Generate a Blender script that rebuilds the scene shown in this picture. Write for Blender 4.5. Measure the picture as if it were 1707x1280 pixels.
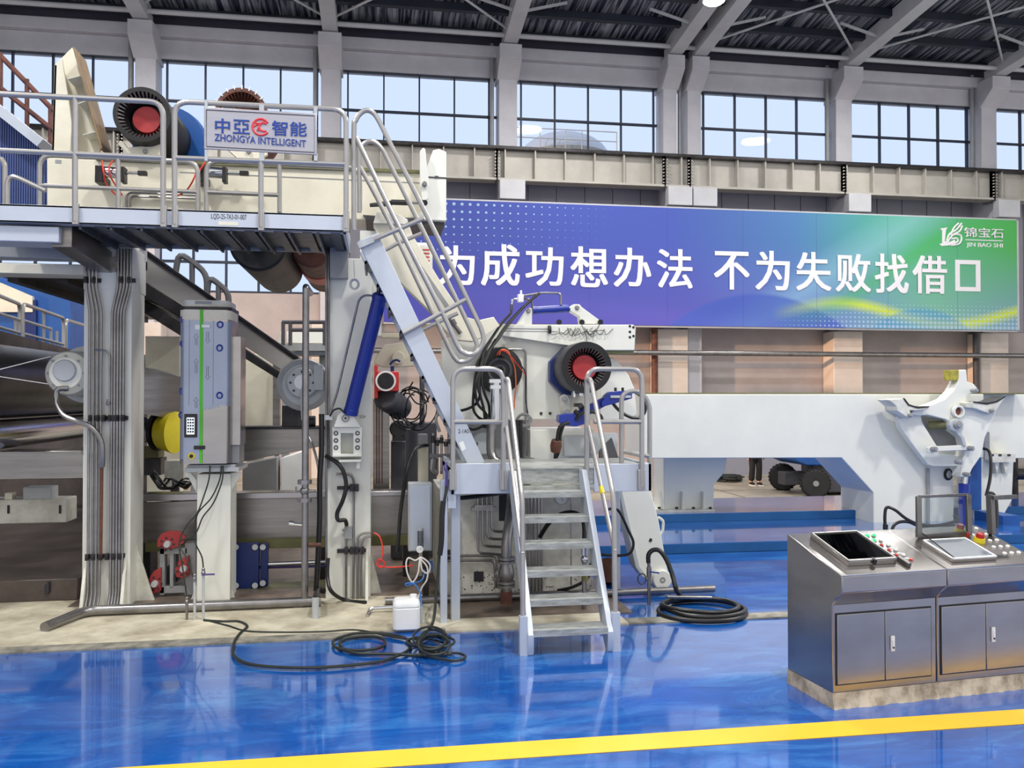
import bpy, bmesh, math, random
from mathutils import Vector, Matrix
SC = bpy.context.scene
COL = SC.collection
for _o in list(bpy.data.objects):
    bpy.data.objects.remove(_o)
rad = math.radians
random.seed(4)

# ------------------------------------------------------------------ camera
FPX, YAW, PITCH, HCAM = 1400.0, rad(8.92), rad(0.82), 2.0
cd = bpy.data.cameras.new('camera')
cd.sensor_width = 36.0
cd.lens = FPX / 1707 * 36.0
cd.clip_end = 300
cam = bpy.data.objects.new('camera', cd)
COL.objects.link(cam)
cam.location = (0, 0, HCAM)
cam.rotation_euler = (rad(90) + PITCH, 0, -YAW)
SC.camera = cam

# ------------------------------------------------------------------ world: pale evening sky, brighter towards the open side of the hall
wd = bpy.data.worlds.new('sky')
SC.world = wd
wd.use_nodes = True
nt = wd.node_tree
nt.nodes.clear()
tc = nt.nodes.new('ShaderNodeTexCoord')
sep = nt.nodes.new('ShaderNodeSeparateXYZ')
nt.links.new(tc.outputs['Generated'], sep.inputs[0])
mr = nt.nodes.new('ShaderNodeMapRange')
mr.inputs['From Min'].default_value = 0.5
mr.inputs['From Max'].default_value = -0.6
nt.links.new(sep.outputs['Y'], mr.inputs['Value'])
mix = nt.nodes.new('ShaderNodeMix')
mix.data_type = 'RGBA'
nt.links.new(mr.outputs[0], mix.inputs['Factor'])
mix.inputs['A'].default_value = (0.82, 0.89, 1.10, 1)
mix.inputs['B'].default_value = (1.06, 1.04, 1.02, 1)
bg = nt.nodes.new('ShaderNodeBackground')
nt.links.new(mix.outputs['Result'], bg.inputs['Color'])
bg.inputs['Strength'].default_value = 1.0
wo = nt.nodes.new('ShaderNodeOutputWorld')
nt.links.new(bg.outputs[0], wo.inputs[0])

# low warm sun coming along the far wall from the left
sun_d = bpy.data.lights.new('low_sun', 'SUN')
sun_d.energy = 2.6
sun_d.color = (1.0, 0.62, 0.36)
sun_d.angle = rad(1.0)
sun = bpy.data.objects.new('low_sun', sun_d)
COL.objects.link(sun)
sun.rotation_euler = Vector((0.93, 0.36, -0.10)).to_track_quat('-Z', 'Y').to_euler()
sun.location = (-30, 0, 12)

# the hall's high-bay lamps
for lx, ly, e in ((-6, 3, 950), (3, 2, 950), (11, 4, 950), (-8, 13, 800), (2.5, 13.5, 800), (13, 13, 800), (-6, 23, 500), (6, 22.5, 500), (16, 22.5, 500)):
    ld = bpy.data.lights.new('high_bay_light', 'AREA')
    ld.shape = 'DISK'
    ld.size = 1.2
    ld.energy = e
    ld.color = (1.0, 0.97, 0.93)
    lo = bpy.data.objects.new('high_bay_light', ld)
    COL.objects.link(lo)
    lo.location = (lx, ly, 13.0)

vs = SC.view_settings
vs.view_transform = 'Standard'
vs.look = 'None'
vs.exposure = 0.02
vs.gamma = 1.0
vs.use_curve_mapping = False

# ------------------------------------------------------------------ photo frame -> place
_fw = Vector((math.sin(YAW) * math.cos(PITCH), math.cos(YAW) * math.cos(PITCH), math.sin(PITCH)))
_rt = Vector((math.cos(YAW), -math.sin(YAW), 0))
_up = _rt.cross(_fw)


def ray(px, py):
    return _fw + _rt * ((px - 853.5) / FPX) + _up * ((640 - py) / FPX)


def W(px, py, Y):
    d = ray(px, py)
    return Vector((0, 0, HCAM)) + d * (Y / d.y)


def WZ(px, py, z=0.0):
    d = ray(px, py)
    return Vector((0, 0, HCAM)) + d * ((z - HCAM) / d.z)


def pts(L, Y):
    return [(W(a, b, Y).x, W(a, b, Y).z) for a, b in L]


def zoomed(L, ox, oy, s):
    return [(ox + a / s, oy + b / s) for a, b in L]


# ------------------------------------------------------------------ materials
def lin(c):
    out = []
    for v in c:
        v /= 255.0
        out.append(v / 12.92 if v <= 0.04045 else ((v + 0.055) / 1.055) ** 2.4)
    return tuple(out)


MATS = {}


def mat(name, c, rough=0.45, metal=0.0, var=0.12, scale=3.0, bump=0.0, bscale=40.0, c2=None, coat=0.0, stretch=None, spec=0.5):
    m = bpy.data.materials.new(name)
    m.use_nodes = True
    t = m.node_tree
    b = t.nodes['Principled BSDF']
    c = lin(c)
    c2 = lin(c2) if c2 else tuple(v * (1 - var * 2.2) for v in c)
    tcn = t.nodes.new('ShaderNodeTexCoord')
    src = tcn.outputs['Object']
    if stretch:
        mp = t.nodes.new('ShaderNodeMapping')
        mp.inputs['Scale'].default_value = stretch
        t.links.new(src, mp.inputs['Vector'])
        src = mp.outputs[0]
    n = t.nodes.new('ShaderNodeTexNoise')
    n.inputs['Scale'].default_value = scale
    n.inputs['Detail'].default_value = 6
    n.inputs['Roughness'].default_value = 0.65
    t.links.new(src, n.inputs['Vector'])
    r = t.nodes.new('ShaderNodeValToRGB')
    r.color_ramp.elements[0].position = 0.32
    r.color_ramp.elements[1].position = 0.62
    r.color_ramp.elements[0].color = (*c2, 1)
    r.color_ramp.elements[1].color = (*c, 1)
    t.links.new(n.outputs['Fac'], r.inputs['Fac'])
    t.links.new(r.outputs['Color'], b.inputs['Base Color'])
    mrr = t.nodes.new('ShaderNodeMapRange')
    mrr.inputs['To Min'].default_value = min(1, rough * 1.25)
    mrr.inputs['To Max'].default_value = rough * 0.85
    t.links.new(n.outputs['Fac'], mrr.inputs['Value'])
    t.links.new(mrr.outputs[0], b.inputs['Roughness'])
    b.inputs['Metallic'].default_value = metal
    b.inputs['Specular IOR Level'].default_value = spec
    b.inputs['Coat Weight'].default_value = coat
    if bump:
        n2 = t.nodes.new('ShaderNodeTexNoise')
        n2.inputs['Scale'].default_value = bscale
        n2.inputs['Detail'].default_value = 4
        t.links.new(src, n2.inputs['Vector'])
        bp = t.nodes.new('ShaderNodeBump')
        bp.inputs['Strength'].default_value = bump
        bp.inputs['Distance'].default_value = 0.02
        t.links.new(n2.outputs['Fac'], bp.inputs['Height'])
        t.links.new(bp.outputs[0], b.inputs['Normal'])
    MATS[name] = m
    return m


def glass(name, tint=(0.9, 0.95, 1.0), refl=0.12, rough=0.02):
    m = bpy.data.materials.new(name)
    m.use_nodes = True
    t = m.node_tree
    t.nodes.clear()
    a = t.nodes.new('ShaderNodeBsdfTransparent')
    a.inputs['Color'].default_value = (*tint, 1)
    g = t.nodes.new('ShaderNodeBsdfGlossy')
    g.inputs['Roughness'].default_value = rough
    fr = t.nodes.new('ShaderNodeLayerWeight')
    fr.inputs['Blend'].default_value = refl
    mx = t.nodes.new('ShaderNodeMixShader')
    t.links.new(fr.outputs['Fresnel'], mx.inputs[0])
    t.links.new(a.outputs[0], mx.inputs[1])
    t.links.new(g.outputs[0], mx.inputs[2])
    o = t.nodes.new('ShaderNodeOutputMaterial')
    t.links.new(mx.outputs[0], o.inputs[0])
    MATS[name] = m
    return m


def emit(name, c, s):
    m = bpy.data.materials.new(name)
    m.use_nodes = True
    b = m.node_tree.nodes['Principled BSDF']
    b.inputs['Base Color'].default_value = (*lin(c), 1)
    b.inputs['Emission Color'].default_value = (*lin(c), 1)
    b.inputs['Emission Strength'].default_value = s
    MATS[name] = m
    return m


mat('white_paint', (228, 229, 220), 0.36, var=0.05, scale=0.8, c2=(217, 218, 210))
mat('worn_white', (222, 222, 212), 0.45, scale=5, c2=(186, 184, 172))
mat('cream_paint', (228, 224, 205), 0.42, var=0.05, scale=2, c2=(212, 206, 186))
mat('fascia', (194, 202, 214), 0.38, metal=0.25, var=0.04, scale=1.2)
mat('rail', (172, 170, 168), 0.3, metal=0.55, var=0.05, scale=6)
mat('tread', (182, 186, 184), 0.45, metal=0.35, scale=9, c2=(140, 142, 136), stretch=(1, 4, 4))
mat('checker', (92, 98, 108), 0.4, metal=0.6, scale=9, var=0.2)
mat('steel', (118, 116, 116), 0.32, metal=0.85, scale=3, var=0.2, stretch=(1, 1, 0.3))
mat('pipe_steel', (150, 148, 148), 0.28, metal=0.85, scale=5, var=0.15)
mat('dark_steel', (64, 62, 64), 0.4, metal=0.7, scale=4, var=0.25)
mat('console_steel', (166, 162, 160), 0.22, metal=0.92, scale=1.2, var=0.1, stretch=(1, 1, 3))
mat('screen_grey', (112, 120, 130), 0.3, scale=2, var=0.12)
mat('screen_dark', (58, 62, 68), 0.15, scale=2, var=0.2)
mat('stainless', (168, 165, 164), 0.24, metal=0.95, scale=1.2, var=0.07, stretch=(1, 1, 3))
mat('brushed', (150, 146, 142), 0.3, metal=0.9, scale=2.2, var=0.16, stretch=(0.4, 0.4, 5))
mat('film', (156, 166, 186), 0.28, metal=0.5, scale=1.5, var=0.05)
mat('chrome', (205, 208, 214), 0.16, metal=1.0, var=0.03)
mat('dark_roll', (72, 70, 74), 0.3, metal=0.85, var=0.08)
mat('oily', (96, 86, 82), 0.22, metal=0.3, scale=1.5, c2=(60, 54, 54))
mat('rubber', (13, 13, 16), 0.5, var=0.1)
mat('hose', (22, 22, 24), 0.38, var=0.1)
mat('cable', (38, 44, 40), 0.5, var=0.2)
mat('black_plastic', (30, 30, 34), 0.4)
mat('blue_paint', (26, 50, 148), 0.3, var=0.08)
mat('deep_blue', (14, 40, 104), 0.4, var=0.1)
mat('riser_blue', (10, 82, 138), 0.4, var=0.08)
mat('red_dark', (164, 48, 50), 0.5, var=0.15)
mat('mid_blue', (28, 84, 158), 0.42, var=0.08)
mat('clad_blue', (72, 92, 150), 0.45, var=0.08)
mat('red_paint', (196, 48, 44), 0.4, var=0.1)
mat('core_red', (188, 52, 56), 0.5, var=0.12)
mat('red_hose', (226, 58, 44), 0.4, var=0.05)
mat('orange_hose', (228, 118, 66), 0.4, var=0.05)
mat('rust', (112, 66, 52), 0.6, scale=7, c2=(72, 44, 38))
mat('brown_board', (150, 122, 84), 0.5, scale=4, c2=(96, 82, 66), stretch=(3, 3, 0.5))
mat('yellow', (226, 208, 36), 0.45, var=0.05)
mat('olive_yellow', (190, 180, 70), 0.5, scale=8, c2=(130, 122, 50))
mat('olive', (112, 112, 70), 0.5, var=0.15)
mat('grey_paint', (150, 152, 154), 0.42, var=0.08)
mat('light_grey', (182, 187, 190), 0.4, var=0.05)
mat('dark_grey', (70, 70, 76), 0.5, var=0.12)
mat('plastic_white', (236, 238, 238), 0.4, var=0.03)
mat('white_hose', (236, 232, 228), 0.4, var=0.04)
mat('light_blue_hose', (60, 130, 220), 0.4, var=0.04)
mat('purple_cable', (74, 62, 130), 0.45, var=0.05)
mat('green_tape', (78, 190, 40), 0.45, var=0.03)
mat('letter_white', (244, 240, 246), 0.6, var=0.01)
mat('letter_blue', (24, 62, 150), 0.5, var=0.02)
mat('letter_red', (226, 62, 72), 0.5, var=0.02)
mat('ink', (40, 40, 46), 0.6, var=0.02)
mat('sign_face', (178, 178, 188), 0.3, metal=0.5, var=0.04, stretch=(1, 1, 12))
mat('wall_concrete', (184, 174, 172), 0.75, scale=0.5, c2=(164, 154, 154))
mat('pier_sunlit_cream', (222, 212, 204), 0.7, scale=0.6, c2=(202, 190, 182))
mat('wall_panel', (154, 152, 164), 0.6, scale=0.5, var=0.06)
mat('column_concrete', (196, 195, 202), 0.6, scale=1.2, var=0.06)
mat('girder_paint', (196, 197, 202), 0.5, scale=1.2, var=0.06)
mat('girder_cream', (186, 182, 174), 0.5, scale=0.8, var=0.1)
mat('roof_grey', (84, 80, 94), 0.6, scale=0.6, var=0.1)
mat('roof_dark', (34, 40, 56), 0.45, scale=0.8, var=0.25)
mat('mullion', (36, 44, 64), 0.5, var=0.05)
mat('cream_floor', (206, 200, 178), 0.6, scale=2.2, c2=(150, 140, 118), bump=0.1, bscale=12)
mat('brown_floor', (118, 104, 92), 0.4, scale=2.4, c2=(70, 60, 54))
mat('joint_grey', (150, 146, 134), 0.7, scale=6, c2=(84, 84, 80))
mat('grey_floor', (178, 168, 150), 0.5, scale=0.8, c2=(140, 132, 118))
mat('plinth_worn', (204, 190, 166), 0.75, scale=7, c2=(120, 104, 84))
mat('line_yellow', (244, 190, 48), 0.35, scale=3, var=0.03)
mat('tyre', (34, 34, 36), 0.7, var=0.1)
mat('cloth_black', (22, 22, 28), 0.8, var=0.1)
mat('skin', (206, 160, 132), 0.6, var=0.05)
mat('hair', (18, 16, 16), 0.6)
mat('tank_steel', (186, 192, 204), 0.4, metal=0.4, var=0.05, scale=0.4)
mat('button_red', (190, 36, 30), 0.35)
mat('button_white', (240, 240, 236), 0.35)
emit('lamp_glow', (255, 250, 235), 12.0)
emit('button_green', (40, 220, 110), 0.9)
emit('screen', (225, 235, 240), 0.7)
glass('window_glass')
glass('lid_glass', (0.86, 0.9, 0.92), 0.25)
glass('filter_glass', (0.8, 0.84, 0.86), 0.3)


def floor_mat():
    m = bpy.data.materials.new('blue_epoxy')
    m.use_nodes = True
    t = m.node_tree
    b = t.nodes['Principled BSDF']
    tcn = t.nodes.new('ShaderNodeTexCoord')
    mp = t.nodes.new('ShaderNodeMapping')
    mp.inputs['Scale'].default_value = (0.8, 2.2, 1)
    t.links.new(tcn.outputs['Object'], mp.inputs[0])
    n = t.nodes.new('ShaderNodeTexNoise')
    n.inputs['Scale'].default_value = 1.6
    n.inputs['Detail'].default_value = 8
    n.inputs['Roughness'].default_value = 0.7
    n.inputs['Distortion'].default_value = 0.8
    t.links.new(mp.outputs[0], n.inputs['Vector'])
    r = t.nodes.new('ShaderNodeValToRGB')
    e = r.color_ramp.elements
    e[0].position, e[0].color = 0.3, (*lin((2, 62, 140)), 1)
    e[1].position, e[1].color = 0.72, (*lin((60, 128, 198)), 1)
    x = e.new(0.5)
    x.color = (*lin((10, 84, 168)), 1)
    t.links.new(n.outputs['Fac'], r.inputs[0])
    t.links.new(r.outputs[0], b.inputs['Base Color'])
    b.inputs['Roughness'].default_value = 0.16
    b.inputs['Coat Weight'].default_value = 1.0
    b.inputs['Coat Roughness'].default_value = 0.05
    n2 = t.nodes.new('ShaderNodeTexNoise')
    n2.inputs['Scale'].default_value = 2.5
    n2.inputs['Detail'].default_value = 2
    t.links.new(mp.outputs[0], n2.inputs['Vector'])
    bp = t.nodes.new('ShaderNodeBump')
    bp.inputs['Strength'].default_value = 0.12
    bp.inputs['Distance'].default_value = 0.02
    t.links.new(n2.outputs[0], bp.inputs['Height'])
    t.links.new(bp.outputs[0], b.inputs['Normal'])
    MATS['blue_epoxy'] = m


floor_mat()


def roof_mat():
    m = bpy.data.materials.new('foil_roof')
    m.use_nodes = True
    t = m.node_tree
    b = t.nodes['Principled BSDF']
    tcn = t.nodes.new('ShaderNodeTexCoord')
    mp = t.nodes.new('ShaderNodeMapping')
    mp.inputs['Scale'].default_value = (3.0, 0.12, 1)
    t.links.new(tcn.outputs['Object'], mp.inputs[0])
    n = t.nodes.new('ShaderNodeTexNoise')
    n.inputs['Scale'].default_value = 2.0
    n.inputs['Detail'].default_value = 5
    n.inputs['Distortion'].default_value = 1.2
    t.links.new(mp.outputs[0], n.inputs['Vector'])
    r = t.nodes.new('ShaderNodeValToRGB')
    r.color_ramp.elements[0].position, r.color_ramp.elements[0].color = 0.44, (*lin((40, 48, 70)), 1)
    r.color_ramp.elements[1].position, r.color_ramp.elements[1].color = 0.66, (*lin((196, 198, 208)), 1)
    t.links.new(n.outputs[0], r.inputs[0])
    t.links.new(r.outputs[0], b.inputs['Base Color'])
    b.inputs['Metallic'].default_value = 0.7
    b.inputs['Roughness'].default_value = 0.35
    bp = t.nodes.new('ShaderNodeBump')
    bp.inputs['Strength'].default_value = 0.6
    bp.inputs['Distance'].default_value = 0.1
    t.links.new(n.outputs[0], bp.inputs['Height'])
    t.links.new(bp.outputs[0], b.inputs['Normal'])
    MATS['foil_roof'] = m


roof_mat()


# ------------------------------------------------------------------ mesh builder
class MB:
    def __init__(self):
        self.v = []
        self.f = []

    def add(self, vs, fs):
        o = len(self.v)
        self.v += [Vector(p) for p in vs]
        self.f += [tuple(i + o for i in q) for q in fs]
        return self

    def box(self, x0, x1, y0, y1, z0, z1):
        if x0 > x1: x0, x1 = x1, x0
        if z0 > z1: z0, z1 = z1, z0
        if y0 > y1: y0, y1 = y1, y0
        return self.add([(x0, y0, z0), (x1, y0, z0), (x1, y1, z0), (x0, y1, z0), (x0, y0, z1), (x1, y0, z1), (x1, y1, z1), (x0, y1, z1)],
                        [(0, 3, 2, 1), (4, 5, 6, 7), (0, 1, 5, 4), (1, 2, 6, 5), (2, 3, 7, 6), (3, 0, 4, 7)])

    def pbox(self, px0, py0, px1, py1, Y, d):
        a, b = W(px0, py0, Y), W(px1, py1, Y)
        return self.box(a.x, b.x, Y, Y + d, b.z, a.z)

    def bar(self, p0, p1, w, h, upv=(0, 0, 1)):
        """a straight bar of rectangular section w (sideways) x h (along upv)"""
        p0, p1 = Vector(p0), Vector(p1)
        d = (p1 - p0).normalized()
        u = Vector(upv)
        s = d.cross(u)
        if s.length < 1e-4:
            s = d.cross(Vector((0, 1, 0)))
        s.normalize()
        u = s.cross(d).normalized()
        vs = []
        for p in (p0, p1):
            for a, b in ((-1, -1), (1, -1), (1, 1), (-1, 1)):
                vs.append(p + s * (a * w / 2) + u * (b * h / 2))
        return self.add(vs, [(0, 1, 2, 3), (7, 6, 5, 4), (0, 4, 5, 1), (1, 5, 6, 2), (2, 6, 7, 3), (3, 7, 4, 0)])

    def prism(self, poly, y0, y1):
        """outline given as (x, z), extruded along y"""
        n = len(poly)
        a = sum(poly[i][0] * poly[(i + 1) % n][1] - poly[(i + 1) % n][0] * poly[i][1] for i in range(n))
        if a < 0:
            poly = poly[::-1]
        vs = [(x, y0, z) for x, z in poly] + [(x, y1, z) for x, z in poly]
        fs = [tuple(range(n)), tuple(range(2 * n - 1, n - 1, -1))]
        fs += [(i, i + n, (i + 1) % n + n, (i + 1) % n) for i in range(n)]
        return self.add(vs, fs)

    def pprism(self, L, Y, d):
        return self.prism(pts(L, Y), Y, Y + d)

    def prism_x(self, poly, x0, x1):
        """outline given as (y, z), extruded along x"""
        n = len(poly)
        vs = [(x0, y, z) for y, z in poly] + [(x1, y, z) for y, z in poly]
        fs = [tuple(range(n)), tuple(range(2 * n - 1, n - 1, -1))]
        fs += [(i, i + n, (i + 1) % n + n, (i + 1) % n) for i in range(n)]
        return self.add(vs, fs)

    def lathe(self, p0, axis, prof, n=32, caps=True):
        """profile of (distance along axis, radius)"""
        p0, d = Vector(p0), Vector(axis).normalized()
        u = d.orthogonal().normalized()
        w = d.cross(u)
        vs, fs = [], []
        for h, r in prof:
            for i in range(n):
                t = 2 * math.pi * i / n
                vs.append(p0 + d * h + (u * math.cos(t) + w * math.sin(t)) * max(r, 1e-5))
        m = len(prof)
        for k in range(m - 1):
            for i in range(n):
                j = (i + 1) % n
                fs.append((k * n + i, k * n + j, (k + 1) * n + j, (k + 1) * n + i))
        if caps and prof[0][1] > 1e-4:
            fs.append(tuple(range(n - 1, -1, -1)))
        if caps and prof[-1][1] > 1e-4:
            fs.append(tuple((m - 1) * n + i for i in range(n)))
        return self.add(vs, fs)

    def cyl(self, p0, p1, r, n=20, r1=None):
        p0, p1 = Vector(p0), Vector(p1)
        L = (p1 - p0).length
        return self.lathe(p0, p1 - p0, [(0, r), (L, r if r1 is None else r1)], n)

    def ring(self, p0, axis, ro, ri, L, n=32):
        p0, d = Vector(p0), Vector(axis).normalized()
        u = d.orthogonal().normalized()
        w = d.cross(u)
        vs, fs = [], []
        for h, r in ((0, ri), (0, ro), (L, ro), (L, ri)):
            for i in range(n):
                t = 2 * math.pi * i / n
                vs.append(p0 + d * h + (u * math.cos(t) + w * math.sin(t)) * r)
        for k in range(4):
            for i in range(n):
                j = (i + 1) % n
                k2 = (k + 1) % 4
                fs.append((k * n + i, k * n + j, k2 * n + j, k2 * n + i))
        return self.add(vs, fs)

    def tube(self, P, r, n=10, smooth=0, closed=False):
        P = [Vector(p) for p in P]
        if smooth:
            P = crom(P, smooth, closed)
        m = len(P)
        vs, fs = [], []
        nrm = None
        for i, p in enumerate(P):
            if closed:
                t = (P[(i + 1) % m] - P[i - 1])
            else:
                t = P[min(i + 1, m - 1)] - P[max(i - 1, 0)]
            if t.length < 1e-9:
                t = Vector((0, 0, 1))
            t.normalize()
            if nrm is None:
                nrm = t.orthogonal().normalized()
            nrm = (nrm - t * nrm.dot(t))
            if nrm.length < 1e-6:
                nrm = t.orthogonal()
            nrm.normalize()
            b = t.cross(nrm)
            k = 1.0
            if 0 < i < m - 1:
                a1 = (P[i] - P[i - 1])
                a2 = (P[i + 1] - P[i])
                if a1.length > 1e-9 and a2.length > 1e-9:
                    c = max(0.4, math.cos(a1.angle(a2) / 2))
                    k = 1 / c if c > 0.9 else 1.0
            for q in range(n):
                a = 2 * math.pi * q / n
                vs.append(p + (nrm * math.cos(a) + b * math.sin(a)) * r * k)
        rng = m if closed else m - 1
        for i in range(rng):
            i2 = (i + 1) % m
            for q in range(n):
                q2 = (q + 1) % n
                fs.append((i * n + q, i * n + q2, i2 * n + q2, i2 * n + q))
        if not closed:
            fs.append(tuple(range(n - 1, -1, -1)))
            fs.append(tuple((m - 1) * n + q for q in range(n)))
        return self.add(vs, fs)

    def sphere(self, c, r, n=16, sz=1.0):
        return self.lathe(Vector(c) - Vector((0, 0, r * sz)), (0, 0, 1), [(r * sz - r * sz * math.cos(math.pi * k / n), r * math.sin(math.pi * k / n)) for k in range(n + 1)], n * 2)


def crom(P, k, closed=False):
    out = []
    m = len(P)
    rng = m if closed else m - 1
    for i in range(rng):
        if closed:
            a, b, c, d = P[i - 1], P[i], P[(i + 1) % m], P[(i + 2) % m]
        else:
            a, b, c, d = P[max(i - 1, 0)], P[i], P[i + 1], P[min(i + 2, m - 1)]
        for s in range(k):
            t = s / k
            out.append(0.5 * ((2 * b) + (c - a) * t + (2 * a - 5 * b + 4 * c - d) * t * t + (3 * b - a - 3 * c + d) * t ** 3))
    if not closed:
        out.append(P[-1])
    return out


def fillet(P, r, k=5):
    """round the corners of a polyline"""
    P = [Vector(p) for p in P]
    out = [P[0]]
    for i in range(1, len(P) - 1):
        a, b, c = P[i - 1], P[i], P[i + 1]
        ra = min(r, (a - b).length * 0.49, (c - b).length * 0.49)
        p, q = b + (a - b).normalized() * ra, b + (c - b).normalized() * ra
        for s in range(k + 1):
            t = s / k
            out.append(p * (1 - t) ** 2 + b * 2 * t * (1 - t) + q * t * t)
    out.append(P[-1])
    return out


ROOTLOC = {}


def tag(o, label, cat, group=None, kind=None):
    if label: o['label'] = label
    if cat: o['category'] = cat
    if group: o['group'] = group
    if kind: o['kind'] = kind
    return o


def link_mesh(name, mb, m, bevel=0.0):
    me = bpy.data.meshes.new(name)
    me.from_pydata([tuple(v) for v in mb.v], [], mb.f)
    me.validate()
    bm = bmesh.new()
    bm.from_mesh(me)
    bmesh.ops.recalc_face_normals(bm, faces=bm.faces)
    bm.to_mesh(me)
    bm.free()
    me.materials.append(MATS[m])
    for p in me.polygons:
        p.use_smooth = True
    try:
        me.set_sharp_from_angle(angle=rad(35))
    except Exception:
        pass
    o = bpy.data.objects.new(name, me)
    COL.objects.link(o)
    if bevel:
        b = o.modifiers.new('edge', 'BEVEL')
        b.width = bevel
        b.segments = 2
        b.limit_method = 'ANGLE'
        b.angle_limit = rad(40)
    return o


def thing(name, label, cat, loc, group=None, rotz=0.0, local=False):
    o = bpy.data.objects.new(name, None)
    COL.objects.link(o)
    o.location = loc
    o.rotation_euler = (0, 0, rotz)
    o.empty_display_size = 0.1
    ROOTLOC[o.name] = Vector((0, 0, 0)) if local else Vector(loc)
    return tag(o, label, cat, group)


def part(name, mb, m, parent, bevel=0.0, label=None):
    base = ROOTLOC[parent.name]
    q = MB()
    q.v = [v - base for v in mb.v]
    q.f = mb.f
    o = link_mesh(name, q, m, bevel)
    o.parent = parent
    ROOTLOC[o.name] = base
    if label: o['label'] = label
    return o


def solo(name, mb, m, label, cat, group=None, kind=None, bevel=0.0):
    xs = [v.x for v in mb.v]; ys = [v.y for v in mb.v]; zs = [v.z for v in mb.v]
    c = Vector(((min(xs) + max(xs)) / 2, (min(ys) + max(ys)) / 2, min(zs)))
    q = MB()
    q.v = [v - c for v in mb.v]
    q.f = mb.f
    o = link_mesh(name, q, m, bevel)
    o.location = c
    ROOTLOC[o.name] = c
    return tag(o, label, cat, group, kind)


def struct(name, mb, m, label=None, bevel=0.0):
    return solo(name, mb, m, label, None, None, 'structure', bevel)


def copy_thing(root, loc, label=None):
    r = root.copy()
    COL.objects.link(r)
    r.location = loc
    if label: r['label'] = label
    for ch in list(root.children):
        c = ch.copy()
        COL.objects.link(c)
        c.parent = r
        for g in ch.children:
            d = g.copy()
            COL.objects.link(d)
            d.parent = c
    return r


def text(body, x0, x1, z0, z1, Y, ext=0.004, bold=0.0, spacing=1.0, ex=(1, 0, 0), ey=(0, 0, 1), origin=None):
    """lettering fitted into the rectangle x0..x1, z0..z1 on the plane y = Y, facing the viewer"""
    c = bpy.data.curves.new('lettering', 'FONT')
    c.body = body
    c.space_character = spacing
    c.extrude = 0.02
    c.resolution_u = 3
    o = bpy.data.objects.new('lettering', c)
    COL.objects.link(o)
    bpy.context.view_layer.update()
    dg = bpy.context.evaluated_depsgraph_get()
    me = bpy.data.meshes.new_from_object(o.evaluated_get(dg))
    vs = [v.co.copy() for v in me.vertices]
    fs = [tuple(p.vertices) for p in me.polygons]
    bpy.data.objects.remove(o)
    bpy.data.meshes.remove(me)
    ax, bx = min(v.x for v in vs), max(v.x for v in vs)
    ay, by = min(v.y for v in vs), max(v.y for v in vs)
    mb = MB()
    EX, EY = Vector(ex), Vector(ey)
    EZ = EX.cross(EY)
    sh = bold * (z1 - z0)
    for n_, (dx, dz) in enumerate(((0, 0), (1, .6), (-1, .6), (1, -.6), (-1, -.6)) if bold else ((0, 0),)):
        out = []
        for v in vs:
            a = x0 + (v.x - ax) / (bx - ax) * (x1 - x0) + dx * sh
            b = z0 + (v.y - ay) / (by - ay) * (z1 - z0) + dz * sh
            d = (v.z + 0.02) / 0.04 * ext * (1 + n_ * .06)
            if origin is None:
                out.append(Vector((a, Y - d, b)))
            else:
                out.append(Vector(origin) + EX * a + EY * b + EZ * d)
        mb.add(out, fs)
    return mb


def ptext(body, px0, py0, px1, py1, Y, **k):
    a, b = W(px0, (py0 + py1) / 2, Y), W(px1, (py0 + py1) / 2, Y)
    pm = (px0 + px1) / 2
    return text(body, a.x, b.x, W(pm, py1, Y).z, W(pm, py0, Y).z, Y, **k)


def T(L):
    """list of (px, py, Y) -> points"""
    return [W(*q) for q in L]


def F(L, z=0.012):
    return [WZ(a, b, z) for a, b in L]




# ================================================================== SETTING
YW = 28.0          # front face of the far wall's columns
FZ = -0.65         # level of the concrete floor on the far side

struct('floor', MB().box(-16, 18, -7, 10.25, -0.4, 0.0), 'blue_epoxy')
struct('floor_concrete', MB().box(-26, 40, 13.75, 29.2, FZ - 0.3, FZ), 'grey_floor')
m = MB()
for x in (-9, -3, 3.2, 9.4, 15.6):
    m.box(x, x + 0.03, 13.9, 28.3, FZ, FZ + 0.004)
for y in (17.6, 22.4, 26.0):
    m.box(-20, 34, y, y + 0.03, FZ, FZ + 0.004)
struct('floor_joint', m, 'dark_grey')
# cream concrete apron the machine stands on, with a worn grey lip
struct('floor_apron', MB().box(-9, 0.55, 7.22, 8.95, 0, 0.016).box(0.55, 2.15, 7.12, 7.5, 0, 0.016), 'cream_floor')
struct('floor_lip', MB().box(-9, 0.02, 7.06, 7.22, 0, 0.014).box(2.15, 3.9, 7.12, 7.3, 0, 0.012), 'joint_grey')
struct('floor_inner', MB().box(0.55, 2.3, 7.5, 9.6, 0, 0.012), 'brown_floor')
a0, a1, b0, b1 = WZ(0, 1301), WZ(1760, 1181), WZ(0, 1336), WZ(1760, 1203)
struct('floor_stripe', MB().add([(a0.x - 3, 4.815, .001), (8, 4.815, .001), (8, 4.6, .001), (a0.x - 3, 4.6, .001), (a0.x - 3, 4.815, .004), (8, 4.815, .004), (8, 4.6, .004), (a0.x - 3, 4.6, .004)],
       [(0, 1, 2, 3), (7, 6, 5, 4), (0, 4, 5, 1), (1, 5, 6, 2), (2, 6, 7, 3), (3, 7, 4, 0)]), 'line_yellow')
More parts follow.
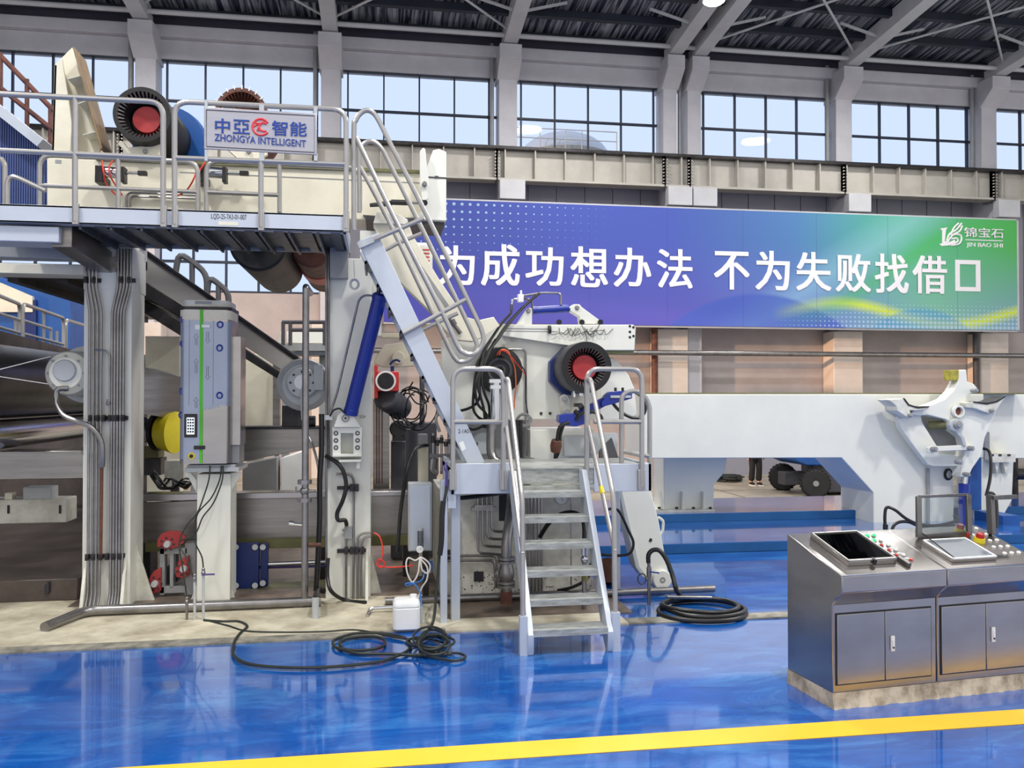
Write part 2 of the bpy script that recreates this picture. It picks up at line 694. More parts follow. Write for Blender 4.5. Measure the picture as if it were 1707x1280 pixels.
# two low blue steps under the long beam frame
struct('floor_step', MB().box(2.35, 18, 10.25, 12.0, -0.4, 0.122), 'blue_epoxy')
struct('floor_step', MB().box(2.35, 18, 12.0, 13.75, -0.7, 0.245), 'blue_epoxy')
struct('trim_1', MB().box(2.34, 18, 10.225, 10.25, 0.004, 0.118), 'riser_blue')
struct('trim_2', MB().box(2.34, 18, 11.975, 12.0, 0.124, 0.241), 'riser_blue')

# far wall: columns, lintel band, panels, windows
CX = [-18.9, -13.1, -7.32, -1.61, 4.22, 9.9, 10.78, 16.4, 22.18, 28.0]
# wall below the crane girder: an upper band of grey panels and a lower concrete wall with piers
m = MB().box(-24, 36, YW + 0.32, YW + 0.62, FZ, 5.35).box(-24, 36, YW + 0.32, YW + 0.62, 8.25, 9.92).box(-24, -12.8, YW + .32, YW + .62, 5.35, 8.25).box(-1.9, 36, YW + .32, YW + .62, 5.35, 8.25).box(-7.65, -7.0, YW + .32, YW + .62, 5.35, 8.25)
struct('wall_back', m, 'wall_concrete')
m = MB()
for x in range(-22, 36, 1):
    if x + 1 > -1.9 or x < -13.5:
        m.box(x, x + 0.97, YW + 0.26, YW + 0.32, 4.4, 9.9)
    else:
        m.box(x, x + 0.97, YW + 0.26, YW + 0.32, 8.3, 9.9)
struct('wall_cladding', m, 'wall_panel')
# unseen left gable, added so the low sun only enters by its far opening
m = MB().box(-24.3, -24, -7, 9.5, FZ, 16).box(-24.3, -24, 9.5, YW + .6, 8.5, 16.3)
struct('wall_left_sun_block', m, 'wall_panel')
struct('wall_lintel', MB().box(-24, 36, YW + 0.12, YW + 0.6, 12.80, 13.42), 'column_concrete', bevel=0.02)
struct('wall_upper_beam', MB().box(-24, 36, YW - 0.12, YW + 0.5, 13.42, 13.80), 'column_concrete', bevel=.02)
struct('wall_fascia', MB().box(-24, 36, YW + 0.1, YW + 0.5, 13.80, 14.25), 'roof_grey')
for i, x in enumerate(CX):
    w = 0.5 if i in (5, 6) else 0.62
    m = MB()
    m.box(x - w / 2, x + w / 2, YW - 0.25, YW + 0.55, FZ, 12.9)
    m.prism_x([(YW - 0.25, 12.62), (YW - 0.9, 13.12), (YW - 0.9, 13.58), (YW + 0.5, 13.6), (YW + 0.5, 12.62)], x - w / 2 - 0.06, x + w / 2 + 0.06)
    # corbel carrying the crane girder
    m.prism_x([(YW - 0.25, 8.3), (YW - 0.9, 8.5), (YW - 0.9, 9.0), (YW - 0.25, 9.0)], x - 0.32, x + 0.32)
    struct('wall_pier', m, 'column_concrete', bevel=0.02)
    # pier base below the banner; sunlight on it is put into the lighter colour
    if i not in (6,):
        struct('wall_pier_base', MB().box(x - 0.56, x + 0.56, YW - 0.45, YW + 0.3, FZ, 4.3), 'pier_sunlit_cream', bevel=0.03)
    # drain pipe beside the column
    if i not in (5,):
        struct('wall_pipe', MB().cyl((x - w / 2 - 0.2, YW + 0.0, 9.9), (x - w / 2 - 0.2, YW + 0.0, 13.9), 0.07, 12), 'grey_paint')
# windows, one per bay
wi = 0
for i in range(len(CX) - 1):
    if i == 5:
        continue
    xa, xb = CX[i] + 0.31, CX[i + 1] - 0.31
    wi += 1
    fr = MB()
    x = xa + 0.22
    while x < xb - 0.1:
        fr.box(x - 0.025, x + 0.025, YW + 0.22, YW + 0.34, 9.9, 12.80)
        x += 1.18
    for z in (9.95, 11.5, 12.8):
        fr.box(xa, xb, YW + 0.21, YW + 0.35, z - 0.03, z + 0.03)
    fo = struct('window_%d' % wi, fr, 'mullion')
    g = part('glass', MB().box(xa, xb, YW + 0.27, YW + 0.285, 9.95, 12.78), 'window_glass', fo)
for n_, (xa, xb) in enumerate(((-12.8, -7.65), (-7.0, -1.9))):
    fr = MB()
    for k in range(6):
        x = xa + (xb - xa) * k / 5
        fr.box(x - .035, x + .035, YW + .36, YW + .46, 5.35, 8.25)
    for z in (5.38, 6.35, 7.3, 8.22):
        fr.box(xa, xb, YW + .35, YW + .47, z - .04, z + .04)
    fo = struct('window_%d' % (wi + 1 + n_), fr, 'mullion')
    part('glass', MB().box(xa, xb, YW + .40, YW + .415, 5.38, 8.22), 'window_glass', fo)
# crane runway girder with web stiffeners
m = MB()
GB, GT = 9.02, 10.03
m.box(-24, 36, YW - 1.1, YW - 0.6, GB, GB + .07).box(-24, 36, YW - 0.87, YW - 0.83, GB, GT)
cr = thing('crane_girder', 'long cream riveted crane runway girder along the wall under the windows', 'girder', (0, YW - 0.85, GB))
part('web', m, 'girder_cream', cr)
part('top_flange', MB().box(-24, 36, YW - 1.15, YW - 0.55, GT, GT + .06), 'dark_steel', cr)
x = -21.0
n_ = 0
while x < 35:
    if x > -13:
        part('stiffener', MB().box(x - 0.02, x + 0.02, YW - 1.1, YW - 0.6, GB + .07, GT), 'girder_cream', cr)
    x += 1.0
part('crane_rail', MB().box(-24, 36, YW - 0.9, YW - 0.8, GT + .06, GT + .17), 'dark_steel', cr)
for i, x in enumerate(CX):
    m = MB()
    for k in range(2):
        m.box(x - 0.5, x - 0.47, YW - 1.13, YW - 0.57, GB, GT)
        for z in range(8):
            m.cyl((x - 0.55 + k * 0.12, YW - 1.16, GB + .12 + z * 0.11), (x - 0.55 + k * 0.12, YW - 1.1, GB + .12 + z * 0.11), 0.025, 6)
    part('splice_plate', m, 'girder_cream', cr)
    bx_ = solo('girder_bracket', MB().box(x - 0.42, x + 0.42, YW - 1.25, YW - 0.92, 8.38, GB - .01), 'girder_paint',
         'white bracket block under the crane girder at a wall column', 'bracket', 'brackets under the crane girder', bevel=0.02)

# roof: dark foil sheeting on purlins, light girders running towards the viewer
RS = 0.075
zr = lambda y: 14.15 + (YW - y) * RS
m = MB().add([(-24, YW + .6, zr(YW + .6)), (36, YW + .6, zr(YW + .6)), (36, -2, zr(-2)), (-24, -2, zr(-2)), (-24, YW + .6, zr(YW + .6) + .12), (36, YW + .6, zr(YW + .6) + .12), (36, -2, zr(-2) + .12), (-24, -2, zr(-2) + .12)],
             [(0, 1, 2, 3), (7, 6, 5, 4), (0, 4, 5, 1), (1, 5, 6, 2), (2, 6, 7, 3), (3, 7, 4, 0)])
struct('ceiling', m, 'foil_roof')
y = YW - 0.4
k = 0
while y > 0:
    struct('ceiling_purlin', MB().box(-24, 36, y - 0.1, y + 0.1, zr(y) - 0.24, zr(y)), 'roof_dark')
    y -= 1.5
for i, x in enumerate(CX):
    w = 0.46
    m = MB().prism_x([(YW - 0.3, 13.58), (YW - 0.3, 14.15), (-1, zr(-1) - 0.05), (-1, zr(-1) - 0.55)], x - w / 2, x + w / 2)
    struct('ceiling_girder', m, 'girder_paint')
    for s in (-1, 1):
        if (i, s) in ((5, 1), (6, -1)):
            continue
        yy = YW - 2.6
        struct('ceiling_brace', MB().bar((x, yy, zr(yy) - 0.5), (x + s * 1.5, yy, zr(yy) - 0.1), 0.07, 0.07), 'girder_paint')
struct('ceiling_strut', MB().cyl((-24, YW - 0.9, 13.84), (36, YW - 0.9, 13.84), 0.08, 12), 'girder_paint')
for a, b in ((2, 3), (3, 4), (6, 7), (7, 8)):
    struct('ceiling_rod', MB().cyl((CX[a], YW - 1, zr(YW - 1) - .3), (CX[b], YW - 7, zr(YW - 7) - .3), 0.04, 8).cyl((CX[b], YW - 1, zr(YW - 1) - .3), (CX[a], YW - 7, zr(YW - 7) - .3), 0.04, 8), 'girder_paint')
# the high-bay lamp in view
lp = W(1190, 2, 21.0)
t = thing('high_bay_lamp', 'glowing round high-bay lamp hanging under the roof girder at the top edge', 'lamp', (lp.x, lp.y, lp.z))
part('housing', MB().lathe(lp + Vector((0, 0, 0.0)), (0, 0, 1), [(0, 0.3), (0.05, 0.3), (0.22, 0.16), (0.3, 0.1), (0.32, 0.0)], 28), 'grey_paint', t)
part('diffuser', MB().lathe(lp + Vector((0, 0, -0.05)), (0, 0, 1), [(0, 0.0), (0.0, 0.22), (0.045, 0.28)], 28), 'lamp_glow', t)
part('hanger', MB().cyl(lp + Vector((0, 0, .3)), Vector((lp.x, lp.y, zr(lp.y) - .1)), 0.02, 8), 'grey_paint', t)

# water pipe along the lower wall
a = W(1100, 588, YW - 1.0)
solo('wall_service_pipe', MB().cyl((-3, YW - 1.0, a.z), (34, YW - 1.0, a.z), 0.09, 12), 'pipe_steel', 'long thin horizontal steel pipe along the lower wall below the banner', 'pipe')
for x in (9.2, 21.3):
    solo('drain_pipe', MB().cyl((x, YW - 0.6, FZ), (x, YW - 0.6, 4.4), 0.11, 12), 'rust' if x < 15 else 'dark_grey', ('rusty brown' if x < 15 else 'dark grey') + ' vertical drain pipe on the lower wall ' + ('behind the machine carriage' if x < 15 else 'behind the tall roll cradle'), 'pipe')

# ------------------------------------------------------------------ banner
YB = YW - 1.35


def banner_mat():
    m = bpy.data.materials.new('banner_print')
    m.use_nodes = True
    t = m.node_tree
    L = t.links.new
    b = t.nodes['Principled BSDF']
    b.inputs['Roughness'].default_value = 0.5
    N = t.nodes.new
    tcn = N('ShaderNodeTexCoord')
    sp = N('ShaderNodeSeparateXYZ')
    L(tcn.outputs['Generated'], sp.inputs[0])
    X, Z = sp.outputs['X'], sp.outputs['Z']

    def M(op, a, bb=None, c=None):
        n = N('ShaderNodeMath')
        n.operation = op
        for i, v in enumerate((a, bb, c)):
            if v is None: continue
            if isinstance(v, (int, float)): n.inputs[i].default_value = v
            else: L(v, n.inputs[i])
        return n.outputs[0]

    def ramp(f, stops):
        r = N('ShaderNodeValToRGB')
        e = r.color_ramp.elements
        while len(e) < len(stops): e.new(0.5)
        for k, (p, c) in enumerate(stops):
            e[k].position = p
            e[k].color = (*lin(c), 1)
        L(f, r.inputs[0])
        return r.outputs[0]

    def mixc(f, a, bb):
        n = N('ShaderNodeMix')
        n.data_type = 'RGBA'
        L(f, n.inputs['Factor'])
        L(a, n.inputs['A'])
        if isinstance(bb, tuple): n.inputs['B'].default_value = (*lin(bb), 1)
        else: L(bb, n.inputs['B'])
        return n.outputs['Result']

    base = ramp(X, [(0.0, (40, 58, 150)), (0.42, (62, 84, 178)), (0.62, (72, 122, 178)), (0.8, (84, 176, 140)), (1.0, (74, 178, 84))])
    low = ramp(X, [(0.0, (52, 54, 156)), (0.45, (88, 84, 184)), (0.65, (110, 128, 206)), (0.85, (130, 186, 170)), (1.0, (126, 160, 190))])
    zf = N('ShaderNodeMapRange')
    zf.inputs['From Min'].default_value = 0.75
    zf.inputs['From Max'].default_value = 0.0
    L(Z, zf.inputs['Value'])
    c = mixc(zf.outputs[0], base, low)
    # lighter diagonal sweep
    d = M('ADD', M('MULTIPLY', X, 3.2), M('MULTIPLY', Z, -0.9))
    w1 = M('ABSOLUTE', M('SUBTRACT', d, 1.75))
    f1 = M('MULTIPLY', M('SUBTRACT', 1.0, M('MINIMUM', M('MULTIPLY', w1, 4.0), 1.0)), 0.45)
    c = mixc(f1, c, (150, 200, 220))
    # waves at the foot: blue hill, yellow-green ribbon
    h1 = M('SUBTRACT', 0.30, M('MULTIPLY', M('POWER', M('ABSOLUTE', M('SUBTRACT', X, 0.56)), 2.0), 14.0))
    c = mixc(M('MULTIPLY', M('MULTIPLY', M('SUBTRACT', h1, Z), 18.0), 1.0), c, (62, 92, 190)) if False else c
    cl = N('ShaderNodeClamp')
    L(M('MULTIPLY', M('SUBTRACT', h1, Z), 30.0), cl.inputs[0])
    c = mixc(M('MULTIPLY', cl.outputs[0], 0.75), c, (58, 88, 186))
    rib = M('ADD', 0.13, M('MULTIPLY', M('SINE', M('MULTIPLY', M('SUBTRACT', X, 0.60), 17.0)), 0.09))
    band = M('ABSOLUTE', M('SUBTRACT', Z, rib))
    cl2 = N('ShaderNodeClamp')
    L(M('SUBTRACT', 1.0, M('MULTIPLY', band, 14.0)), cl2.inputs[0])
    gate = N('ShaderNodeMapRange')
    gate.inputs['From Min'].default_value = 0.58
    gate.inputs['From Max'].default_value = 0.72
    L(X, gate.inputs['Value'])
    c = mixc(M('MULTIPLY', cl2.outputs[0], gate.outputs[0]), c, (206, 224, 60))
    rib3 = M('ADD', 0.52, M('MULTIPLY', M('SINE', M('MULTIPLY', M('SUBTRACT', X, 0.78), 9.0)), 0.42))
    cl3 = N('ShaderNodeClamp')
    L(M('SUBTRACT', 1.0, M('MULTIPLY', M('ABSOLUTE', M('SUBTRACT', Z, rib3)), 7.0)), cl3.inputs[0])
    c = mixc(M('MULTIPLY', cl3.outputs[0], M('MULTIPLY', gate.outputs[0], 0.5)), c, (70, 184, 74))
    h2 = M('SUBTRACT', 0.20, M('MULTIPLY', M('POWER', M('ABSOLUTE', M('SUBTRACT', X, 0.83)), 2.0), 26.0))
    cl4 = N('ShaderNodeClamp')
    L(M('MULTIPLY', M('SUBTRACT', h2, Z), 30.0), cl4.inputs[0])
    c = mixc(M('MULTIPLY', cl4.outputs[0], 0.6), c, (70, 150, 200))

    # halftone dots, fading out
    def dots(nx, nz, x0, x1, z0, z1, size):
        u = M('SUBTRACT', M('FRACT', M('MULTIPLY', X, nx)), 0.5)
        v = M('SUBTRACT', M('FRACT', M('MULTIPLY', Z, nz)), 0.5)
        r = M('SQRT', M('ADD', M('MULTIPLY', u, u), M('MULTIPLY', v, v)))
        fx = N('ShaderNodeMapRange')
        fx.inputs['From Min'].default_value, fx.inputs['From Max'].default_value = x1, x0
        L(X, fx.inputs['Value'])
        fz = N('ShaderNodeMapRange')
        fz.inputs['From Min'].default_value, fz.inputs['From Max'].default_value = z0, z1
        L(Z, fz.inputs['Value'])
        k = M('MULTIPLY', M('MULTIPLY', fx.outputs[0], fz.outputs[0]), size)
        return M('LESS_THAN', r, k)
    c = mixc(M('MULTIPLY', dots(86, 16, 0.0, 0.36, 0.42, 1.0, 0.30), 0.75), c, (170, 206, 226))
    c = mixc(M('MULTIPLY', dots(140, 26, 0.78, 0.56, 0.30, 0.0, 0.42), 0.6), c, (190, 214, 240))
    # seams between the printed sheets and a weave
    sm = M('LESS_THAN', M('ABSOLUTE', M('SUBTRACT', M('FRACT', M('MULTIPLY', X, 8.4)), 0.5)), 0.004)
    c = mixc(M('MULTIPLY', sm, 0.4), c, (50, 60, 120))
    L(c, b.inputs['Base Color'])
    MATS['banner_print'] = m


banner_mat()
bl, br = W(640, 400, YB).x, W(1697, 400, YB).x
btop, bbot = W(745, 333, YB).z, W(1000, 541, YB).z
bn = thing('slogan_banner', 'huge blue and green banner with white slogan hanging on the far wall', 'banner', ((bl + br) / 2, YB, bbot))
part('printed_sheet', MB().box(bl, br, YB, YB + 0.05, bbot, btop), 'banner_print', bn)
part('frame', MB().box(bl, br, YB + 0.05, YB + 0.12, bbot - 0.06, bbot + 0.06).box(bl, br, YB + 0.05, YB + 0.12, btop - 0.06, btop + 0.06).box(br - 0.05, br + 0.02, YB - 0.01, YB + 0.1, bbot, btop), 'girder_paint', bn)
for k_, x in enumerate(CX[4:]):
    if k_ == 2 or x > br: continue
    part('hanger', MB().box(x - .1, x + .1, YB + .12, YW - .24, btop - .25, btop - .1).box(x - .1, x + .1, YB + .12, YW - .24, bbot + .1, bbot + .25), 'girder_paint', bn)
zz0, zz1 = W(980, 478, YB).z, W(980, 412, YB).z
m = MB()
for ch, p0, p1, q0, q1 in (('只', 666, 722, 405, 470), ('为', 733, 790, 410, 474), ('成', 803, 865, 408, 476), ('功', 877, 938, 413, 476), ('想', 952, 1012, 412, 478), ('办', 1024, 1084, 414, 478),
                           ('法', 1096, 1153, 416, 480), ('不', 1191, 1248, 420, 482), ('为', 1260, 1315, 419, 483), ('失', 1328, 1384, 421, 484), ('败', 1394, 1450, 424, 486),
                           ('找', 1459, 1513, 424, 488), ('借', 1522, 1577, 427, 489)):
    part('character', ptext(ch, p0, q0, p1, q1, YB, ext=0.02, bold=0.02), 'letter_white', bn)
m = MB()
a, b = W(1592, 433, YB), W(1634, 486, YB)
o_ = [(a.x, a.z), (b.x, a.z), (b.x, b.z), (a.x, b.z)]
i_ = [(a.x + .17, a.z - .15), (b.x - .17, a.z - .15), (b.x - .17, b.z + .15), (a.x + .17, b.z + .15)]
vv = [(x, y, z) for y in (YB - .02, YB) for x, z in o_ + i_]
m.add(vv, [(k, (k + 1) % 4, 4 + (k + 1) % 4, 4 + k) for k in range(4)] + [(k, (k + 1) % 4, 8 + (k + 1) % 4, 8 + k) for k in range(4)] + [(4 + k, 4 + (k + 1) % 4, 12 + (k + 1) % 4, 12 + k) for k in range(4)])
part('character', m, 'letter_white', bn)
m = MB()
for q in (ptext('锦宝石', 1607, 380, 1672, 396, YB, ext=0.02, bold=0.012), ptext('JIN BAO SHI', 1611, 405, 1671, 414, YB, ext=0.02)):
    m.add(q.v, q.f)
a, b = W(1609, 399, YB), W(1671, 401, YB)
m.box(a.x, b.x, YB - .02, YB, a.z - 0.03, a.z)
part('company_lettering', m, 'letter_white', bn)
m = MB()
m.pprism([(1567, 381), (1580, 379), (1577, 383), (1575, 402), (1584, 403), (1592, 399), (1592, 408), (1570, 410), (1566, 407), (1571, 405), (1571, 384)], YB - .02, .02)
for c in ([(1578, 402), (1583, 390), (1594, 383), (1603, 372)], [(1579, 404), (1588, 392), (1600, 385), (1604, 376)], [(1585, 392), (1590, 380), (1598, 372)], [(1588, 391), (1599, 391), (1603, 397), (1599, 406), (1586, 409)], [(1586, 398), (1594, 397), (1597, 401), (1592, 405), (1584, 406)]):
    m.tube(T([(q[0], q[1], YB - .01) for q in c]), 0.03, 6, 6)
part('company_emblem', m, 'letter_white', bn)
# wood strip and second board beyond the banner at the right edge
a, b = W(1701, 366, YB), W(1760, 545, YB)
# small notice seen between the ladder rails
a, b = W(702, 409, 20), W(721, 446, 20)

# tank and its railing outside the windows
tk = W(940, 240, 46)
t = thing('storage_tank', 'round steel storage tank with domed top seen outside through the window', 'tank', (tk.x, 46, -1))
tr = 2.55
zw, zd = W(940, 250, 44).z, W(940, 224, 46).z
prof = [(0, tr), (zw + 1, tr)] + [(zw + 1 + (zd - zw) * math.sin(rad(a)), tr * math.cos(rad(a))) for a in range(15, 90, 15)] + [(zd + 1, 0)]
part('shell', MB().lathe((tk.x, 46, -1), (0, 0, 1), prof, 40), 'tank_steel', t)
part('rim', MB().ring((tk.x, 46, zw - .1), (0, 0, 1), tr + .12, tr - .05, .2, 40), 'grey_paint', t)
m = MB()
for k in range(24):
    a = 2 * math.pi * k / 24
    m.box(tk.x + math.cos(a) * (tr + .06) - .05, tk.x + math.cos(a) * (tr + .06) + .05, 46 + math.sin(a) * (tr + .06) - .05, 46 + math.sin(a) * (tr + .06) + .05, zw - 2.2, zw)
part('rib', m, 'grey_paint', t)
rz = [W(940, y, 43.2).z for y in (216, 232, 249, 290)]
part('platform', MB().box(tk.x - 3.4, tk.x + 3.1, 43.0, 43.45, rz[3] - .2, rz[3]).box(tk.x - 3.0, tk.x - 2.8, 43.1, 43.3, -1, rz[3]).box(tk.x + 2.8, tk.x + 3.0, 43.1, 43.3, -1, rz[3]), 'grey_paint', t)
m = MB()
for px in (852, 900, 943, 970, 1028):
    x = W(px, 230, 43.2).x
    m.cyl((x, 43.2, rz[3]), (x, 43.2, rz[0]), 0.03, 8)
for z in rz[:3]:
    m.cyl((W(852, 230, 43.2).x, 43.2, z), (W(1028, 230, 43.2).x, 43.2, z), 0.03, 8)
part('railing', m, 'girder_paint', t)
# ground outside, so that the tank stands on something
struct('ground_outside', MB().box(-60, 90, 29.2, 90, -1.4, -1.0), 'grey_floor')


# ================================================================== UPPER ACCESS PLATFORM, LADDER, LOWER PLATFORM, STAIRS
YP = 7.35
RR = 0.0225


def ptube(mb, L, Y, r=RR, fil=0.12, n=10):
    P_ = [W(a, b, Y if len(q) == 0 else q[0]) for a, b, *q in L]
    return mb.tube(fillet(P_, fil, 6) if fil else P_, r, n)


z_top, z_bot = W(300, 349, YP).z, W(300, 379, YP).z
xl, xr = W(-40, 350, YP).x, W(577, 370, YP).x
t = thing('access_platform', 'high grey access platform with tubular guard rails across the left half', 'platform', ((xl + xr) / 2, YP, z_bot))
part('toe_board', MB().box(xl, xr, YP, YP + 0.03, z_bot, z_top).box(xr - .03, xr, YP, YP + 1.1, z_bot, z_top).box(xl, xr, YP, YP + .09, z_bot, z_bot + .02).box(xl, xr, YP, YP + .09, z_top - .02, z_top), 'fascia', t, 0.004)
m = MB()
x = W(128, 370, YP).x
m.box(xl, xr, YP + .03, YP + 1.08, z_bot + 0.03, z_bot + 0.05)
while x < xr - .1:
    m.box(x, x + 0.02, YP + .05, YP + 1.06, z_bot - 0.03, z_bot + 0.03)
    m.box(x + .12, x + 0.2, YP + .05, YP + 1.06, z_bot - 0.005, z_bot + 0.03)
    x += 0.24
part('deck', m, 'checker', t)
# raised dots under the deck plates
m = MB()
x = W(130, 370, YP).x + .06
random.seed(2)
while x < xr - .1:
    for k in range(12):
        m.box(x + random.uniform(-.02, .02), x + .015 + random.uniform(-.02, .02), YP + .1 + k * .08, YP + .115 + k * .08, z_bot + .02, z_bot + .03)
    x += .12
part('back_stringer', MB().box(xl, xr, YP + 1.06, YP + 1.1, z_bot, z_top), 'grey_paint', t, 0.004)


def rail_panel(root, L, mids, Y, r=RR, posts=(), lab=None):
    m = MB()
    ptube(m, L, Y, r)
    o = part('guardrail', m, 'rail', root)
    for q in mids:
        part('middle_rail', ptube(MB(), q, Y, r * 0.95, 0), 'rail', o)
    for q in posts:
        part('post', ptube(MB(), q, Y, r, 0), 'rail', o)
    return o


rail_panel(t, [(-40, 155), (272, 170), (272, 372)], [[(-40, 249), (272, 263)]], YP - .02, posts=[[(125, 163), (125, 369)]])
rail_panel(t, [(291, 374), (291, 169), (577, 183), (577, 381)], [[(291, 263), (577, 274)]], YP - .02, posts=[[(435, 268), (435, 379)]])
for px, py in ((125, 360), (272, 364), (291, 365), (435, 370), (577, 372)):
    part('post_bracket', MB().pbox(px - 5, py - 22, px + 5, py + 14, YP - .035, 0.04), 'rail', t, 0.003)
# guard rails along the back edge
YB2 = YP + 1.05
rail_panel(t, [(-30, 262), (8, 262), (8, 345)], [], YB2)
rail_panel(t, [(66, 345), (66, 258), (330, 270), (330, 352)], [[(66, 309), (330, 320)]], YB2, posts=[[(197, 264), (197, 348)]])
rail_panel(t, [(344, 352), (344, 268), (472, 274), (600, 280), (600, 350)], [[(344, 320), (465, 325)]], YB2, posts=[[(466, 274), (466, 354)]])
rail_panel(t, [(12, 345), (12, 288), (76, 318)], [], YB2 - .3)
# paper tag and handwriting on the toe board
m = MB().pbox(364, 369, 397, 376, YP - .002, .002)
part('paper_tag', m, 'cream_paint', t)
part('handwriting', ptext('LQD-25-7A3-01-007', 352, 357, 411, 367, YP - .001, ext=.001), 'ink', t)
# supporting beams below the platform at the left
b = thing('platform_beam', 'pale blue-grey box beam under the left end of the high platform', 'beam', (W(40, 390, YP).x, YP, W(40, 404, YP + .05).z))
m = MB().pbox(-40, 374, 98, 404, YP + .04, 0.3)
part('box_beam', m, 'fascia', b, 0.006)
m = MB()
p0, p1 = W(103, 392, YP + .1), W(172, 437, 8.42)
m.bar((p0.x, p0.y, p0.z), (p1.x, p1.y, p1.z), 0.16, 0.2)
part('diagonal_beam', m, 'brushed', b, 0.005)
m = MB().pbox(-60, 405, 150, 432, 8.0, .2)
part('rear_beam', m, 'grey_paint', b, 0.006)
m = MB().pbox(168, 428, 196, 452, 8.36, .06)
for q in ((172, 434), (192, 434), (172, 449), (192, 449)):
    c = W(q[0], q[1], 8.36)
    m.cyl(c, c - Vector((0, .03, 0)), .016, 6)
part('bracket_plate', m, 'pipe_steel', b)
solo('cross_beam', MB().pbox(-60, 437, 139, 458, 8.5, .3), 'cream_paint', 'cream horizontal beam left of the pipe-covered column head', 'beam', bevel=.006)
m = MB()
hx, hz = W(-6, 459, 8.85).x, W(0, 459, 8.85).z
m.box(hx, -2.5, 8.82, 13.6, hz, hz + .12)
for k in range(3):
    m.box(hx + .1 + k * .45, hx + .2 + k * .45, 8.85, 13.5, hz - .06, hz)
solo('roof_hood', m, 'dark_steel', 'dark steel hood over the rolls at the far left', 'hood')

# company sign on the guard rail
YS = YP - .05
s = thing('company_sign', 'brushed metal company sign on the high guard rail', 'sign', (W(436, 220, YS).x, YS, W(436, 259, YS).z))
part('plate', MB().pprism([(340, 178), (528, 189), (528, 258), (340, 248)], YS, .02), 'sign_face', s, .004)
part('border_line', ptube(MB(), [(344, 183), (524, 193), (524, 254), (344, 244), (344, 183)], YS - .002, .003, 0), 'ink', s)
for nm, L in (('hanger', (341, 346)), ('hanger', (432, 440)), ('hanger', (523, 529))):
    for a, bq in ((166 if L[0] < 400 else 174 if L[0] < 500 else 178, 184 if L[0] < 400 else 186 if L[0] < 500 else 192), (246 if L[0] < 400 else 252 if L[0] < 500 else 255, 268)):
        part(nm, MB().pbox(L[0], a, L[1], bq, YS + .005, .02), 'light_grey', s)
m = MB()
for ch, a, b_, c, d in (('中', 359, 383, 198, 222), ('亞', 389, 416, 200, 223), ('智', 454, 479, 202, 226), ('能', 484, 511, 204, 227)):
    part('character', ptext(ch, a, c, b_, d, YS, ext=.006, bold=.018), 'letter_blue', s)
q = ptext('ZHONGYA INTELLIGENT', 358, 228.5, 510, 240, YS, ext=.006, bold=.004)
# let the line of text follow the tilted plate
c0, c1 = W(358, 233, YS), W(510, 240, YS)
for v in q.v:
    k = (v.x - c0.x) / (c1.x - c0.x)
    v.z += W(358, 232, YS).z - W(358, 234, YS).z - k * .02
part('english_lettering', q, 'letter_blue', s)
c = W(435, 212, YS)
m = MB()
for r_, a0_, a1_ in ((.068, 35, 330),):
    m.tube([c + Vector((math.cos(rad(a)) * r_, -.004, math.sin(rad(a)) * r_)) for a in range(a0_, a1_, 8)], .009, 6)
m.tube([c + Vector(p) for p in ((-.045, -.004, .03), (.0, -.004, .03), (-.03, -.004, -.03), (.02, -.004, -.03))], .008, 6)
m.tube([c + Vector((math.cos(rad(a)) * .035 + .022, -.004, math.sin(rad(a)) * .035)) for a in range(50, 320, 15)], .008, 6)
m.tube([c + Vector(p) for p in ((-.06, -.004, .0), (.03, -.004, .05))], .006, 6)
part('emblem', m, 'letter_red', s)

# blue corrugated stair housing and rust-red stair rails behind, far left
h = thing('stair_housing', 'blue corrugated sheet housing with a sloping top at the far left', 'housing', (W(20, 300, 9.9).x, 9.9, 3.9))
poly = pts([(-60, 130), (-8, 182), (78, 246), (78, 335), (78, 345), (-60, 345)], 9.9)
part('side_sheet', MB().prism(poly, 9.9, 11.2), 'clad_blue', h)
m = MB()
for k in range(34):
    x = -58 + k * 4.0
    if x < 76:
        top = 182 + (x + 8) * (64 / 86.0)
        a, b_ = W(x, max(150, top + 4), 9.88), W(x, 345, 9.88)
        m.box(a.x - .008, a.x + .008, 9.875, 9.9, b_.z, a.z)
part('corrugation', m, 'clad_blue', h)['kind'] = 'stuff'
a, b_ = W(-30, 160, 9.85), W(82, 249, 9.85)
part('capping', MB().bar(a, b_, .5, .1), 'fascia', h)
r_ = thing('stair_railing', 'rust-red sloping stair railing against the window at the far left', 'railing', (W(40, 200, 10.6).x, 10.6, 3.2))
for L in ([(-10, 82), (90, 185)], [(-10, 138), (90, 218)]):
    part('handrail', ptube(MB(), L, 10.6, .03, 0), 'rust', r_)
for L in ([(1, 88), (1, 340)], [(45, 132), (45, 340)], [(84, 178), (84, 340)]):
    part('post', ptube(MB(), L, 10.6, .025, 0), 'rust', r_)

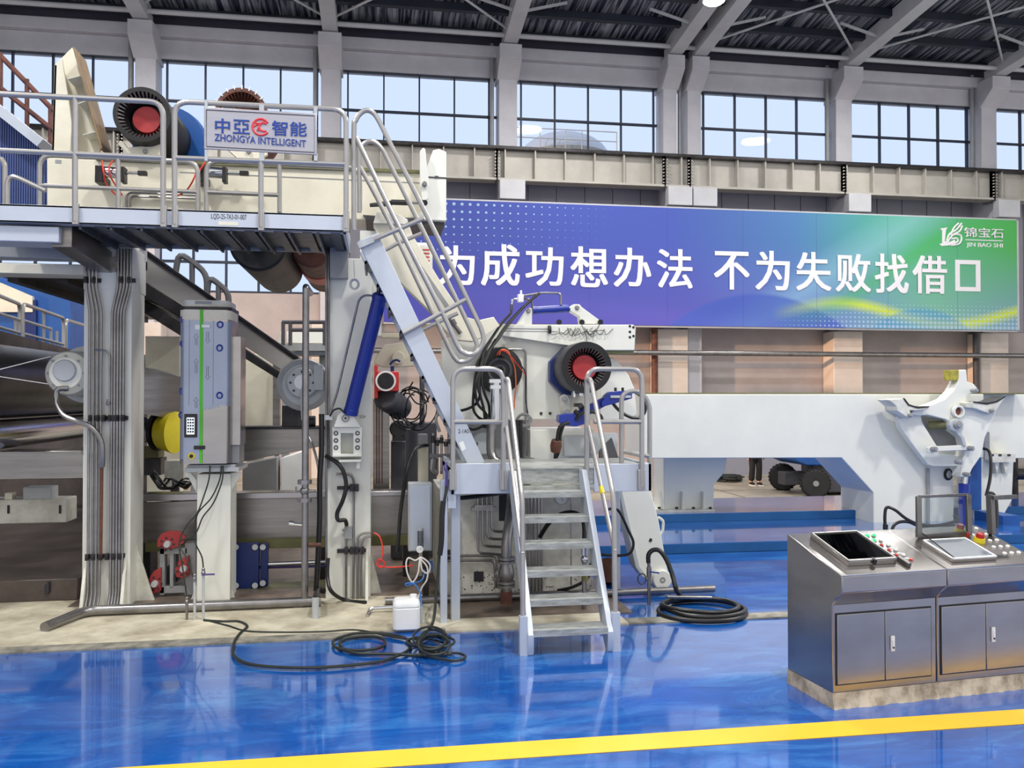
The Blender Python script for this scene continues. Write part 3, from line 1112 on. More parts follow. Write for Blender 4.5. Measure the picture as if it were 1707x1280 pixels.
# ------------------------------------------------------------------ steep ladder between the two platforms
YL0, YL1 = 7.55, 8.12
ld = thing('ship_ladder', 'steep pale steel ladder leaning from the high platform to the lower one', 'ladder', (W(797, 780, YL0).x, YL0, W(797, 780, YL0).z))
part('stringer', MB().pprism([(596, 402), (629, 388), (808, 770), (784, 784)], YL0, .05), 'fascia', ld, .004)
part('stringer', MB().pprism([(596, 402), (629, 388), (808, 770), (784, 784)], YL0, .05).v and (lambda q: q)(MB().prism(pts([(596, 402), (629, 388), (808, 770), (784, 784)], YL0), YL1, YL1 + .05)), 'fascia', ld, .004)
A_, B_ = W(603, 412, YL0), W(790, 770, YL0)
for k in range(9):
    p = A_.lerp(B_, (k + .6) / 9.4)
    part('tread', MB().box(p.x - .04, p.x + .13, YL0 + .05, YL1, p.z - .02, p.z + .01).box(p.x - .04, p.x - .02, YL0 + .05, YL1, p.z - .05, p.z + .01), 'checker', ld)
near = [(590, 384), (590, 222), (593, 201), (602, 188), (613, 184), (624, 190), (634, 206), (648, 234), (712, 360), (790, 522), (802, 548), (806, 566), (800, 582), (788, 590), (774, 588), (762, 575), (736, 518), (659, 366), (593, 228)]
m = MB().tube(crom(T([(a, b, YL0 - .03) for a, b in near]), 4), RR, 10)
hr = part('handrail', m, 'rail', ld)
for L in ([(601, 409), (706, 364)], [(672, 556), (777, 499)]):
    part('bracket', ptube(MB(), L, YL0 - .03, .021, 0), 'rail', hr)
a, b_ = W(597, 410, YL0 - .03), W(622, 399, YL0 - .03)
part('bolted_sleeve', MB().bar(a, b_, .05, .055), 'light_grey', hr)
far = [(599, 354), (599, 262), (602, 245), (613, 236), (626, 238), (638, 250), (648, 270), (694, 362), (762, 502), (792, 566), (794, 580), (786, 596), (772, 603), (757, 595), (730, 540), (645, 362), (600, 278)]
m = MB().tube(crom(T([(a, b, YL1) for a, b in far]), 4), RR, 10)
hr2 = part('handrail', m, 'rail', ld)
for L in ([(640, 418), (664, 405), (703, 389)], [(702, 551), (728, 538), (763, 522)]):
    part('bracket', ptube(MB(), L, YL1, .02, 0), 'rail', hr2)
part('handwriting', ptext('2-1A01', 764, 715, 784, 722, YL0 - .001, ext=.001), 'ink', ld)
part('paper_tag', MB().pprism([(765, 738), (772, 735), (777, 748), (770, 752)], YL0 - .002, .002), 'plastic_white', ld)
# connecting bracket at the platform corner
k_ = solo('corner_beam', MB().pbox(550, 386, 580, 464, 8.3, .1), 'grey_paint', 'short grey steel upright under the right end of the high platform', 'beam', bevel=.005)

# ------------------------------------------------------------------ lower platform
zP = W(950, 778, YP).z
LX0, LX1 = W(752, 790, YP).x, W(1086, 790, YP).x
t = thing('work_platform', 'low steel work platform with tubular rails at the top of the stairs', 'platform', ((LX0 + LX1) / 2, YP, 0.0))
zb = W(950, 817, YP).z
sx0, sx1 = W(853, 790, YP).x, W(990, 790, YP).x
part('deck', MB().box(LX0, LX1, YP + .02, YP + 1.0, zP - .05, zP), 'tread', t, .004)
part('toe_board', MB().box(LX0, sx0, YP, YP + .025, zb - .02, zP + .04).box(LX0, LX0 + .03, YP, YP + 1, zb - .02, zP + .04), 'fascia', t, .004)
part('toe_board', MB().box(sx1, LX1, YP, YP + .025, zb - .02, zP + .02).box(LX1 - .03, LX1, YP, YP + 1, zb - .02, zP + .02), 'fascia', t, .004)
part('edge_channel', MB().box(sx0, sx1, YP + .01, YP + .04, zb + .06, zP - .01).box(sx0, sx1, YP - .01, YP + .05, zb, zb + .045).box(sx0, sx1, YP - .005, YP + .05, zP - .02, zP), 'tread', t, .003)
part('leg', MB().box(LX0 + .01, LX0 + .09, YP + .1, YP + .18, 0.012, zP - .05), 'fascia', t, .004)
part('leg', MB().box(LX0 - .09, LX0 - .03, YP + .02, YP + .08, 0.012, zP - .1).box(LX0 - .09, LX0 + .05, YP + .03, YP + .06, zP - .2, zP - .1), 'fascia', t, .004)
part('leg', MB().box(LX1 - .1, LX1 - .03, YP + .9, YP + .98, 0.012, zP - .05), 'fascia', t, .004)
part('hanging_plate', MB().pbox(747, 818, 760, 847, YP + .01, .02), 'fascia', t)
rail_panel(t, [(755, 815), (755, 615), (839, 615), (839, 815)], [[(755, 703), (839, 703)]], YP - .02)
rail_panel(t, [(978, 812), (978, 615), (1070, 615), (1070, 812)], [[(990, 703), (1070, 703)]], YP - .02)
rail_panel(t, [(1083, 812), (1083, 672), (1066, 650), (1036, 655), (1036, 785)], [[(1036, 752), (1083, 760)]], YP + .25)
for px, py in ((755, 795), (839, 795), (1070, 795)):
    part('post_bracket', MB().pbox(px - 6, py - 12, px + 6, py + 22, YP - .035, .04), 'rail', t, .003)

# ------------------------------------------------------------------ stairs
s = thing('platform_stairs', 'silver metal stairs with six treads on the blue floor', 'stairs', ((sx0 + sx1) / 2, 6.8, 0))
Xl, Xr = WZ(889, 1092).x, WZ(1013, 1087).x
Yb = 6.40
def stringer(x0, x1):
    n = 6
    return MB().prism_x([(Yb, 0.0), (Yb + .05, 0.0), (Yb + .12, .06), (YP + .0, zP - .16), (YP + .0, zP - .02), (YP - .12, zP - .02), (Yb - .02, .16), (Yb - .02, 0.03)], x0, x1)
part('stringer', stringer(Xl - .045, Xl), 'fascia', s, .003)
part('stringer', stringer(Xr, Xr + .045), 'fascia', s, .003)
for k in range(6):
    z = zP * (k + 1) / 7.0 + .0
    y = Yb - .02 + (YP - Yb) * k / 6.3
    part('tread', MB().prism_x([(y, z), (y, z - .05), (y + .014, z - .05), (y + .014, z - .014), (y + .18, z - .014), (y + .18, z - .05), (y + .194, z - .05), (y + .194, z)], Xl, Xr), 'tread', s)
def srail(xa, sgn):
    zt = W(848, 632, YP).z
    P_ = [(xa, YP - .02, zt - .55), (xa, YP - .02, zt), (xa, YP - .14, zt), (xa, Yb + .08, zP * .42 + .62), (xa, Yb + .03, .1)]
    return MB().tube(fillet(P_, .1, 6), .021, 10)
for xa, sg in ((Xl - .075, -1), (Xr + .075, 1)):
    o = part('handrail', srail(xa, sg), 'rail', s)
    zt = W(848, 632, YP).z
    part('middle_rail', MB().tube([(xa, YP - .05, zt - .42), (xa, Yb + .05, zP * .42 + .2)], .018, 10), 'rail', o)
    part('foot_post', MB().box(xa - .03, xa + .03, Yb + .0, Yb + .06, 0.0, .3), 'fascia', o)
c = Vector((Xr + .075, Yb + .05 + (YP - Yb - .1) * .45, 0))
zt = W(848, 632, YP).z
zc = (zP * .42 + .2) + ((zt - .42) - (zP * .42 + .2)) * .45
part('yellow_tape', MB().cyl((c.x, c.y - .02, zc - .02), (c.x, c.y + .03, zc + .03), .0205, 10), 'yellow', s)


# ================================================================== MACHINE: LEFT FRAME
YC = 8.42
DY = Vector((0, 1, 0))


def disc_bolts(mb, c, axis, R, n, r, L, ph=0):
    d = Vector(axis).normalized()
    u = d.orthogonal().normalized()
    w = d.cross(u)
    for k in range(n):
        a = 2 * math.pi * k / n + ph
        p = Vector(c) + (u * math.cos(a) + w * math.sin(a)) * R
        mb.cyl(p, p + d * L, r, 8)
    return mb


def pxr(px, Y):
    return px * Y * 0.985 / 1400.0


# ---- left column with the pipe bundles
c1 = thing('frame_column', 'white machine column at the left covered with steel pipe bundles', 'column', (-2.54, YC, 0.016))
m = MB()
m.box(-2.755, -2.33, YC, YC + .44, .016, 3.42).box(-2.7, -2.4, YC + .5, YC + .8, 3.3, 3.94).box(-2.7, -2.4, YC + .3, YC + .8, 3.3, 3.4)
part('post', m, 'white_paint', c1, .006)
m = MB().box(-2.79, -2.72, YC - .06, YC + .45, 3.33, 3.42) if False else MB().box(-2.76, -2.32, YC - .006, YC + .45, 3.0, 3.4)
part('head', m, 'white_paint', c1, .01)
for x in (-2.72, -2.37):
    part('gusset', MB().prism_x([(YC, .016), (YC - .15, .016), (YC - .13, .07), (YC, .52)], x - .015, x + .015), 'worn_white', c1, .003)
part('gusset', MB().prism([(-2.33, .016), (-2.16, .016), (-2.19, .1), (-2.33, .56)], YC + .2, YC + .23), 'worn_white', c1, .003)
# pipes: two bundles, with an offset below the head
pipes = []
def bundle(x0, n, pitch, xt, top_n_pitch):
    for k in range(n):
        xa = x0 + k * pitch
        xb = xt + k * top_n_pitch
        P_ = [(xa - .0, YC - .12, .03), (xa, YC - .045, .16), (xa, YC - .045, W(170, 520, YC).z), (xb, YC - .045, W(170, 478, YC).z), (xb, YC - .045, W(170, 415, YC).z)]
        pipes.append(fillet(P_, .05, 3))
bundle(W(151, 700, YC).x, 4, .034, W(146, 440, YC).x, .03)
bundle(W(188, 700, YC).x, 5, .026, W(199, 440, YC).x, .028)
for P_ in pipes:
    part('pipe', MB().tube(P_, .0125, 8), 'pipe_steel', c1)
for py, x0, x1 in ((466, 138, 166), (466, 197, 224), (697, 146, 211), (929, 140, 206)):
    a, b_ = W(x0, py, YC - .06), W(x1, py, YC - .06)
    m = MB().box(a.x, b_.x, YC - .03, YC, a.z - .02, a.z + .02)
    n = int((b_.x - a.x) / .05)
    for k in range(n):
        x = a.x + .01 + k * (b_.x - a.x) / n
        m.box(x, x + .03, YC - .075, YC - .03, a.z - .03, a.z + .03)
        m.cyl((x + .015, YC - .075, a.z), (x + .015, YC - .09, a.z), .01, 6)
    part('pipe_clamp', m, 'dark_steel', c1, .003)
P_ = T([(158, 583, YC - .06), (176, 583, YC - .06), (183, 592, YC - .06), (183, 690, YC - .06)])
part('thin_pipe', MB().tube(fillet(P_, .04, 5), .009, 8), 'pipe_steel', c1)
a = W(181, 676, YC - .06)
part('valve', MB().cyl(a, a + Vector((0, 0, .06)), .017, 8).sphere(a + Vector((0, 0, .02)), .022, 8), 'pipe_steel', c1)
part('handwriting', ptext('8-3-2', 135.5, 744, 139, 758, YC - .007, ext=.001), 'ink', c1)

# ---- white gearbox flange on the left of the column and its hose
g = thing('bearing_housing', 'pale grey round bearing housing left of the pipe-covered column', 'housing', tuple(W(116, 625, 8.6)))
c = W(113, 622, 8.6)
part('drum', MB().lathe(c, DY, [(0, .20), (.03, .215), (.5, .235), (.52, .29), (.6, .29)], 40), 'light_grey', g)
part('cover', MB().lathe(c - DY * .06, DY, [(0, .0), (0, .145), (.012, .155), (.06, .2)], 40), 'white_paint', g)
part('cap', MB().lathe(W(112, 618, 8.6) - DY * .085, DY, [(0, 0), (0, .095), (.015, .105), (.03, .105)], 32), 'light_grey', g)
part('bolts', disc_bolts(MB(), c - DY * .06, -DY, .165, 8, .011, .02), 'grey_paint', g)
c = W(94, 649, 8.5)
part('elbow', MB().tube(fillet([c + Vector((.1, .02, .01)), c + Vector((0, .0, .01)), c + Vector((0, 0, -.12))], .05, 5), .026, 10), 'pipe_steel', g)
h = T([(94, 664, 8.42), (95, 675, 8.4), (106, 692, 8.36), (128, 702, 8.33), (152, 712, 8.33), (168, 733, 8.33), (171, 760, 8.34), (170, 778, 8.36)])
solo('braided_hose', MB().tube(h, .024, 10, 5), 'pipe_steel', 'grey braided hose looping from the round housing down the left column', 'hose')
solo('copper_pipe', MB().cyl(W(170, 776, 8.36), W(168, 930, 8.36), .014, 8), 'rust', 'thin copper pipe on the left column under the braided hose', 'pipe')

# ---- rolls inside the frame at the left
for nm, px, py, r, Y0, Y1, mt, lb in (('calender_roll', 0, 636, .385, 9.5, 14.0, 'dark_roll', 'big dark polished roll in the machine left of the column'),
                                      ('chrome_roll', 0, 724, .15, 9.3, 13.0, 'chrome', 'slim chrome roll under the big dark roll'),):
    c = W(px, py, Y0)
    c.y = Y0 = 8.0
    t = thing(nm, lb, 'roll', (c.x, Y0, c.z))
    part('shell', MB().lathe(c, DY, [(0, r * .6), (.02, r), (Y1 - Y0 - .02, r), (Y1 - Y0, r * .6)], 56), mt, t)
    part('journal', MB().cyl(c - DY * .25, c + DY * (Y1 - Y0 + .3), r * .4, 24), 'steel', t)
c = W(250, 716, 11.6)
t = thing('roll_coupling', 'yellow flared guard on the end of a steel roll right of the left column', 'guard', tuple(c))
part('stub', MB().cyl(W(238, 716, 11.4), W(263, 718, 11.6), .16, 28), 'chrome', t)
part('collar', MB().ring(W(262, 719, 11.5), Vector((1, -.35, 0)), .25, .15, .05, 32), 'dark_steel', t)
m = MB().lathe(W(267, 720, 11.45), Vector((1, -.3, -.03)), [(0, .2), (.02, .22), (.2, .27), (.21, .27), (.22, .2)], 32)
part('guard', m, 'yellow', t)
part('bottom_tray', MB().pbox(240, 744, 264, 763, 11.5, .3), 'olive', t)
solo('roll_bracket', MB().pbox(240, 764, 268, 792, 11.55, .3), 'dark_steel', 'dark bracket below the yellow guard', 'bracket')
solo('machine_beam', MB().box(-5.2, -2.95, 9.3, 9.7, W(0, 800, 9.3).z, W(0, 752, 9.3).z), 'brushed', 'brownish steel beam under the rolls at the far left', 'beam', bevel=.01)
m = MB().box(-5.2, W(112, 850, 9.8).x, 9.8, 10.1, W(60, 872, 9.8).z, W(60, 832, 9.8).z)
o = solo('lower_beam', m, 'worn_white', 'low cream beam with small slots at the far left', 'beam', bevel=.01)
for px in (12, 98):
    part('slot', MB().pbox(px, 842, px + 4, 856, 9.795, .01), 'ink', o)
solo('machine_box', MB().pbox(38, 812, 86, 833, 9.82, .2), 'light_grey', 'small pale box on the low beam at the far left', 'box', bevel=.01)
solo('machine_block', MB().pbox(8, 822, 20, 833, 9.82, .1), 'cream_paint', 'tiny cream block on the low beam at the far left', 'block')
solo('inner_wall', MB().box(-7.5, -3.25, 14.5, 14.7, FZ, W(60, 590, 14.5).z), 'oily', 'dark steel back plate behind the rolls at the far left', 'plate')
o = solo('machine_plinth', MB().box(-5.5, -2.9, 8.75, 14.2, .016, W(60, 966, 8.75).z), 'oily', 'dark oily base slab beneath the rolls at the far left', 'base', bevel=.01)
part('bolt', MB().cyl(W(78, 990, 8.74), W(78, 975, 8.74), .02, 8).box(W(76, 985, 8.7).x, W(80, 985, 8.7).x, 8.72, 8.75, W(78, 988, 8.74).z, W(78, 970, 8.74).z), 'ink', o)
# wires
for L in ([(-5, 617, 8.4), (85, 594, 8.5)], [(-5, 627, 8.4), (80, 640, 8.5)]):
    solo('thin_cord', MB().tube(T(L), .004, 6), 'white_hose', ('upper' if L[0][1] < 620 else 'lower') + ' thin pale cord stretched across the big dark roll', 'cord')

# ---- walkway with rails behind, and the blue wall panels beyond
wk = thing('rear_walkway', 'steel walkway with pale guard rails behind the left column', 'walkway', (-4.0, 13, 2.0))
a = W(0, 560, 9.6)
part('side_beam', MB().add([tuple(W(-30, 543, 9.2)), tuple(W(140, 588, 14.5)), tuple(W(140, 612, 14.5)), tuple(W(-30, 578, 9.2))] + [tuple(W(*q) + Vector((-.6, 0, 0))) for q in ((-30, 543, 9.2), (140, 588, 14.5), (140, 612, 14.5), (-30, 578, 9.2))],
      [(0, 1, 2, 3), (7, 6, 5, 4), (0, 4, 5, 1), (1, 5, 6, 2), (2, 6, 7, 3), (3, 7, 4, 0)]), 'dark_steel', wk)
Yq = lambda x: 9.2 + (x + 30) / 170 * 5.3
for L in ([(-20, 485), (33, 507), (33, 556)], [(38, 562), (38, 506), (106, 530), (106, 580)], [(110, 582), (110, 533), (150, 545)]):
    o = part('guardrail', MB().tube(fillet([W(a, b, Yq(a)) for a, b in L], .1, 4), .024, 8), 'rail', wk)
for L in ([(-20, 517), (33, 533)], [(-20, 540), (33, 555)], [(38, 534), (85, 548)], [(38, 556), (106, 574)]):
    part('middle_rail', MB().tube([W(a, b, Yq(a)) for a, b in L], .02, 8), 'rail', wk)
for L in ([(73, 519), (73, 572)], [(85, 548), (85, 575)], [(95, 552), (95, 577)], [(26, 532), (26, 560)]):
    part('post', MB().tube([W(a, b, Yq(a)) for a, b in L], .02, 8), 'rail', wk)
bb = thing('blue_room', 'blue panelled room standing behind the walkway at the far left', 'room', (W(70, 500, 18).x, 18, FZ))
part('blue_wall', MB().box(W(-120, 500, 18).x, W(117, 500, 18).x, 18, 20, FZ, W(0, 440, 18).z), 'mid_blue', bb)
part('white_panel', MB().pprism([(-60, 452), (0, 471), (54, 494), (54, 520), (-60, 520)], 17.9, .1), 'cream_paint', bb)
part('door_gap', MB().pprism([(36, 500), (60, 500), (60, 640), (36, 640)], 17.92, .08), 'deep_blue', bb)

# ---- inclined stainless beams and cross members between the columns
o = thing('inclined_beam', 'long stainless beam slanting down from the left column to the drum', 'beam', tuple(W(370, 520, 9.6)))
def slab(L, Y0, d0, Y1=None):
    """four-sided plate given as photo outline, near end at Y0 and far end at Y1"""
    Y1 = Y1 or Y0
    q = [W(L[0][0], L[0][1], Y0), W(L[1][0], L[1][1], Y1), W(L[2][0], L[2][1], Y1), W(L[3][0], L[3][1], Y0)]
    v = [tuple(p) for p in q] + [tuple(p + Vector((0, d0, 0))) for p in q]
    return MB().add(v, [(0, 1, 2, 3), (7, 6, 5, 4), (0, 4, 5, 1), (1, 5, 6, 2), (2, 6, 7, 3), (3, 7, 4, 0)])
part('web', slab([(238, 416), (497, 598), (497, 634), (238, 468)], 9.5, .08, 10.2), 'stainless', o, .004)
part('lower_flange', slab([(238, 468), (468, 622), (464, 632), (238, 492)], 9.35, .3, 10.0), 'dark_steel', o, .004)
part('top_flange', slab([(238, 413), (497, 595), (497, 599), (238, 417)], 9.4, .3, 10.1), 'dark_steel', o)
o = solo('second_beam', slab([(238, 498), (400, 596), (400, 622), (238, 520)], 10.6, .25, 11.2), 'dark_steel', 'dark beam running parallel below the slanting stainless beam', 'beam', bevel=.004)
o = solo('roll_beam', slab([(240, 612), (300, 628), (300, 700), (240, 690)], 11.0, .4, 11.5), 'brushed', 'stainless roll body between the left column and the film-wrapped cabinet', 'roll')
o = thing('stainless_crossbeam', 'horizontal stainless crossbeam behind the middle column', 'beam', tuple(W(470, 765, 9.8)))
part('web', slab([(372, 713), (545, 713), (545, 742), (372, 776)], 9.6, .3), 'brushed', o, .004)
part('leg', MB().box(W(374, 776, 9.7).x, W(382, 776, 9.7).x, 9.7, 9.8, .01, W(374, 776, 9.7).z), 'dark_steel', o)
part('top_plate', slab([(396, 711), (545, 711), (545, 715), (396, 716)], 9.5, .4), 'dark_steel', o)
# far panels and bits seen in the gap
solo('control_panel_box', slab([(404, 774), (462, 762), (462, 822), (404, 822)], 12.5, .4).box(W(406, 822, 12.5).x, W(460, 822, 12.5).x, 12.5 + .05, 12.5 + 0.35, FZ, W(406, 822, 12.5).z), 'grey_paint', 'grey cabinet panel under the crossbeam behind the white pedestal', 'cabinet', bevel=.01)
solo('cream_cabinet', slab([(468, 764), (504, 752), (504, 822), (468, 822)], 12.6, .4).box(W(470, 822, 12.6).x, W(502, 822, 12.6).x, 12.6 + .05, 12.6 + 0.35, FZ, W(470, 822, 12.6).z), 'plastic_white', 'bright cream cabinet under the crossbeam left of the middle column', 'cabinet', bevel=.01)
solo('cabinet_post', MB().pbox(405, 590, 464, 712, 13.2, .3).box(W(410, 712, 13.2).x, W(440, 712, 13.2).x, 13.2 + .05, 13.2 + 0.2, FZ, W(410, 712, 13.2).z), 'cream_paint', 'pale machine panel between the wrapped cabinet and the round drum', 'panel', bevel=.01)
solo('frame_post', MB().pbox(455, 600, 466, 712, 12.9, .15).box(W(457, 712, 12.9).x, W(464, 712, 12.9).x, 12.9 + .05, 12.9 + 0.12, FZ, W(457, 712, 12.9).z), 'brushed', 'thin steel post left of the round drum', 'post')
solo('far_cabinet', MB().pbox(242, 560, 300, 632, 13.5, .3).box(W(244, 632, 13.5).x, W(300, 632, 13.5).x, 13.5 + .05, 13.5 + 0.25, FZ, W(244, 632, 13.5).z), 'cream_paint', 'pale machine panel seen right of the left column', 'panel', bevel=.01)
o = thing('rear_bridge', 'grey bridge platform with dark rails far behind the drum', 'bridge', tuple(W(505, 590, 15)))
part('beam', MB().pbox(470, 573, 545, 585, 15, .8), 'grey_paint', o)
for x in (476, 538):
    part('leg', MB().box(W(x, 580, 15.3).x - .06, W(x, 580, 15.3).x + .06, 15.3, 15.42, FZ, W(x, 580, 15.3).z), 'grey_paint', o)
m = MB()
for L in ([(470, 537), (545, 537)], [(484, 550), (545, 550)]):
    m.tube(T([(a, b, 15) for a, b in L]), .035, 6)
for x in (472, 484, 541):
    m.tube(T([(x, 537, 15), (x, 574, 15)]), .035, 6)
part('railing', m, 'dark_grey', o)
part('white_block', MB().pprism([(462, 572), (470, 545), (470, 572)], 15.3, .3).pbox(478, 552, 540, 572, 15.6, .5), 'white_paint', o)
part('grating', MB().pbox(488, 586, 545, 592, 14.8, .6), 'checker', o)
# far stair rail in front of the window at mid-left
o = thing('far_stair_rail', 'dark stair rail descending in front of the window behind the wrapped cabinet', 'railing', tuple(W(340, 460, 17)))
part('handrail', MB().tube(fillet(T([(292, 460, 17), (298, 420, 17), (345, 455, 17), (345, 490, 17)]), .2, 4), .06, 8), 'dark_grey', o)
part('handrail', MB().tube(fillet(T([(345, 490, 17), (348, 460, 17), (381, 487, 17), (381, 512, 17)]), .2, 4), .06, 8), 'dark_grey', o)
for L in ([(320, 437), (320, 470)], [(364, 474), (364, 500)]):
    part('post', MB().tube(T([(a, b, 17) for a, b in L]), .05, 8), 'dark_grey', o)
for x, y in ((325, 485), (378, 515)):
    part('leg', MB().box(W(x, y, 17.15).x - .06, W(x, y, 17.15).x + .06, 17.15, 17.27, FZ, W(x, y, 17.15).z), 'grey_paint', o)
part('stringer', slab([(285, 455), (385, 512), (385, 526), (285, 469)], 17.1, .2), 'grey_paint', o)

# ---- stainless trough along the bottom
o = thing('stainless_trough', 'long stainless trough between the columns near the floor', 'trough', tuple(W(460, 905, 9.5)))
part('tank_wall', slab([(238, 838), (684, 820), (684, 893), (238, 905)], 9.3, .05), 'brushed', o, .004)
part('rim', slab([(236, 824), (690, 818), (690, 826), (236, 836)], 9.25, .25), 'stainless', o, .006)
part('leg', MB().pbox(238, 905, 250, 990, 9.35, .3), 'dark_steel', o)
part('leg', MB().pbox(530, 900, 542, 985, 9.35, .3), 'dark_steel', o)
part('leg', MB().pbox(672, 893, 682, 985, 9.35, .3), 'dark_steel', o)
part('splash_tray', slab([(242, 905), (690, 893), (690, 908), (242, 920)], 9.2, .2), 'olive', o)
# blue-black block and rods below it
o = thing('slide_block', 'dark blue bolted slide block on chrome rods near the floor', 'block', tuple(W(410, 985, 9.0)))
part('plate', MB().pbox(384, 907, 431, 981, 9.0, .1), 'deep_blue', o, .006)
part('plate', MB().pbox(434, 907, 446, 981, 9.05, .1), 'deep_blue', o, .006)
for q in ((393, 912), (425, 912), (393, 976), (425, 976), (438, 912), (438, 972)):
    part('washer', MB().cyl(W(q[0], q[1], 9.0), W(q[0], q[1], 8.98), .03, 12), 'light_grey', o)
part('rod', MB().cyl(W(431, 941, 9.1), W(545, 936, 9.1), .022, 12), 'chrome', o)
part('rod', MB().cyl(W(431, 946, 9.15), W(545, 943, 9.15), .014, 12), 'purple_cable', o)
solo('guide_rail', MB().box(W(384, 990, 9).x, W(560, 990, 9).x, 8.95, 9.3, .016, W(400, 982, 9).z), 'olive', 'olive guide rail on the floor under the dark blue block', 'rail')
# oil-stained ground inside the frame
struct('floor_inner', MB().box(-2.9, 0.55, 8.95, 13.75, -.2, 0.01), 'brown_floor')
struct('floor_inner', MB().box(-9, -2.9, 8.95, 13.75, -.2, 0.006), 'dark_grey')
struct('floor_inner', MB().box(-2.9, .55, 8.47, 8.95, 0, .02), 'brown_floor')
struct('floor_pit', MB().box(-26, 2.35, 10.25, 13.75, -.9, -.02), 'brown_floor')

# ---- red caster brackets in their pale frame
o = thing('roller_guide', 'pale steel frame carrying red round roller brackets near the floor', 'frame', tuple(W(285, 990, 8.75)))
a = W(266, 912, 8.75)
m = MB()
for q in ((266, 914, 274, 992), (308, 905, 326, 992), (266, 914, 312, 923), (266, 978, 312, 988), (283, 922, 289, 980)):
    m.pbox(q[0], q[1], q[2], q[3], 8.75, .12)
part('frame', m, 'grey_paint', o, .005)
for L, hub in (([(262, 912), (262, 900), (268, 890), (282, 885), (300, 886), (310, 895), (306, 905), (296, 912), (280, 916)], (279, 907)),
               ([(243, 984), (246, 968), (256, 952), (268, 946), (268, 985), (256, 990)], (258, 973)),
               ([(291, 950), (298, 935), (314, 926), (316, 958), (306, 964), (294, 962)], (306, 948))):
    p = part('red_bracket', MB().pprism(L, 8.7, .04), 'red_dark', o, .005)
    c = W(hub[0], hub[1], 8.7)
    part('hub', MB().lathe(c - DY * .04, DY, [(0, .0), (0, .028), (.04, .036)], 16), 'light_grey', p)
    part('holes', disc_bolts(MB(), c, -DY, .062, 7, .012, .003, .5), 'ink', p)
part('roller', MB().cyl(W(285, 958, 8.85), W(285, 958, 8.85) + DY * .3, .09, 24), 'dark_steel', o)

# ---- pedestal and the film-wrapped cabinet
o = thing('pedestal', 'white steel pedestal standing on the cream apron under the wrapped cabinet', 'pedestal', tuple(W(357, 1005, 8.5)))
a, b_ = W(328, 900, 8.5), W(384, 900, 8.5)
part('post', MB().box(a.x, b_.x, 8.5, 8.85, .02, W(350, 790, 8.5).z), 'white_paint', o, .006)
part('head_gusset', MB().pprism([(318, 788), (328, 800), (328, 822), (310, 788)], 8.55, .03), 'white_paint', o, .002)
part('head_gusset', MB().pprism([(402, 788), (384, 822), (384, 788)], 8.55, .03), 'white_paint', o, .002)
part('foot_gusset', MB().pprism([(328, 975), (316, 1004), (328, 1004)], 8.6, .03).pprism([(384, 975), (393, 1004), (384, 1004)], 8.6, .03), 'worn_white', o, .002)
part('top_plate', MB().pbox(308, 780, 398, 786, 8.42, .55).pbox(312, 775, 392, 779, 8.45, .5), 'light_grey', o, .003)
o = thing('wrapped_cabinet', 'tall rounded stainless cabinet in torn blue protective film with a green strip', 'cabinet', tuple(W(350, 775, 8.4)))
YK = 8.36
a, b_ = W(298, 640, YK), W(384, 640, YK)
zt_, zb_ = W(340, 512, YK).z, W(340, 773, YK).z
def rbox(x0, x1, y0, y1, r, z0, z1, inset=0.0):
    P_ = []
    for cx, cy, s in ((x0 + r, y0 + r, 180), (x1 - r, y0 + r, 270), (x1 - r, y1 - r, 0), (x0 + r, y1 - r, 90)):
        for k in range(7):
            t_ = rad(s + 90 * k / 6)
            P_.append((cx + math.cos(t_) * r, cy + math.sin(t_) * r))
    n = len(P_)
    v = [(x, y, z0) for x, y in P_] + [(x, y, z1) for x, y in P_]
    return MB().add(v, [tuple(range(n - 1, -1, -1)), tuple(range(n, 2 * n))] + [(i, (i + 1) % n, (i + 1) % n + n, i + n) for i in range(n)])
part('body', rbox(a.x, b_.x, YK, YK + .5, .07, zb_, zt_), 'stainless', o)
part('top_cap', rbox(a.x + .02, b_.x - .02, YK + .02, YK + .48, .07, zt_, W(340, 500, YK).z), 'worn_white', o)
part('top_rim', rbox(a.x - .006, b_.x + .006, YK - .006, YK + .506, .076, W(340, 516, YK).z, W(340, 511, YK).z), 'dark_steel', o)
part('name_plate', MB().pbox(325, 501.5, 353, 507, YK + .015, .01), 'grey_paint', o)
# protective film over the upper front with a torn lower edge
def filmsheet(x0, x1, zt, lowf, n=26):
    mb = MB()
    v, f = [], []
    for k in range(n + 1):
        x = x0 + (x1 - x0) * k / n
        r = .07
        y = YK
        if x < a.x + r: y = YK + r - math.sqrt(max(0, r * r - (a.x + r - x) ** 2))
        if x > b_.x - r: y = YK + r - math.sqrt(max(0, r * r - (x - b_.x + r) ** 2))
        for z in (lowf(k / n), zt):
            v += [(x, y - .004, z), (x, y - .001, z)]
    for k in range(n):
        i = k * 4
        f += [(i, i + 4, i + 6, i + 2), (i + 1, i + 3, i + 7, i + 5), (i, i + 1, i + 5, i + 4), (i + 2, i + 6, i + 7, i + 3)]
    return mb.add(v, f)
random.seed(7)
xg = W(336, 640, YK).x
part('protective_film', filmsheet(a.x + .001, xg - .004, W(320, 533, YK).z, lambda k: W(320, 765, YK).z), 'film', o)
tear = [random.uniform(-.03, .01) for _ in range(60)]
part('protective_film', filmsheet(xg + .012, b_.x - .001, W(360, 536, YK).z, lambda k: W(360, 680 - 8 * k, YK).z + tear[int(k * 26)]), 'film', o)
part('film_band', rbox(a.x - .003, b_.x + .003, YK - .003, YK + .45, .072, W(340, 532, YK).z, W(340, 517, YK).z), 'cream_paint', o)
part('green_strip', MB().prism(pts([(333.5, 516), (339, 516), (337.5, 772), (332.5, 772)], YK), YK - .008, YK - .004), 'green_tape', o)
m = MB()
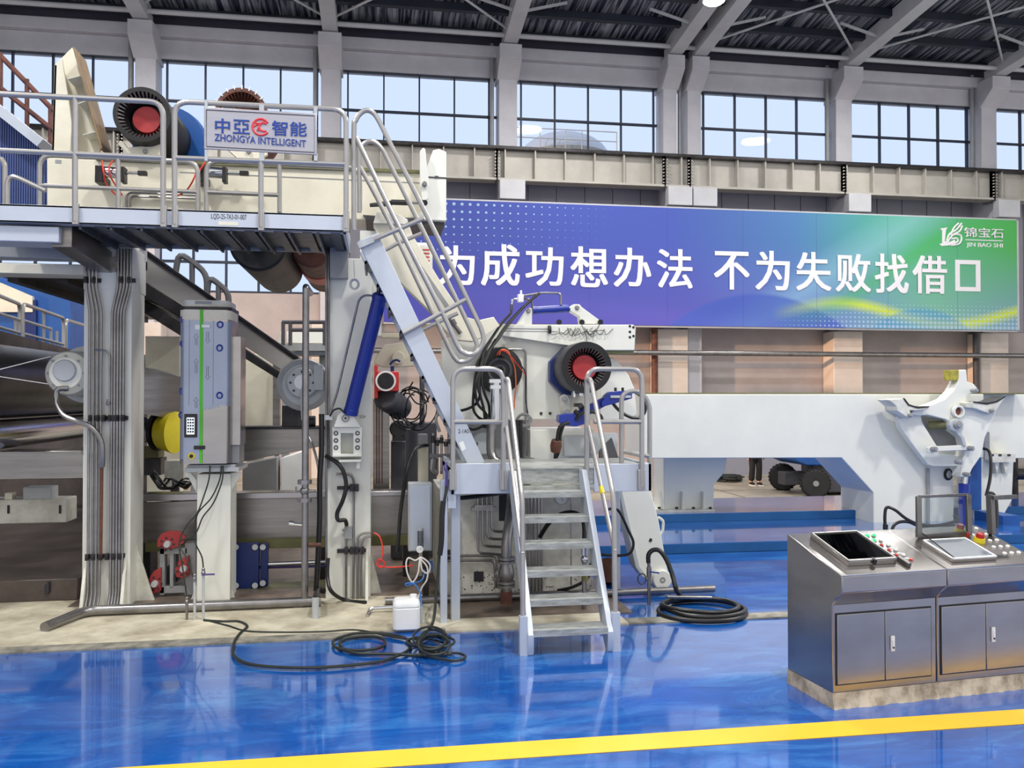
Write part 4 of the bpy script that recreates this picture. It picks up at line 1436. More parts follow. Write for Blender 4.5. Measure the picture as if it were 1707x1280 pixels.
for px, py in ((305, 533), (367, 541), (305, 573), (366, 580), (304, 652), (366, 659), (303, 692)):
    c = W(px, py, YK - .006 if 312 < px < 372 else YK + .02)
    m.tube([c + Vector((math.cos(rad(q)) * .024, -.002, math.sin(rad(q)) * .027)) for q in range(-60, 130, 18)], .008, 5)
    m.tube([c + Vector((math.cos(rad(q)) * .024, -.002, math.sin(rad(q)) * .027)) for q in range(120, 310, 18)], .008, 5)
part('film_emblems', m, 'blue_paint', o)
m = MB()
for px, y0, y1, up in ((327, 598, 622, 1), (327, 662, 680, 1), (346, 553, 572, 0), (346, 610, 633, 0), (327, 556, 575, 1)):
    yy = [y0, y1] if up else [y1, y0]
    m.tube(T([(px - 1.5, yy[1], YK - .006), (px - 1.5, yy[0] + (6 if up else -6), YK - .006), (px - 4, yy[0] + (6 if up else -6), YK - .006), (px, yy[0], YK - .006), (px + 4, yy[0] + (6 if up else -6), YK - .006), (px + 1.5, yy[0] + (6 if up else -6), YK - .006), (px + 1.5, yy[1], YK - .006)]), .0015, 4)
for px in (316, 356):
    m.tube(T([(px, 534, YK - .005), (px - 1, 676, YK - .005)]), .0015, 4)
part('film_lines', m, 'dark_grey', o)
part('keypad', MB().pbox(307, 690, 328, 729, YK - .02, .02), 'black_plastic', o, .004)
k_ = part('keypad_face', MB().pbox(311, 696, 324, 724, YK - .023, .004), 'screen', o)
m = MB()
for i in range(3):
    for j in range(5):
        m.pbox(312.2 + i * 4, 698 + j * 5, 315 + i * 4, 701 + j * 5, YK - .025, .003)
part('keys', m, 'ink', k_)
c = W(319.5, 760, YK)
part('lock_ring', MB().ring(c - DY * .012, DY, .032, .018, .012, 24), 'yellow', o)
part('lock', MB().cyl(c - DY * .02, c, .018, 20), 'black_plastic', o)
part('latch', MB().pbox(323, 743, 341, 749, YK - .02, .02), 'dark_steel', o, .002)
c = W(340, 545, YK - .01)
part('handle', MB().pbox(336, 541, 350, 546, YK - .02, .02).pbox(325, 541, 333, 549, YK - .008, .004), 'plastic_white', o, .002)
part('side_box', MB().pbox(384, 560, 401, 742, YK + .1, .3), 'stainless', o, .004)
part('side_base', MB().pbox(384, 742, 399, 772, YK + .12, .3), 'grey_paint', o, .004)
for L, n in (([(350, 776, 8.4), (348, 800, 8.38), (338, 832, 8.35), (328, 856, 8.3), (312, 875, 8.28), (299, 905, 8.26), (305, 950, 8.2), (313, 1005, 8.15)], 'left'),
             ([(369, 776, 8.4), (366, 800, 8.38), (352, 830, 8.36), (330, 855, 8.32), (325, 880, 8.3), (326, 905, 8.28), (337, 930, 8.25), (339, 957, 8.2)], 'middle'),
             ([(372, 776, 8.4), (370, 802, 8.38), (356, 838, 8.36), (338, 862, 8.34), (325, 890, 8.3), (298, 905, 8.28), (311, 930, 8.2), (324, 968, 8.15)], 'right')):
    solo('power_cable', MB().tube(T(L), .007, 7, 5), 'cable', n + ' of three thin dark cables hanging from the wrapped cabinet to the floor', 'cable')
for px, yt, m_, lb in ((311.5, 1003, 'pipe_steel', 'leftmost'), (324.5, 965, 'light_grey', 'middle'), (339, 955, 'light_grey', 'rightmost')):
    b0_ = WZ(px, 1033, .016)
    t_ = W(px, yt, b0_.y)
    q = thing('conduit_stub', lb + ' of three short upright conduit stubs in front of the white pedestal', 'conduit', tuple(b0_))
    part('conduit', MB().cyl(b0_, t_, .012, 10), m_, q)
    part('gland', MB().lathe(t_ - Vector((0, 0, .02)), (0, 0, 1), [(0, .018), (.03, .018), (.035, .014), (.06, .014), (.065, .01)], 10), 'pipe_steel', q)
    if px > 330:
        part('lever', MB().cyl(t_ + Vector((.0, -.02, -.01)), t_ + Vector((.1, -.02, -.01)), .008, 8), 'purple_cable', q)

# ---- big steel pipe lying on the apron
P_ = [WZ(78, 1048, .06), WZ(118, 1022, .05) + Vector((0, 0, .02)), WZ(410, 1020, .05), WZ(516, 1012, .06)]
P_ = [WZ(74, 1046, .05)] + [Vector((-2.62, 8.1, .066)), Vector((-1.2, 8.12, .066)), Vector((-.55, 8.14, .066))]
solo('ground_pipe', MB().tube(fillet(P_, .12, 6), .045, 14), 'pipe_steel', 'big bare steel pipe lying on the cream apron before the left column', 'pipe')
o = thing('riser_pipe', 'tall bare steel riser pipe with flanges left of the middle column', 'pipe', tuple(W(510, 1012, 8.14)))
p0, p1 = W(508, 1008, 8.14), W(510, 478, 8.14)
part('pipe', MB().tube(fillet([p0 + Vector((-.1, 0, 0)), p0, p1 + Vector((0, 0, -.05)), p1 + Vector((0, .0, 0)), p1 + Vector((.0, .5, .0))], .06, 5), .032, 14), 'pipe_steel', o)
for py in (803, 833):
    c = W(508, py, 8.14)
    part('flange', MB().cyl(c - Vector((0, 0, .02)), c + Vector((0, 0, .02)), .066, 20), 'pipe_steel', o)
c = W(508, 818, 8.14)
part('valve', MB().sphere(c, .045, 10).cyl(c, c + Vector((.1, -.03, 0)), .014, 8).tube([c, c + Vector((-.08, 0, 0)), c + Vector((-.08, 0, .04))], .01, 8), 'pipe_steel', o)
part('tap', MB().cyl(W(484, 873, 8.14), W(505, 875, 8.14), .016, 10).cyl(W(482, 872, 8.13), W(490, 873, 8.13), .024, 10), 'chrome', o)
part('side_outlet', MB().cyl(W(515, 908, 8.12), W(535, 908, 8.12), .02, 10), 'rust', o)

# ---- middle column
c2 = thing('frame_column', 'white machine column in the middle carrying the blue hydraulic cylinder', 'column', (-.29, YC, .016))
xa, xb = W(543, 900, YC).x, W(618, 900, YC).x
part('post', MB().box(xa, xb, YC, YC + .44, .016, 3.36), 'white_paint', c2, .006)
part('head_plate', MB().pbox(600, 384, 636, 560, YC + .1, .3), 'white_paint', c2, .006)
part('gusset', MB().prism_x([(YC, .016), (YC - .14, .016), (YC - .12, .06), (YC, .5)], xb - .05, xb - .02), 'worn_white', c2, .003)
part('gusset', MB().pprism([(618, 918), (636, 990), (618, 998)], YC + .15, .03), 'worn_white', c2, .003)
# clevis bracket
m = MB().pprism([(556, 712), (564, 690), (571, 686), (580, 686), (587, 690), (601, 712)], YC - .2, .2)
m.pprism([(554, 712), (603, 712), (603, 757), (589, 757), (589, 722), (568, 722), (568, 757), (554, 757)], YC - .16, .16)
m.pbox(554, 757, 603, 761, YC - .18, .18).pbox(565, 766, 602, 770, YC - .16, .16)
br_ = part('cylinder_bracket', m, 'white_paint', c2, .004)
m = MB()
for x in (560, 596):
    for y in (722, 734, 746):
        m.ring(W(x, y, YC - .165), DY, .022, .012, .01, 16)
part('bolts', m, 'dark_steel', br_)
c = W(576, 697, YC - .2)
part('pin', MB().ring(c - DY * .012, DY, .034, .028, .012, 24).cyl(c - DY * .01, c, .012, 12), 'dark_grey', br_)
part('lower_bracket', MB().pbox(565, 770, 572, 781, YC - .1, .1).pbox(594, 770, 600, 781, YC - .1, .1), 'white_paint', c2)
# pipes on the front of the column
for L in ([(544, 400), (544, 940)], [(548, 395), (548, 780)]):
    part('pipe', MB().tube(T([(a, b, YC - .05) for a, b in L]), .012, 8), 'pipe_steel', c2)
for L in ([(560, 790), (585, 790), (590, 800), (589, 1000)], [(596, 1000), (596, 895), (604, 889), (618, 888)], [(602, 1000), (602, 903), (608, 895), (618, 894)], [(577, 895), (577, 1005)]):
    part('pipe', MB().tube(fillet(T([(a, b, YC - .04) for a, b in L]), .05, 5), .012, 8), 'pipe_steel', c2)
for px0, px1, py in ((562, 595, 813), (562, 610, 918)):
    m = MB().pbox(px0, py - 2.5, px1, py + 2.5, YC - .03, .03)
    for x in range(int(px0) + 12, int(px1), 9):
        m.pbox(x, py - 6, x + 6, py + 6, YC - .065, .04)
    part('pipe_clamp', m, 'dark_steel', c2, .002)
part('connector_box', MB().pbox(574, 878, 587, 898, YC - .06, .06).pbox(570, 882, 575, 886, YC - .05, .03).pbox(570, 890, 575, 894, YC - .05, .03), 'grey_paint', c2, .003)
part('handwriting', ptext('2024', 599, 692, 609, 697, YC - .001, ext=.001), 'ink', c2)
part('junction_block', MB().pbox(542, 692, 554, 700, YC - .08, .05), 'plastic_white', c2)
solo('black_hose', MB().tube(T([(543, 760, 8.36), (560, 770, 8.3), (572, 785, 8.28), (577, 810, 8.28), (571, 835, 8.28), (562, 855, 8.3), (564, 867, 8.3), (575, 867, 8.32), (578, 876, 8.34)]), .02, 10, 5), 'hose', 'black hose looping down the front of the middle column to a grey connector', 'hose')
solo('black_hose', MB().tube(T([(536, 690, 8.3), (536, 750, 8.28), (533, 800, 8.26), (533, 860, 8.26), (530, 930, 8.26), (527, 985, 8.26)]), .026, 10, 5), 'hose', 'thick black hose running straight down the left edge of the middle column', 'hose')
solo('black_hose', MB().tube([W(547, 930, 8.25), W(546, 960, 8.22), W(552, 985, 8.15), WZ(575, 1000, .03), WZ(610, 1004, .03)], .018, 10, 6), 'hose', 'black hose bending onto the floor at the foot of the middle column', 'hose')
b0_ = WZ(526, 1030, .016)
q = thing('conduit_stub', 'thick grey conduit stub by the foot of the middle column', 'conduit', tuple(b0_))
part('sleeve', MB().cyl(b0_, W(526, 996, b0_.y), .032, 14), 'light_grey', q)
part('dark_hose', MB().tube([W(526, 998, b0_.y), W(530, 985, 8.2), W(540, 985, 8.2)], .028, 10, 5), 'dark_steel', q)
# blue hydraulic cylinder, leaning
o = thing('hydraulic_cylinder', 'blue hydraulic cylinder leaning against the middle column', 'cylinder', tuple(W(585, 686, 8.2)))
p0, p1 = W(584, 690, 8.25), W(634, 492, 8.0)
d = (p1 - p0).normalized()
part('barrel', MB().lathe(p0, d, [(0, .06), (.0, .072), (.05, .072), (.055, .068), ((p1 - p0).length - .05, .068), ((p1 - p0).length - .045, .074), ((p1 - p0).length, .074), ((p1 - p0).length + .02, .05)], 28), 'blue_paint', o)
part('oil_pipe', MB().tube(fillet(T([(627, 493, 8.0), (607, 492, 8.05), (598, 500, 8.08), (577, 590, 8.2), (562, 655, 8.25), (550, 690, 8.28)]), .05, 5), .011, 8), 'pipe_steel', o)
part('oil_hose', MB().tube(T([(550, 694, 8.2), (556, 684, 8.2), (566, 681, 8.2), (574, 688, 8.18)]), .009, 8, 5), 'hose', o)
part('rod_end', MB().lathe(p1, d, [(0, .03), (.1, .03)], 16), 'chrome', o)

# ---- hanging coil of wire under the platform
c = W(591, 474, 8.0)
m = MB()
for k in range(4):
    m.tube([c + Vector((math.cos(rad(q)) * (.045 - k * .005), .004 * k - .02, math.sin(rad(q)) * (.05 - k * .004))) for q in range(0, 360, 24)], .005, 6, 0, True)
m.tube(T([(590, 434, 8.0), (591, 462, 8.0)]), .005, 6)
solo('wire_coil', m, 'light_grey', 'small coil of grey wire hanging under the right end of the high platform', 'coil')

# ---- big grey drum between riser and middle column
o = thing('gear_drum', 'big grey round gear drum with flange left of the middle column', 'drum', tuple(W(500, 640, 9.0)))
c = W(506, 641, 9.0)
part('flange', MB().lathe(c, DY, [(0, 0), (0, .26), (.02, .275), (.12, .275), (.14, .2), (.5, .2)], 48), 'light_grey', o)
part('recess', MB().ring(c - DY * .012, DY, .262, .22, .012, 48), 'grey_paint', o)
part('hub', MB().lathe(W(504, 638, 8.98) - DY * .05, DY, [(0, 0), (0, .145), (.02, .16), (.06, .16)], 40), 'light_grey', o)
part('cap', MB().lathe(W(504, 637, 8.98) - DY * .07, DY, [(0, 0), (0, .075), (.02, .085)], 32), 'plastic_white', o)
part('bolts', disc_bolts(MB(), W(504, 638, 8.98) - DY * .05, -DY, .115, 8, .012, .015), 'dark_steel', o)
part('terminal_box', MB().pbox(523, 608, 538, 650, 8.9, .1), 'light_grey', o, .004)
part('conduit', MB().tube(fillet(T([(506, 640, 8.9), (502, 656, 8.88), (504, 700, 8.88)]), .03, 4), .012, 8), 'light_grey', o)
o = solo('gear_motor', MB().pbox(470, 676, 505, 711, 9.5, .3).cyl(W(505, 702, 9.55), W(526, 702, 9.55), .06, 20), 'dark_steel', 'dark gearmotor below the big grey drum', 'motor', bevel=.006)
solo('grey_hose', MB().tube(T([(513, 725, 8.5), (522, 745, 8.45), (530, 775, 8.4), (533, 800, 8.4)]), .013, 8, 5), 'pipe_steel', 'thin grey hose curving beside the riser pipe', 'hose')
# dark cable tangle and boxes behind the pedestal
o = thing('valve_box', 'white valve box with a tangle of black cables behind the pedestal', 'box', tuple(W(288, 800, 10.5)))
part('box', MB().pbox(274, 768, 306, 812, 10.5, .3), 'worn_white', o, .006)
part('foot', MB().box(W(284, 812, 10.6).x, W(296, 812, 10.6).x, 10.6, 10.7, .01, W(290, 812, 10.6).z), 'dark_steel', o)
random.seed(3)
for k in range(7):
    L = [(255 + random.uniform(-5, 5), 790 + random.uniform(-8, 8), 10.3)] + [(270 + 12 * i + random.uniform(-6, 6), 806 + random.uniform(-9, 9), 10.2 + random.uniform(-.1, .1)) for i in range(4)] + [(322, 800 + random.uniform(-6, 6), 10.3)]
    part('cable', MB().tube(T(L), .012, 6, 5), 'hose', o)

# ================================================================== UPPER ARM: white box beam, stop plate, chucks, rolls
YA = 8.75
o = thing('arm_beam', 'long white box beam behind the high guard rails', 'beam', tuple(W(400, 365, YA)))
a, b_ = W(76, 266, YA), W(742, 362, YA)
part('box', MB().pprism([(78, 263), (742, 290), (742, 362), (600, 366), (78, 352)], YA, .5), 'cream_paint', o, .008)
part('top_strip', MB().pprism([(160, 262), (740, 285), (740, 290), (160, 267)], YA - .03, .6), 'olive', o)
part('bottom_flange', MB().pprism([(605, 358), (741, 368), (741, 376), (611, 366)], YA - .04, .6), 'dark_grey', o)
part('seam', MB().pprism([(300, 286), (742, 306), (742, 307.5), (300, 287.5)], YA - .004, .004), 'grey_paint', o)
part('end_plate', MB().pprism([(744, 368), (744, 253), (732, 248), (722, 250), (703, 302), (703, 352), (690, 365)], YA - .12, .6), 'white_paint', o, .006)
part('end_cap', MB().pprism([(744, 298), (706, 296), (707, 293.5), (744, 295.5)], YA - .125, .01).pbox(725, 293, 731, 297, YA - .13, .01), 'dark_grey', o)
part('wheel_slot', MB().pbox(92, 266, 102, 272, YA - .004, .01), 'grey_paint', o)
h_ = thing('hook_lever', 'pale upright hook lever pinned to the right end of the box beam', 'lever', tuple(W(708, 335, YA - .2)))
part('lever', MB().pprism([(700, 252), (705, 246), (709, 248), (712, 280), (716, 306), (714, 330), (709, 335), (703, 333), (700, 305)], YA - .22, .06), 'white_paint', h_, .005)
part('pin', MB().lathe(W(708, 306, YA - .26), DY, [(0, 0), (0, .018), (.005, .025), (.05, .025)], 16), 'pipe_steel', h_)
part('damper', MB().cyl(W(652, 337, YA - .2), W(684, 338, YA - .2), .028, 14), 'black_plastic', h_)
m = MB()
for k in range(9):
    m.ring(W(685 + k * 2.2, 338, YA - .2), (1, 0, 0), .018, .01, .006, 12)
part('spring', m.cyl(W(680, 338, YA - .2), W(704, 338, YA - .2), .008, 8), 'pipe_steel', h_)
part('rod', MB().cyl(W(617, 342, YA - .12), W(652, 339, YA - .18), .02, 10, .03), 'dark_grey', h_)
part('knuckle', MB().cyl(W(708, 338, YA - .24), W(708, 338, YA - .16), .03, 16), 'black_plastic', h_)
# stop plate
o = thing('stop_plate', 'tall white ribbed stop plate faced with brown board above the box beam', 'plate', tuple(W(130, 262, YA + .1)))
part('side_plate', MB().pprism([(91, 108), (103, 98), (116, 178), (119, 205), (117, 264), (86, 264)], YA + .12, .03).pprism([(91, 108), (120, 79), (167, 248), (165, 264), (86, 264)], YA + .34, .03), 'cream_paint', o, .003)
part('back_plate', MB().pprism([(91, 108), (95, 108), (90, 264), (86, 264)], YA + .12, .5), 'cream_paint', o, .003)
part('face_board', MB().pprism([(121, 77), (124, 79), (171, 247), (167, 249)], YA + .06, .34), 'brown_board', o, .003)
for y, x0, x1 in ((131, 112, 136), (172, 130, 147), (224, 138, 162)):
    part('rib', MB().pprism([(x0, y), (x1, y - 6), (x1 + 1, y - 5), (x0, y + 1)], YA + .13, .22), 'white_paint', o)
# air cylinders
for px, lb in ((182, 'left'), (352, 'right')):
    Y = YA - .16
    o = thing('air_cylinder', lb + ' of two dark air cylinders with red hoses on the box beam', 'cylinder', tuple(W(px, 300, Y)))
    part('barrel', MB().cyl(W(px - 14, 286, Y), W(px + 20, 289, Y), .054, 20), 'chrome', o)
    part('end_cap', MB().pbox(px - 24, 275, px - 11, 302, Y - .055, .11), 'dark_steel', o, .006)
    part('end_cap', MB().pbox(px + 18, 277, px + 25, 303, Y - .055, .11), 'dark_steel', o, .006)
    part('rod', MB().cyl(W(px + 25, 288, Y), W(px + 50, 289, Y), .014, 10), 'chrome', o)
    part('clevis', MB().pbox(px + 47, 284, px + 62, 292, Y - .025, .05), 'dark_steel', o, .004)
    part('foot', MB().pbox(px - 24, 292, px - 8, 304, Y - .02, .18), 'black_plastic', o)
    part('red_hose', MB().tube(T([(px - 12, 268, Y - .06), (px - 9, 290, Y - .08), (px - 4, 308, Y - .05), (px + 16, 330, Y)] if px < 300 else [(px - 22, 278, Y - .06), (px - 30, 300, Y - .08), (px - 42, 318, Y - .05), (px - 60, 328, Y)]), .008, 7, 5), 'red_hose', o)
    part('red_hose', MB().tube(T([(px + 6, 268, Y - .06), (px, 278, Y - .08), (px + 3, 296, Y - .08), (px + 22, 326, Y)] if px < 300 else [(px - 10, 270, Y - .06), (px - 22, 290, Y - .07), (px - 24, 304, Y), (px - 24, 316, Y)]), .008, 7, 5), 'red_hose', o)
for k, L in enumerate(([(211, 345), (211, 327), (216, 321), (330, 325)], [(217, 345), (217, 332), (222, 327), (330, 331)])):
    solo('bent_pipe', MB().tube(fillet(T([(a, b, YA - .05) for a, b in L]), .05, 5), .011, 8), 'pipe_steel', ('upper' if k == 0 else 'lower') + ' of two thin bent steel pipes on the face of the box beam', 'pipe')
for px, lb in ((232, 'left'), (405, 'right')):
    o = thing('roll_saddle', lb + ' cream roll saddle plate standing on the box beam', 'saddle', tuple(W(px, 265, YA + .05)))
    part('plate', MB().pprism([(px - 36, 240), (px - 32, 234), (px - 28, 235), (px - 20, 246), (px + 36, 240), (px + 40, 246), (px + 40, 258), (px + 26, 268), (px - 5, 268)], YA - .06, .06), 'cream_paint', o, .004)
    part('pin', MB().lathe(W(px + 9, 251, YA - .09), DY, [(0, 0), (0, .02), (.03, .026)], 14), 'grey_paint', o)


def chuck(cx, cy, Y, r, name, lb, body, L, rimcol, core='core_red', teeth=36, ri=.82, deep=.2):
    c = W(cx, cy, Y)
    o = thing(name, lb, 'roll', tuple(c))
    part('shell', MB().lathe(c, DY, [(.3, r * .1), (.3, r * (ri + .02)), (.01, r * (ri + .02)), (.0, r * .97), (.03, r), (L, r), (L, r * .5)], 56), body, o)
    part('rim', MB().ring(c - DY * .01, DY, r * .98, r * ri, .12, 48), rimcol, o)
    m = MB()
    for k in range(teeth):
        a = 2 * math.pi * k / teeth
        u, w = Vector((math.cos(a), 0, math.sin(a))), Vector((-math.sin(a), 0, math.cos(a)))
        p, q = c + u * r * (ri + .03) - DY * .012, c + u * r * (ri - .16) + DY * .05
        m.add([p - w * r * .035, p + w * r * .035, q + w * r * .012, q - w * r * .012, p - w * r * .035 + DY * .05, p + w * r * .035 + DY * .05, q + w * r * .012 + DY * .03, q - w * r * .012 + DY * .03],
              [(0, 1, 2, 3), (7, 6, 5, 4), (0, 4, 5, 1), (1, 5, 6, 2), (2, 6, 7, 3), (3, 7, 4, 0)])
    part('chuck_teeth', m, 'pipe_steel' if rimcol != 'rust' else 'rust', o)
    part('inner_cone', MB().lathe(c + DY * .08, DY, [(0, r * ri), (deep - .07, r * .56), (deep - .06, r * .3)], 40, caps=False), 'rubber' if core == 'core_red' else 'rust', o)
    part('core', MB().lathe(c + DY * (deep - .05), DY, [(0, 0), (0, r * .47), (.015, r * .5), (.06, r * .5)], 36), core, o)
    return o, c


o, c = chuck(237, 191, 8.55, .272, 'spreader_roll', 'dark roll with toothed open end and red core lying on the box beam', 'rubber', 1.5, 'rubber')
part('blue_flange', MB().cyl(W(280, 240, 9.45), W(284, 240, 9.45) + DY * .1, .40, 32), 'mid_blue', o)
o, c = chuck(402, 188, 10.2, .30, 'toothed_drum', 'rust-brown toothed drum peeking above the company sign', 'rust', 1.2, 'rust', 'rust')
part('support_arm', MB().bar(c + Vector((0, -.9, -.25)), c + Vector((0, .5, -.3)), .12, .1), 'dark_steel', o)
m = MB()
for k in range(9):
    a = rad(20 + k * 17)
    p = c + Vector((math.cos(a) * .27, -.02, math.sin(a) * .27))
    m.bar(p, p + Vector((math.cos(a) * .05, 0, math.sin(a) * .05)), .02, .012)
part('white_lugs', m, 'plastic_white', o)
# two rolls hanging under the platform, seen from below
for pf, Y1, Y0, r, mt, nm, lb in (((466, 450), 10.6, 8.75, .285, 'rubber', 'rubber_roll', 'thick black rubber roll hanging below the high platform'), ((541, 460), 11.5, 9.3, .22, 'rust', 'brown_roll', 'brown and red roll hanging below the high platform beside the black one')):
    p1 = W(pf[0], pf[1], Y1)
    o = thing(nm, lb, 'roll', (p1.x, Y0, p1.z - r))
    q0 = Vector((p1.x, Y0, p1.z))
    part('shell', MB().lathe(q0, DY, [(0, r * .9), (.02, r), (Y1 - Y0 - .04, r), (Y1 - Y0, r * .85)], 48), mt, o)
    part('shaft', MB().cyl(q0 - DY * .1, q0 + DY * (Y1 - Y0 + .15), r * .3, 20), 'steel', o)
    if mt == 'rust':
        part('red_band', MB().ring(q0 + DY * .9, DY, r + .01, r - .02, .5, 40), 'red_paint', o)


# ================================================================== CARRIAGE, ARM AND STAND BEHIND THE LADDER
YM = 8.75
Z6 = lambda L: zoomed(L, 600, 360, 4.923)
o = thing('tilting_boom', 'cream slanting swing arm behind the ladder rails', 'arm', tuple(W(750, 540, 8.5)))
part('arm_plate', MB().pprism([(622, 372), (640, 360), (679, 366), (688, 392), (730, 462), (754, 498), (773, 527), (797, 534), (823, 528), (833, 543), (809, 560), (789, 569), (764, 567), (746, 555), (716, 518), (661, 464), (640, 420)], 8.45, .14), 'cream_paint', o, .006)
part('fold_edge', MB().pprism([(688, 430), (693, 428), (752, 514), (746, 516)], 8.44, .01), 'grey_paint', o)
part('upper_pad', MB().pprism([(628, 352), (664, 357), (680, 366), (676, 374), (622, 372)], 8.4, .3), 'worn_white', o, .005)
part('latch', MB().tube(T([(748, 530, 8.42), (768, 556, 8.42)]), .02, 8).cyl(W(753, 533, 8.4), W(758, 542, 8.4), .03, 10), 'steel', o)
nb = solo('notice_board', MB().pprism([(700, 409), (721, 410), (721, 446), (712, 446), (700, 425)], 8.6, .01), 'worn_white', 'small white notice with lines of print half hidden by the ladder rails', 'notice')
m = MB()
for k in range(4):
    m.pbox(705, 415 + k * 6, 716, 417.5 + k * 6, 8.595, .005)
part('print_lines', m, 'core_red', nb)

cg = thing('machine_carriage', 'big white machine carriage with black hose reel and blue toothed roll mount', 'carriage', tuple(W(860, 700, YM)))
part('main_plate', MB().pprism([(737, 566), (790, 552), (835, 545), (1002, 545), (1002, 588), (936, 640), (935, 699), (884, 699), (737, 699)], YM, .18), 'white_paint', cg, .006)
bar = part('top_bar', MB().pprism([(838, 541), (1056, 541), (1060, 546), (1058, 584), (1000, 584), (838, 560)], YM - .1, .3), 'white_paint', cg, .008)
part('bar_foot', MB().pbox(1000, 583, 1056, 589, YM - .08, .28), 'olive', bar)
m = MB()
for q in ((1050, 543.5), (1056, 545.5), (1050, 553), (1050, 562), (1056, 560)):
    m.cyl(W(q[0], q[1], YM - .1), W(q[0], q[1], YM - .105), .014, 12)
part('bolt_holes', m, 'ink', bar)
part('groove', MB().pbox(842, 546.5, 914, 549, YM - .104, .01).pbox(842, 551, 930, 553, YM - .104, .01), 'grey_paint', bar)
part('side_arm', MB().pprism([(1000, 598), (1022, 596), (1032, 606), (1048, 625), (1058, 648), (1062, 690), (1050, 700), (1000, 700)], YM + .05, .25), 'white_paint', cg, .01)
part('lower_plate', MB().pprism([(934, 640), (1000, 640), (1000, 700), (950, 700), (934, 680)], YM + .02, .2), 'cream_paint', cg, .005)
m = MB()
for q in ((902, 689), (917, 689), (859, 596), (1014, 660)):
    m.cyl(W(q[0], q[1], YM), W(q[0], q[1], YM - .01), .016, 12)
part('bolts', m, 'dark_steel', cg)
for px, py in ((857, 565), (843, 577)):
    part('small_mount', MB().pbox(px - 5, py - 5, px + 5, py + 4, YM - .02, .02).cyl(W(px, py, YM - .02), W(px, py, YM - .04), .012, 8), 'worn_white', cg)
# clevises and small cylinder on top
part('clevis', MB().pprism([(862, 541), (878, 517), (882, 512), (886, 514), (887, 519), (887, 541)], YM - .05, .12), 'white_paint', cg, .004)
part('clevis', MB().pprism([(951, 512), (956, 507), (966, 507), (970, 512), (1003, 536), (1005, 540), (968, 540), (966, 527), (951, 518)], YM - .05, .12), 'white_paint', cg, .004)
for q in ((881, 518), (962, 513)):
    c = W(q[0], q[1], YM - .05)
    part('pin', MB().lathe(c - DY * .02, DY, [(0, 0), (0, .018), (.02, .026)], 14), 'pipe_steel', cg)
m = MB()
for q in ((970, 537), (1001, 537), (932, 537)):
    m.cyl(W(q[0], q[1], YM - .08), W(q[0], q[1], YM - .02), .03, 10)
part('bolt_heads', m, 'dark_steel', cg)
o = thing('top_cylinder', 'short blue hydraulic cylinder between two white clevises on top of the carriage', 'cylinder', tuple(W(920, 520, YM)))
p0, p1 = W(888, 518, YM), W(948, 514, YM)
part('barrel', MB().lathe(p0, p1 - p0, [(0, .03), (0, .046), (.04, .046), (.045, .042), ((p1 - p0).length, .042), ((p1 - p0).length, .02)], 24), 'blue_paint', o)
part('rod', MB().cyl(p1, W(957, 513, YM), .02, 14), 'chrome', o)
part('oil_pipe', MB().tube(fillet(T([(935, 508, YM - .02), (935, 489, YM - .02), (905, 488, YM - .02), (872, 493, YM - .02)]), .04, 4), .012, 8).tube(fillet(T([(888, 512, YM), (886, 500, YM), (872, 497, YM)]), .03, 4), .012, 8), 'pipe_steel', o)
part('manifold', MB().pbox(864, 490, 873, 503, YM - .06, .08).cyl(W(868.5, 490, YM - .02), W(868.5, 484, YM - .02), .012, 8), 'plastic_white', o, .003)
part('fitting', MB().tube(fillet(T([(864, 498, YM - .02), (854, 499, YM - .02), (853, 508, YM - .02)]), .03, 4), .012, 8), 'chrome', o)
lab = iter(('first from the left', 'second from the left', 'third from the left', 'fourth from the left', 'fifth from the left'))
hoses = [[(853, 508, 8.7), (851, 522, 8.66), (838, 537, 8.6), (822, 560, 8.5), (806, 585, 8.4), (795, 612, 8.34), (790, 650, 8.3), (789, 680, 8.32), (796, 694, 8.4), (806, 700, 8.5)],
         [(899, 489, 8.72), (880, 505, 8.66), (856, 530, 8.58), (834, 560, 8.48), (812, 592, 8.38), (800, 625, 8.3), (800, 655, 8.3), (806, 680, 8.35), (808, 700, 8.4), (806, 712, 8.5)],
         [(893, 493, 8.72), (868, 516, 8.64), (842, 545, 8.55), (820, 580, 8.42), (804, 620, 8.32), (806, 650, 8.3), (815, 675, 8.35), (816, 695, 8.4)],
         [(818, 568, 8.46), (806, 590, 8.36), (797, 640, 8.28), (800, 660, 8.28), (790, 676, 8.34), (770, 684, 8.4), (760, 682, 8.5)],
         [(826, 566, 8.5), (808, 598, 8.35), (793, 640, 8.27), (796, 672, 8.3), (810, 690, 8.36), (806, 708, 8.42), (790, 716, 8.46), (778, 712, 8.5)]]
for L in hoses:
    solo('hydraulic_hose', MB().tube(T(L), .014, 8, 6), 'hose', 'black hydraulic hose before the hose reel hub, ' + next(lab), 'hose')
# wire mess along the top bar
m = MB()
random.seed(11)
for k in range(6):
    x = 918 + k * 14
    m.tube(T([(x, 546, YM - .11), (x + random.uniform(-8, 14), 556 + random.uniform(-4, 6), YM - .13), (x + 18, 549 + random.uniform(-3, 6), YM - .12), (x + 26 + random.uniform(-4, 4), 558, YM - .13), (x + 34, 548, YM - .11)]), .0035, 5, 5)
m.tube(T([(969, 540, YM - .12), (976, 556, YM - .13), (978, 570, YM - .12), (972, 580, YM - .11)]), .004, 5, 5)
m.tube(T([(1000, 540, YM - .12), (992, 553, YM - .13), (982, 558, YM - .13), (976, 548, YM - .13)]), .004, 5, 5)
m.cyl(W(914, 549, YM - .13), W(918, 549, YM - .13), .045, 10)
part('loose_wiring', m, 'cable', cg)
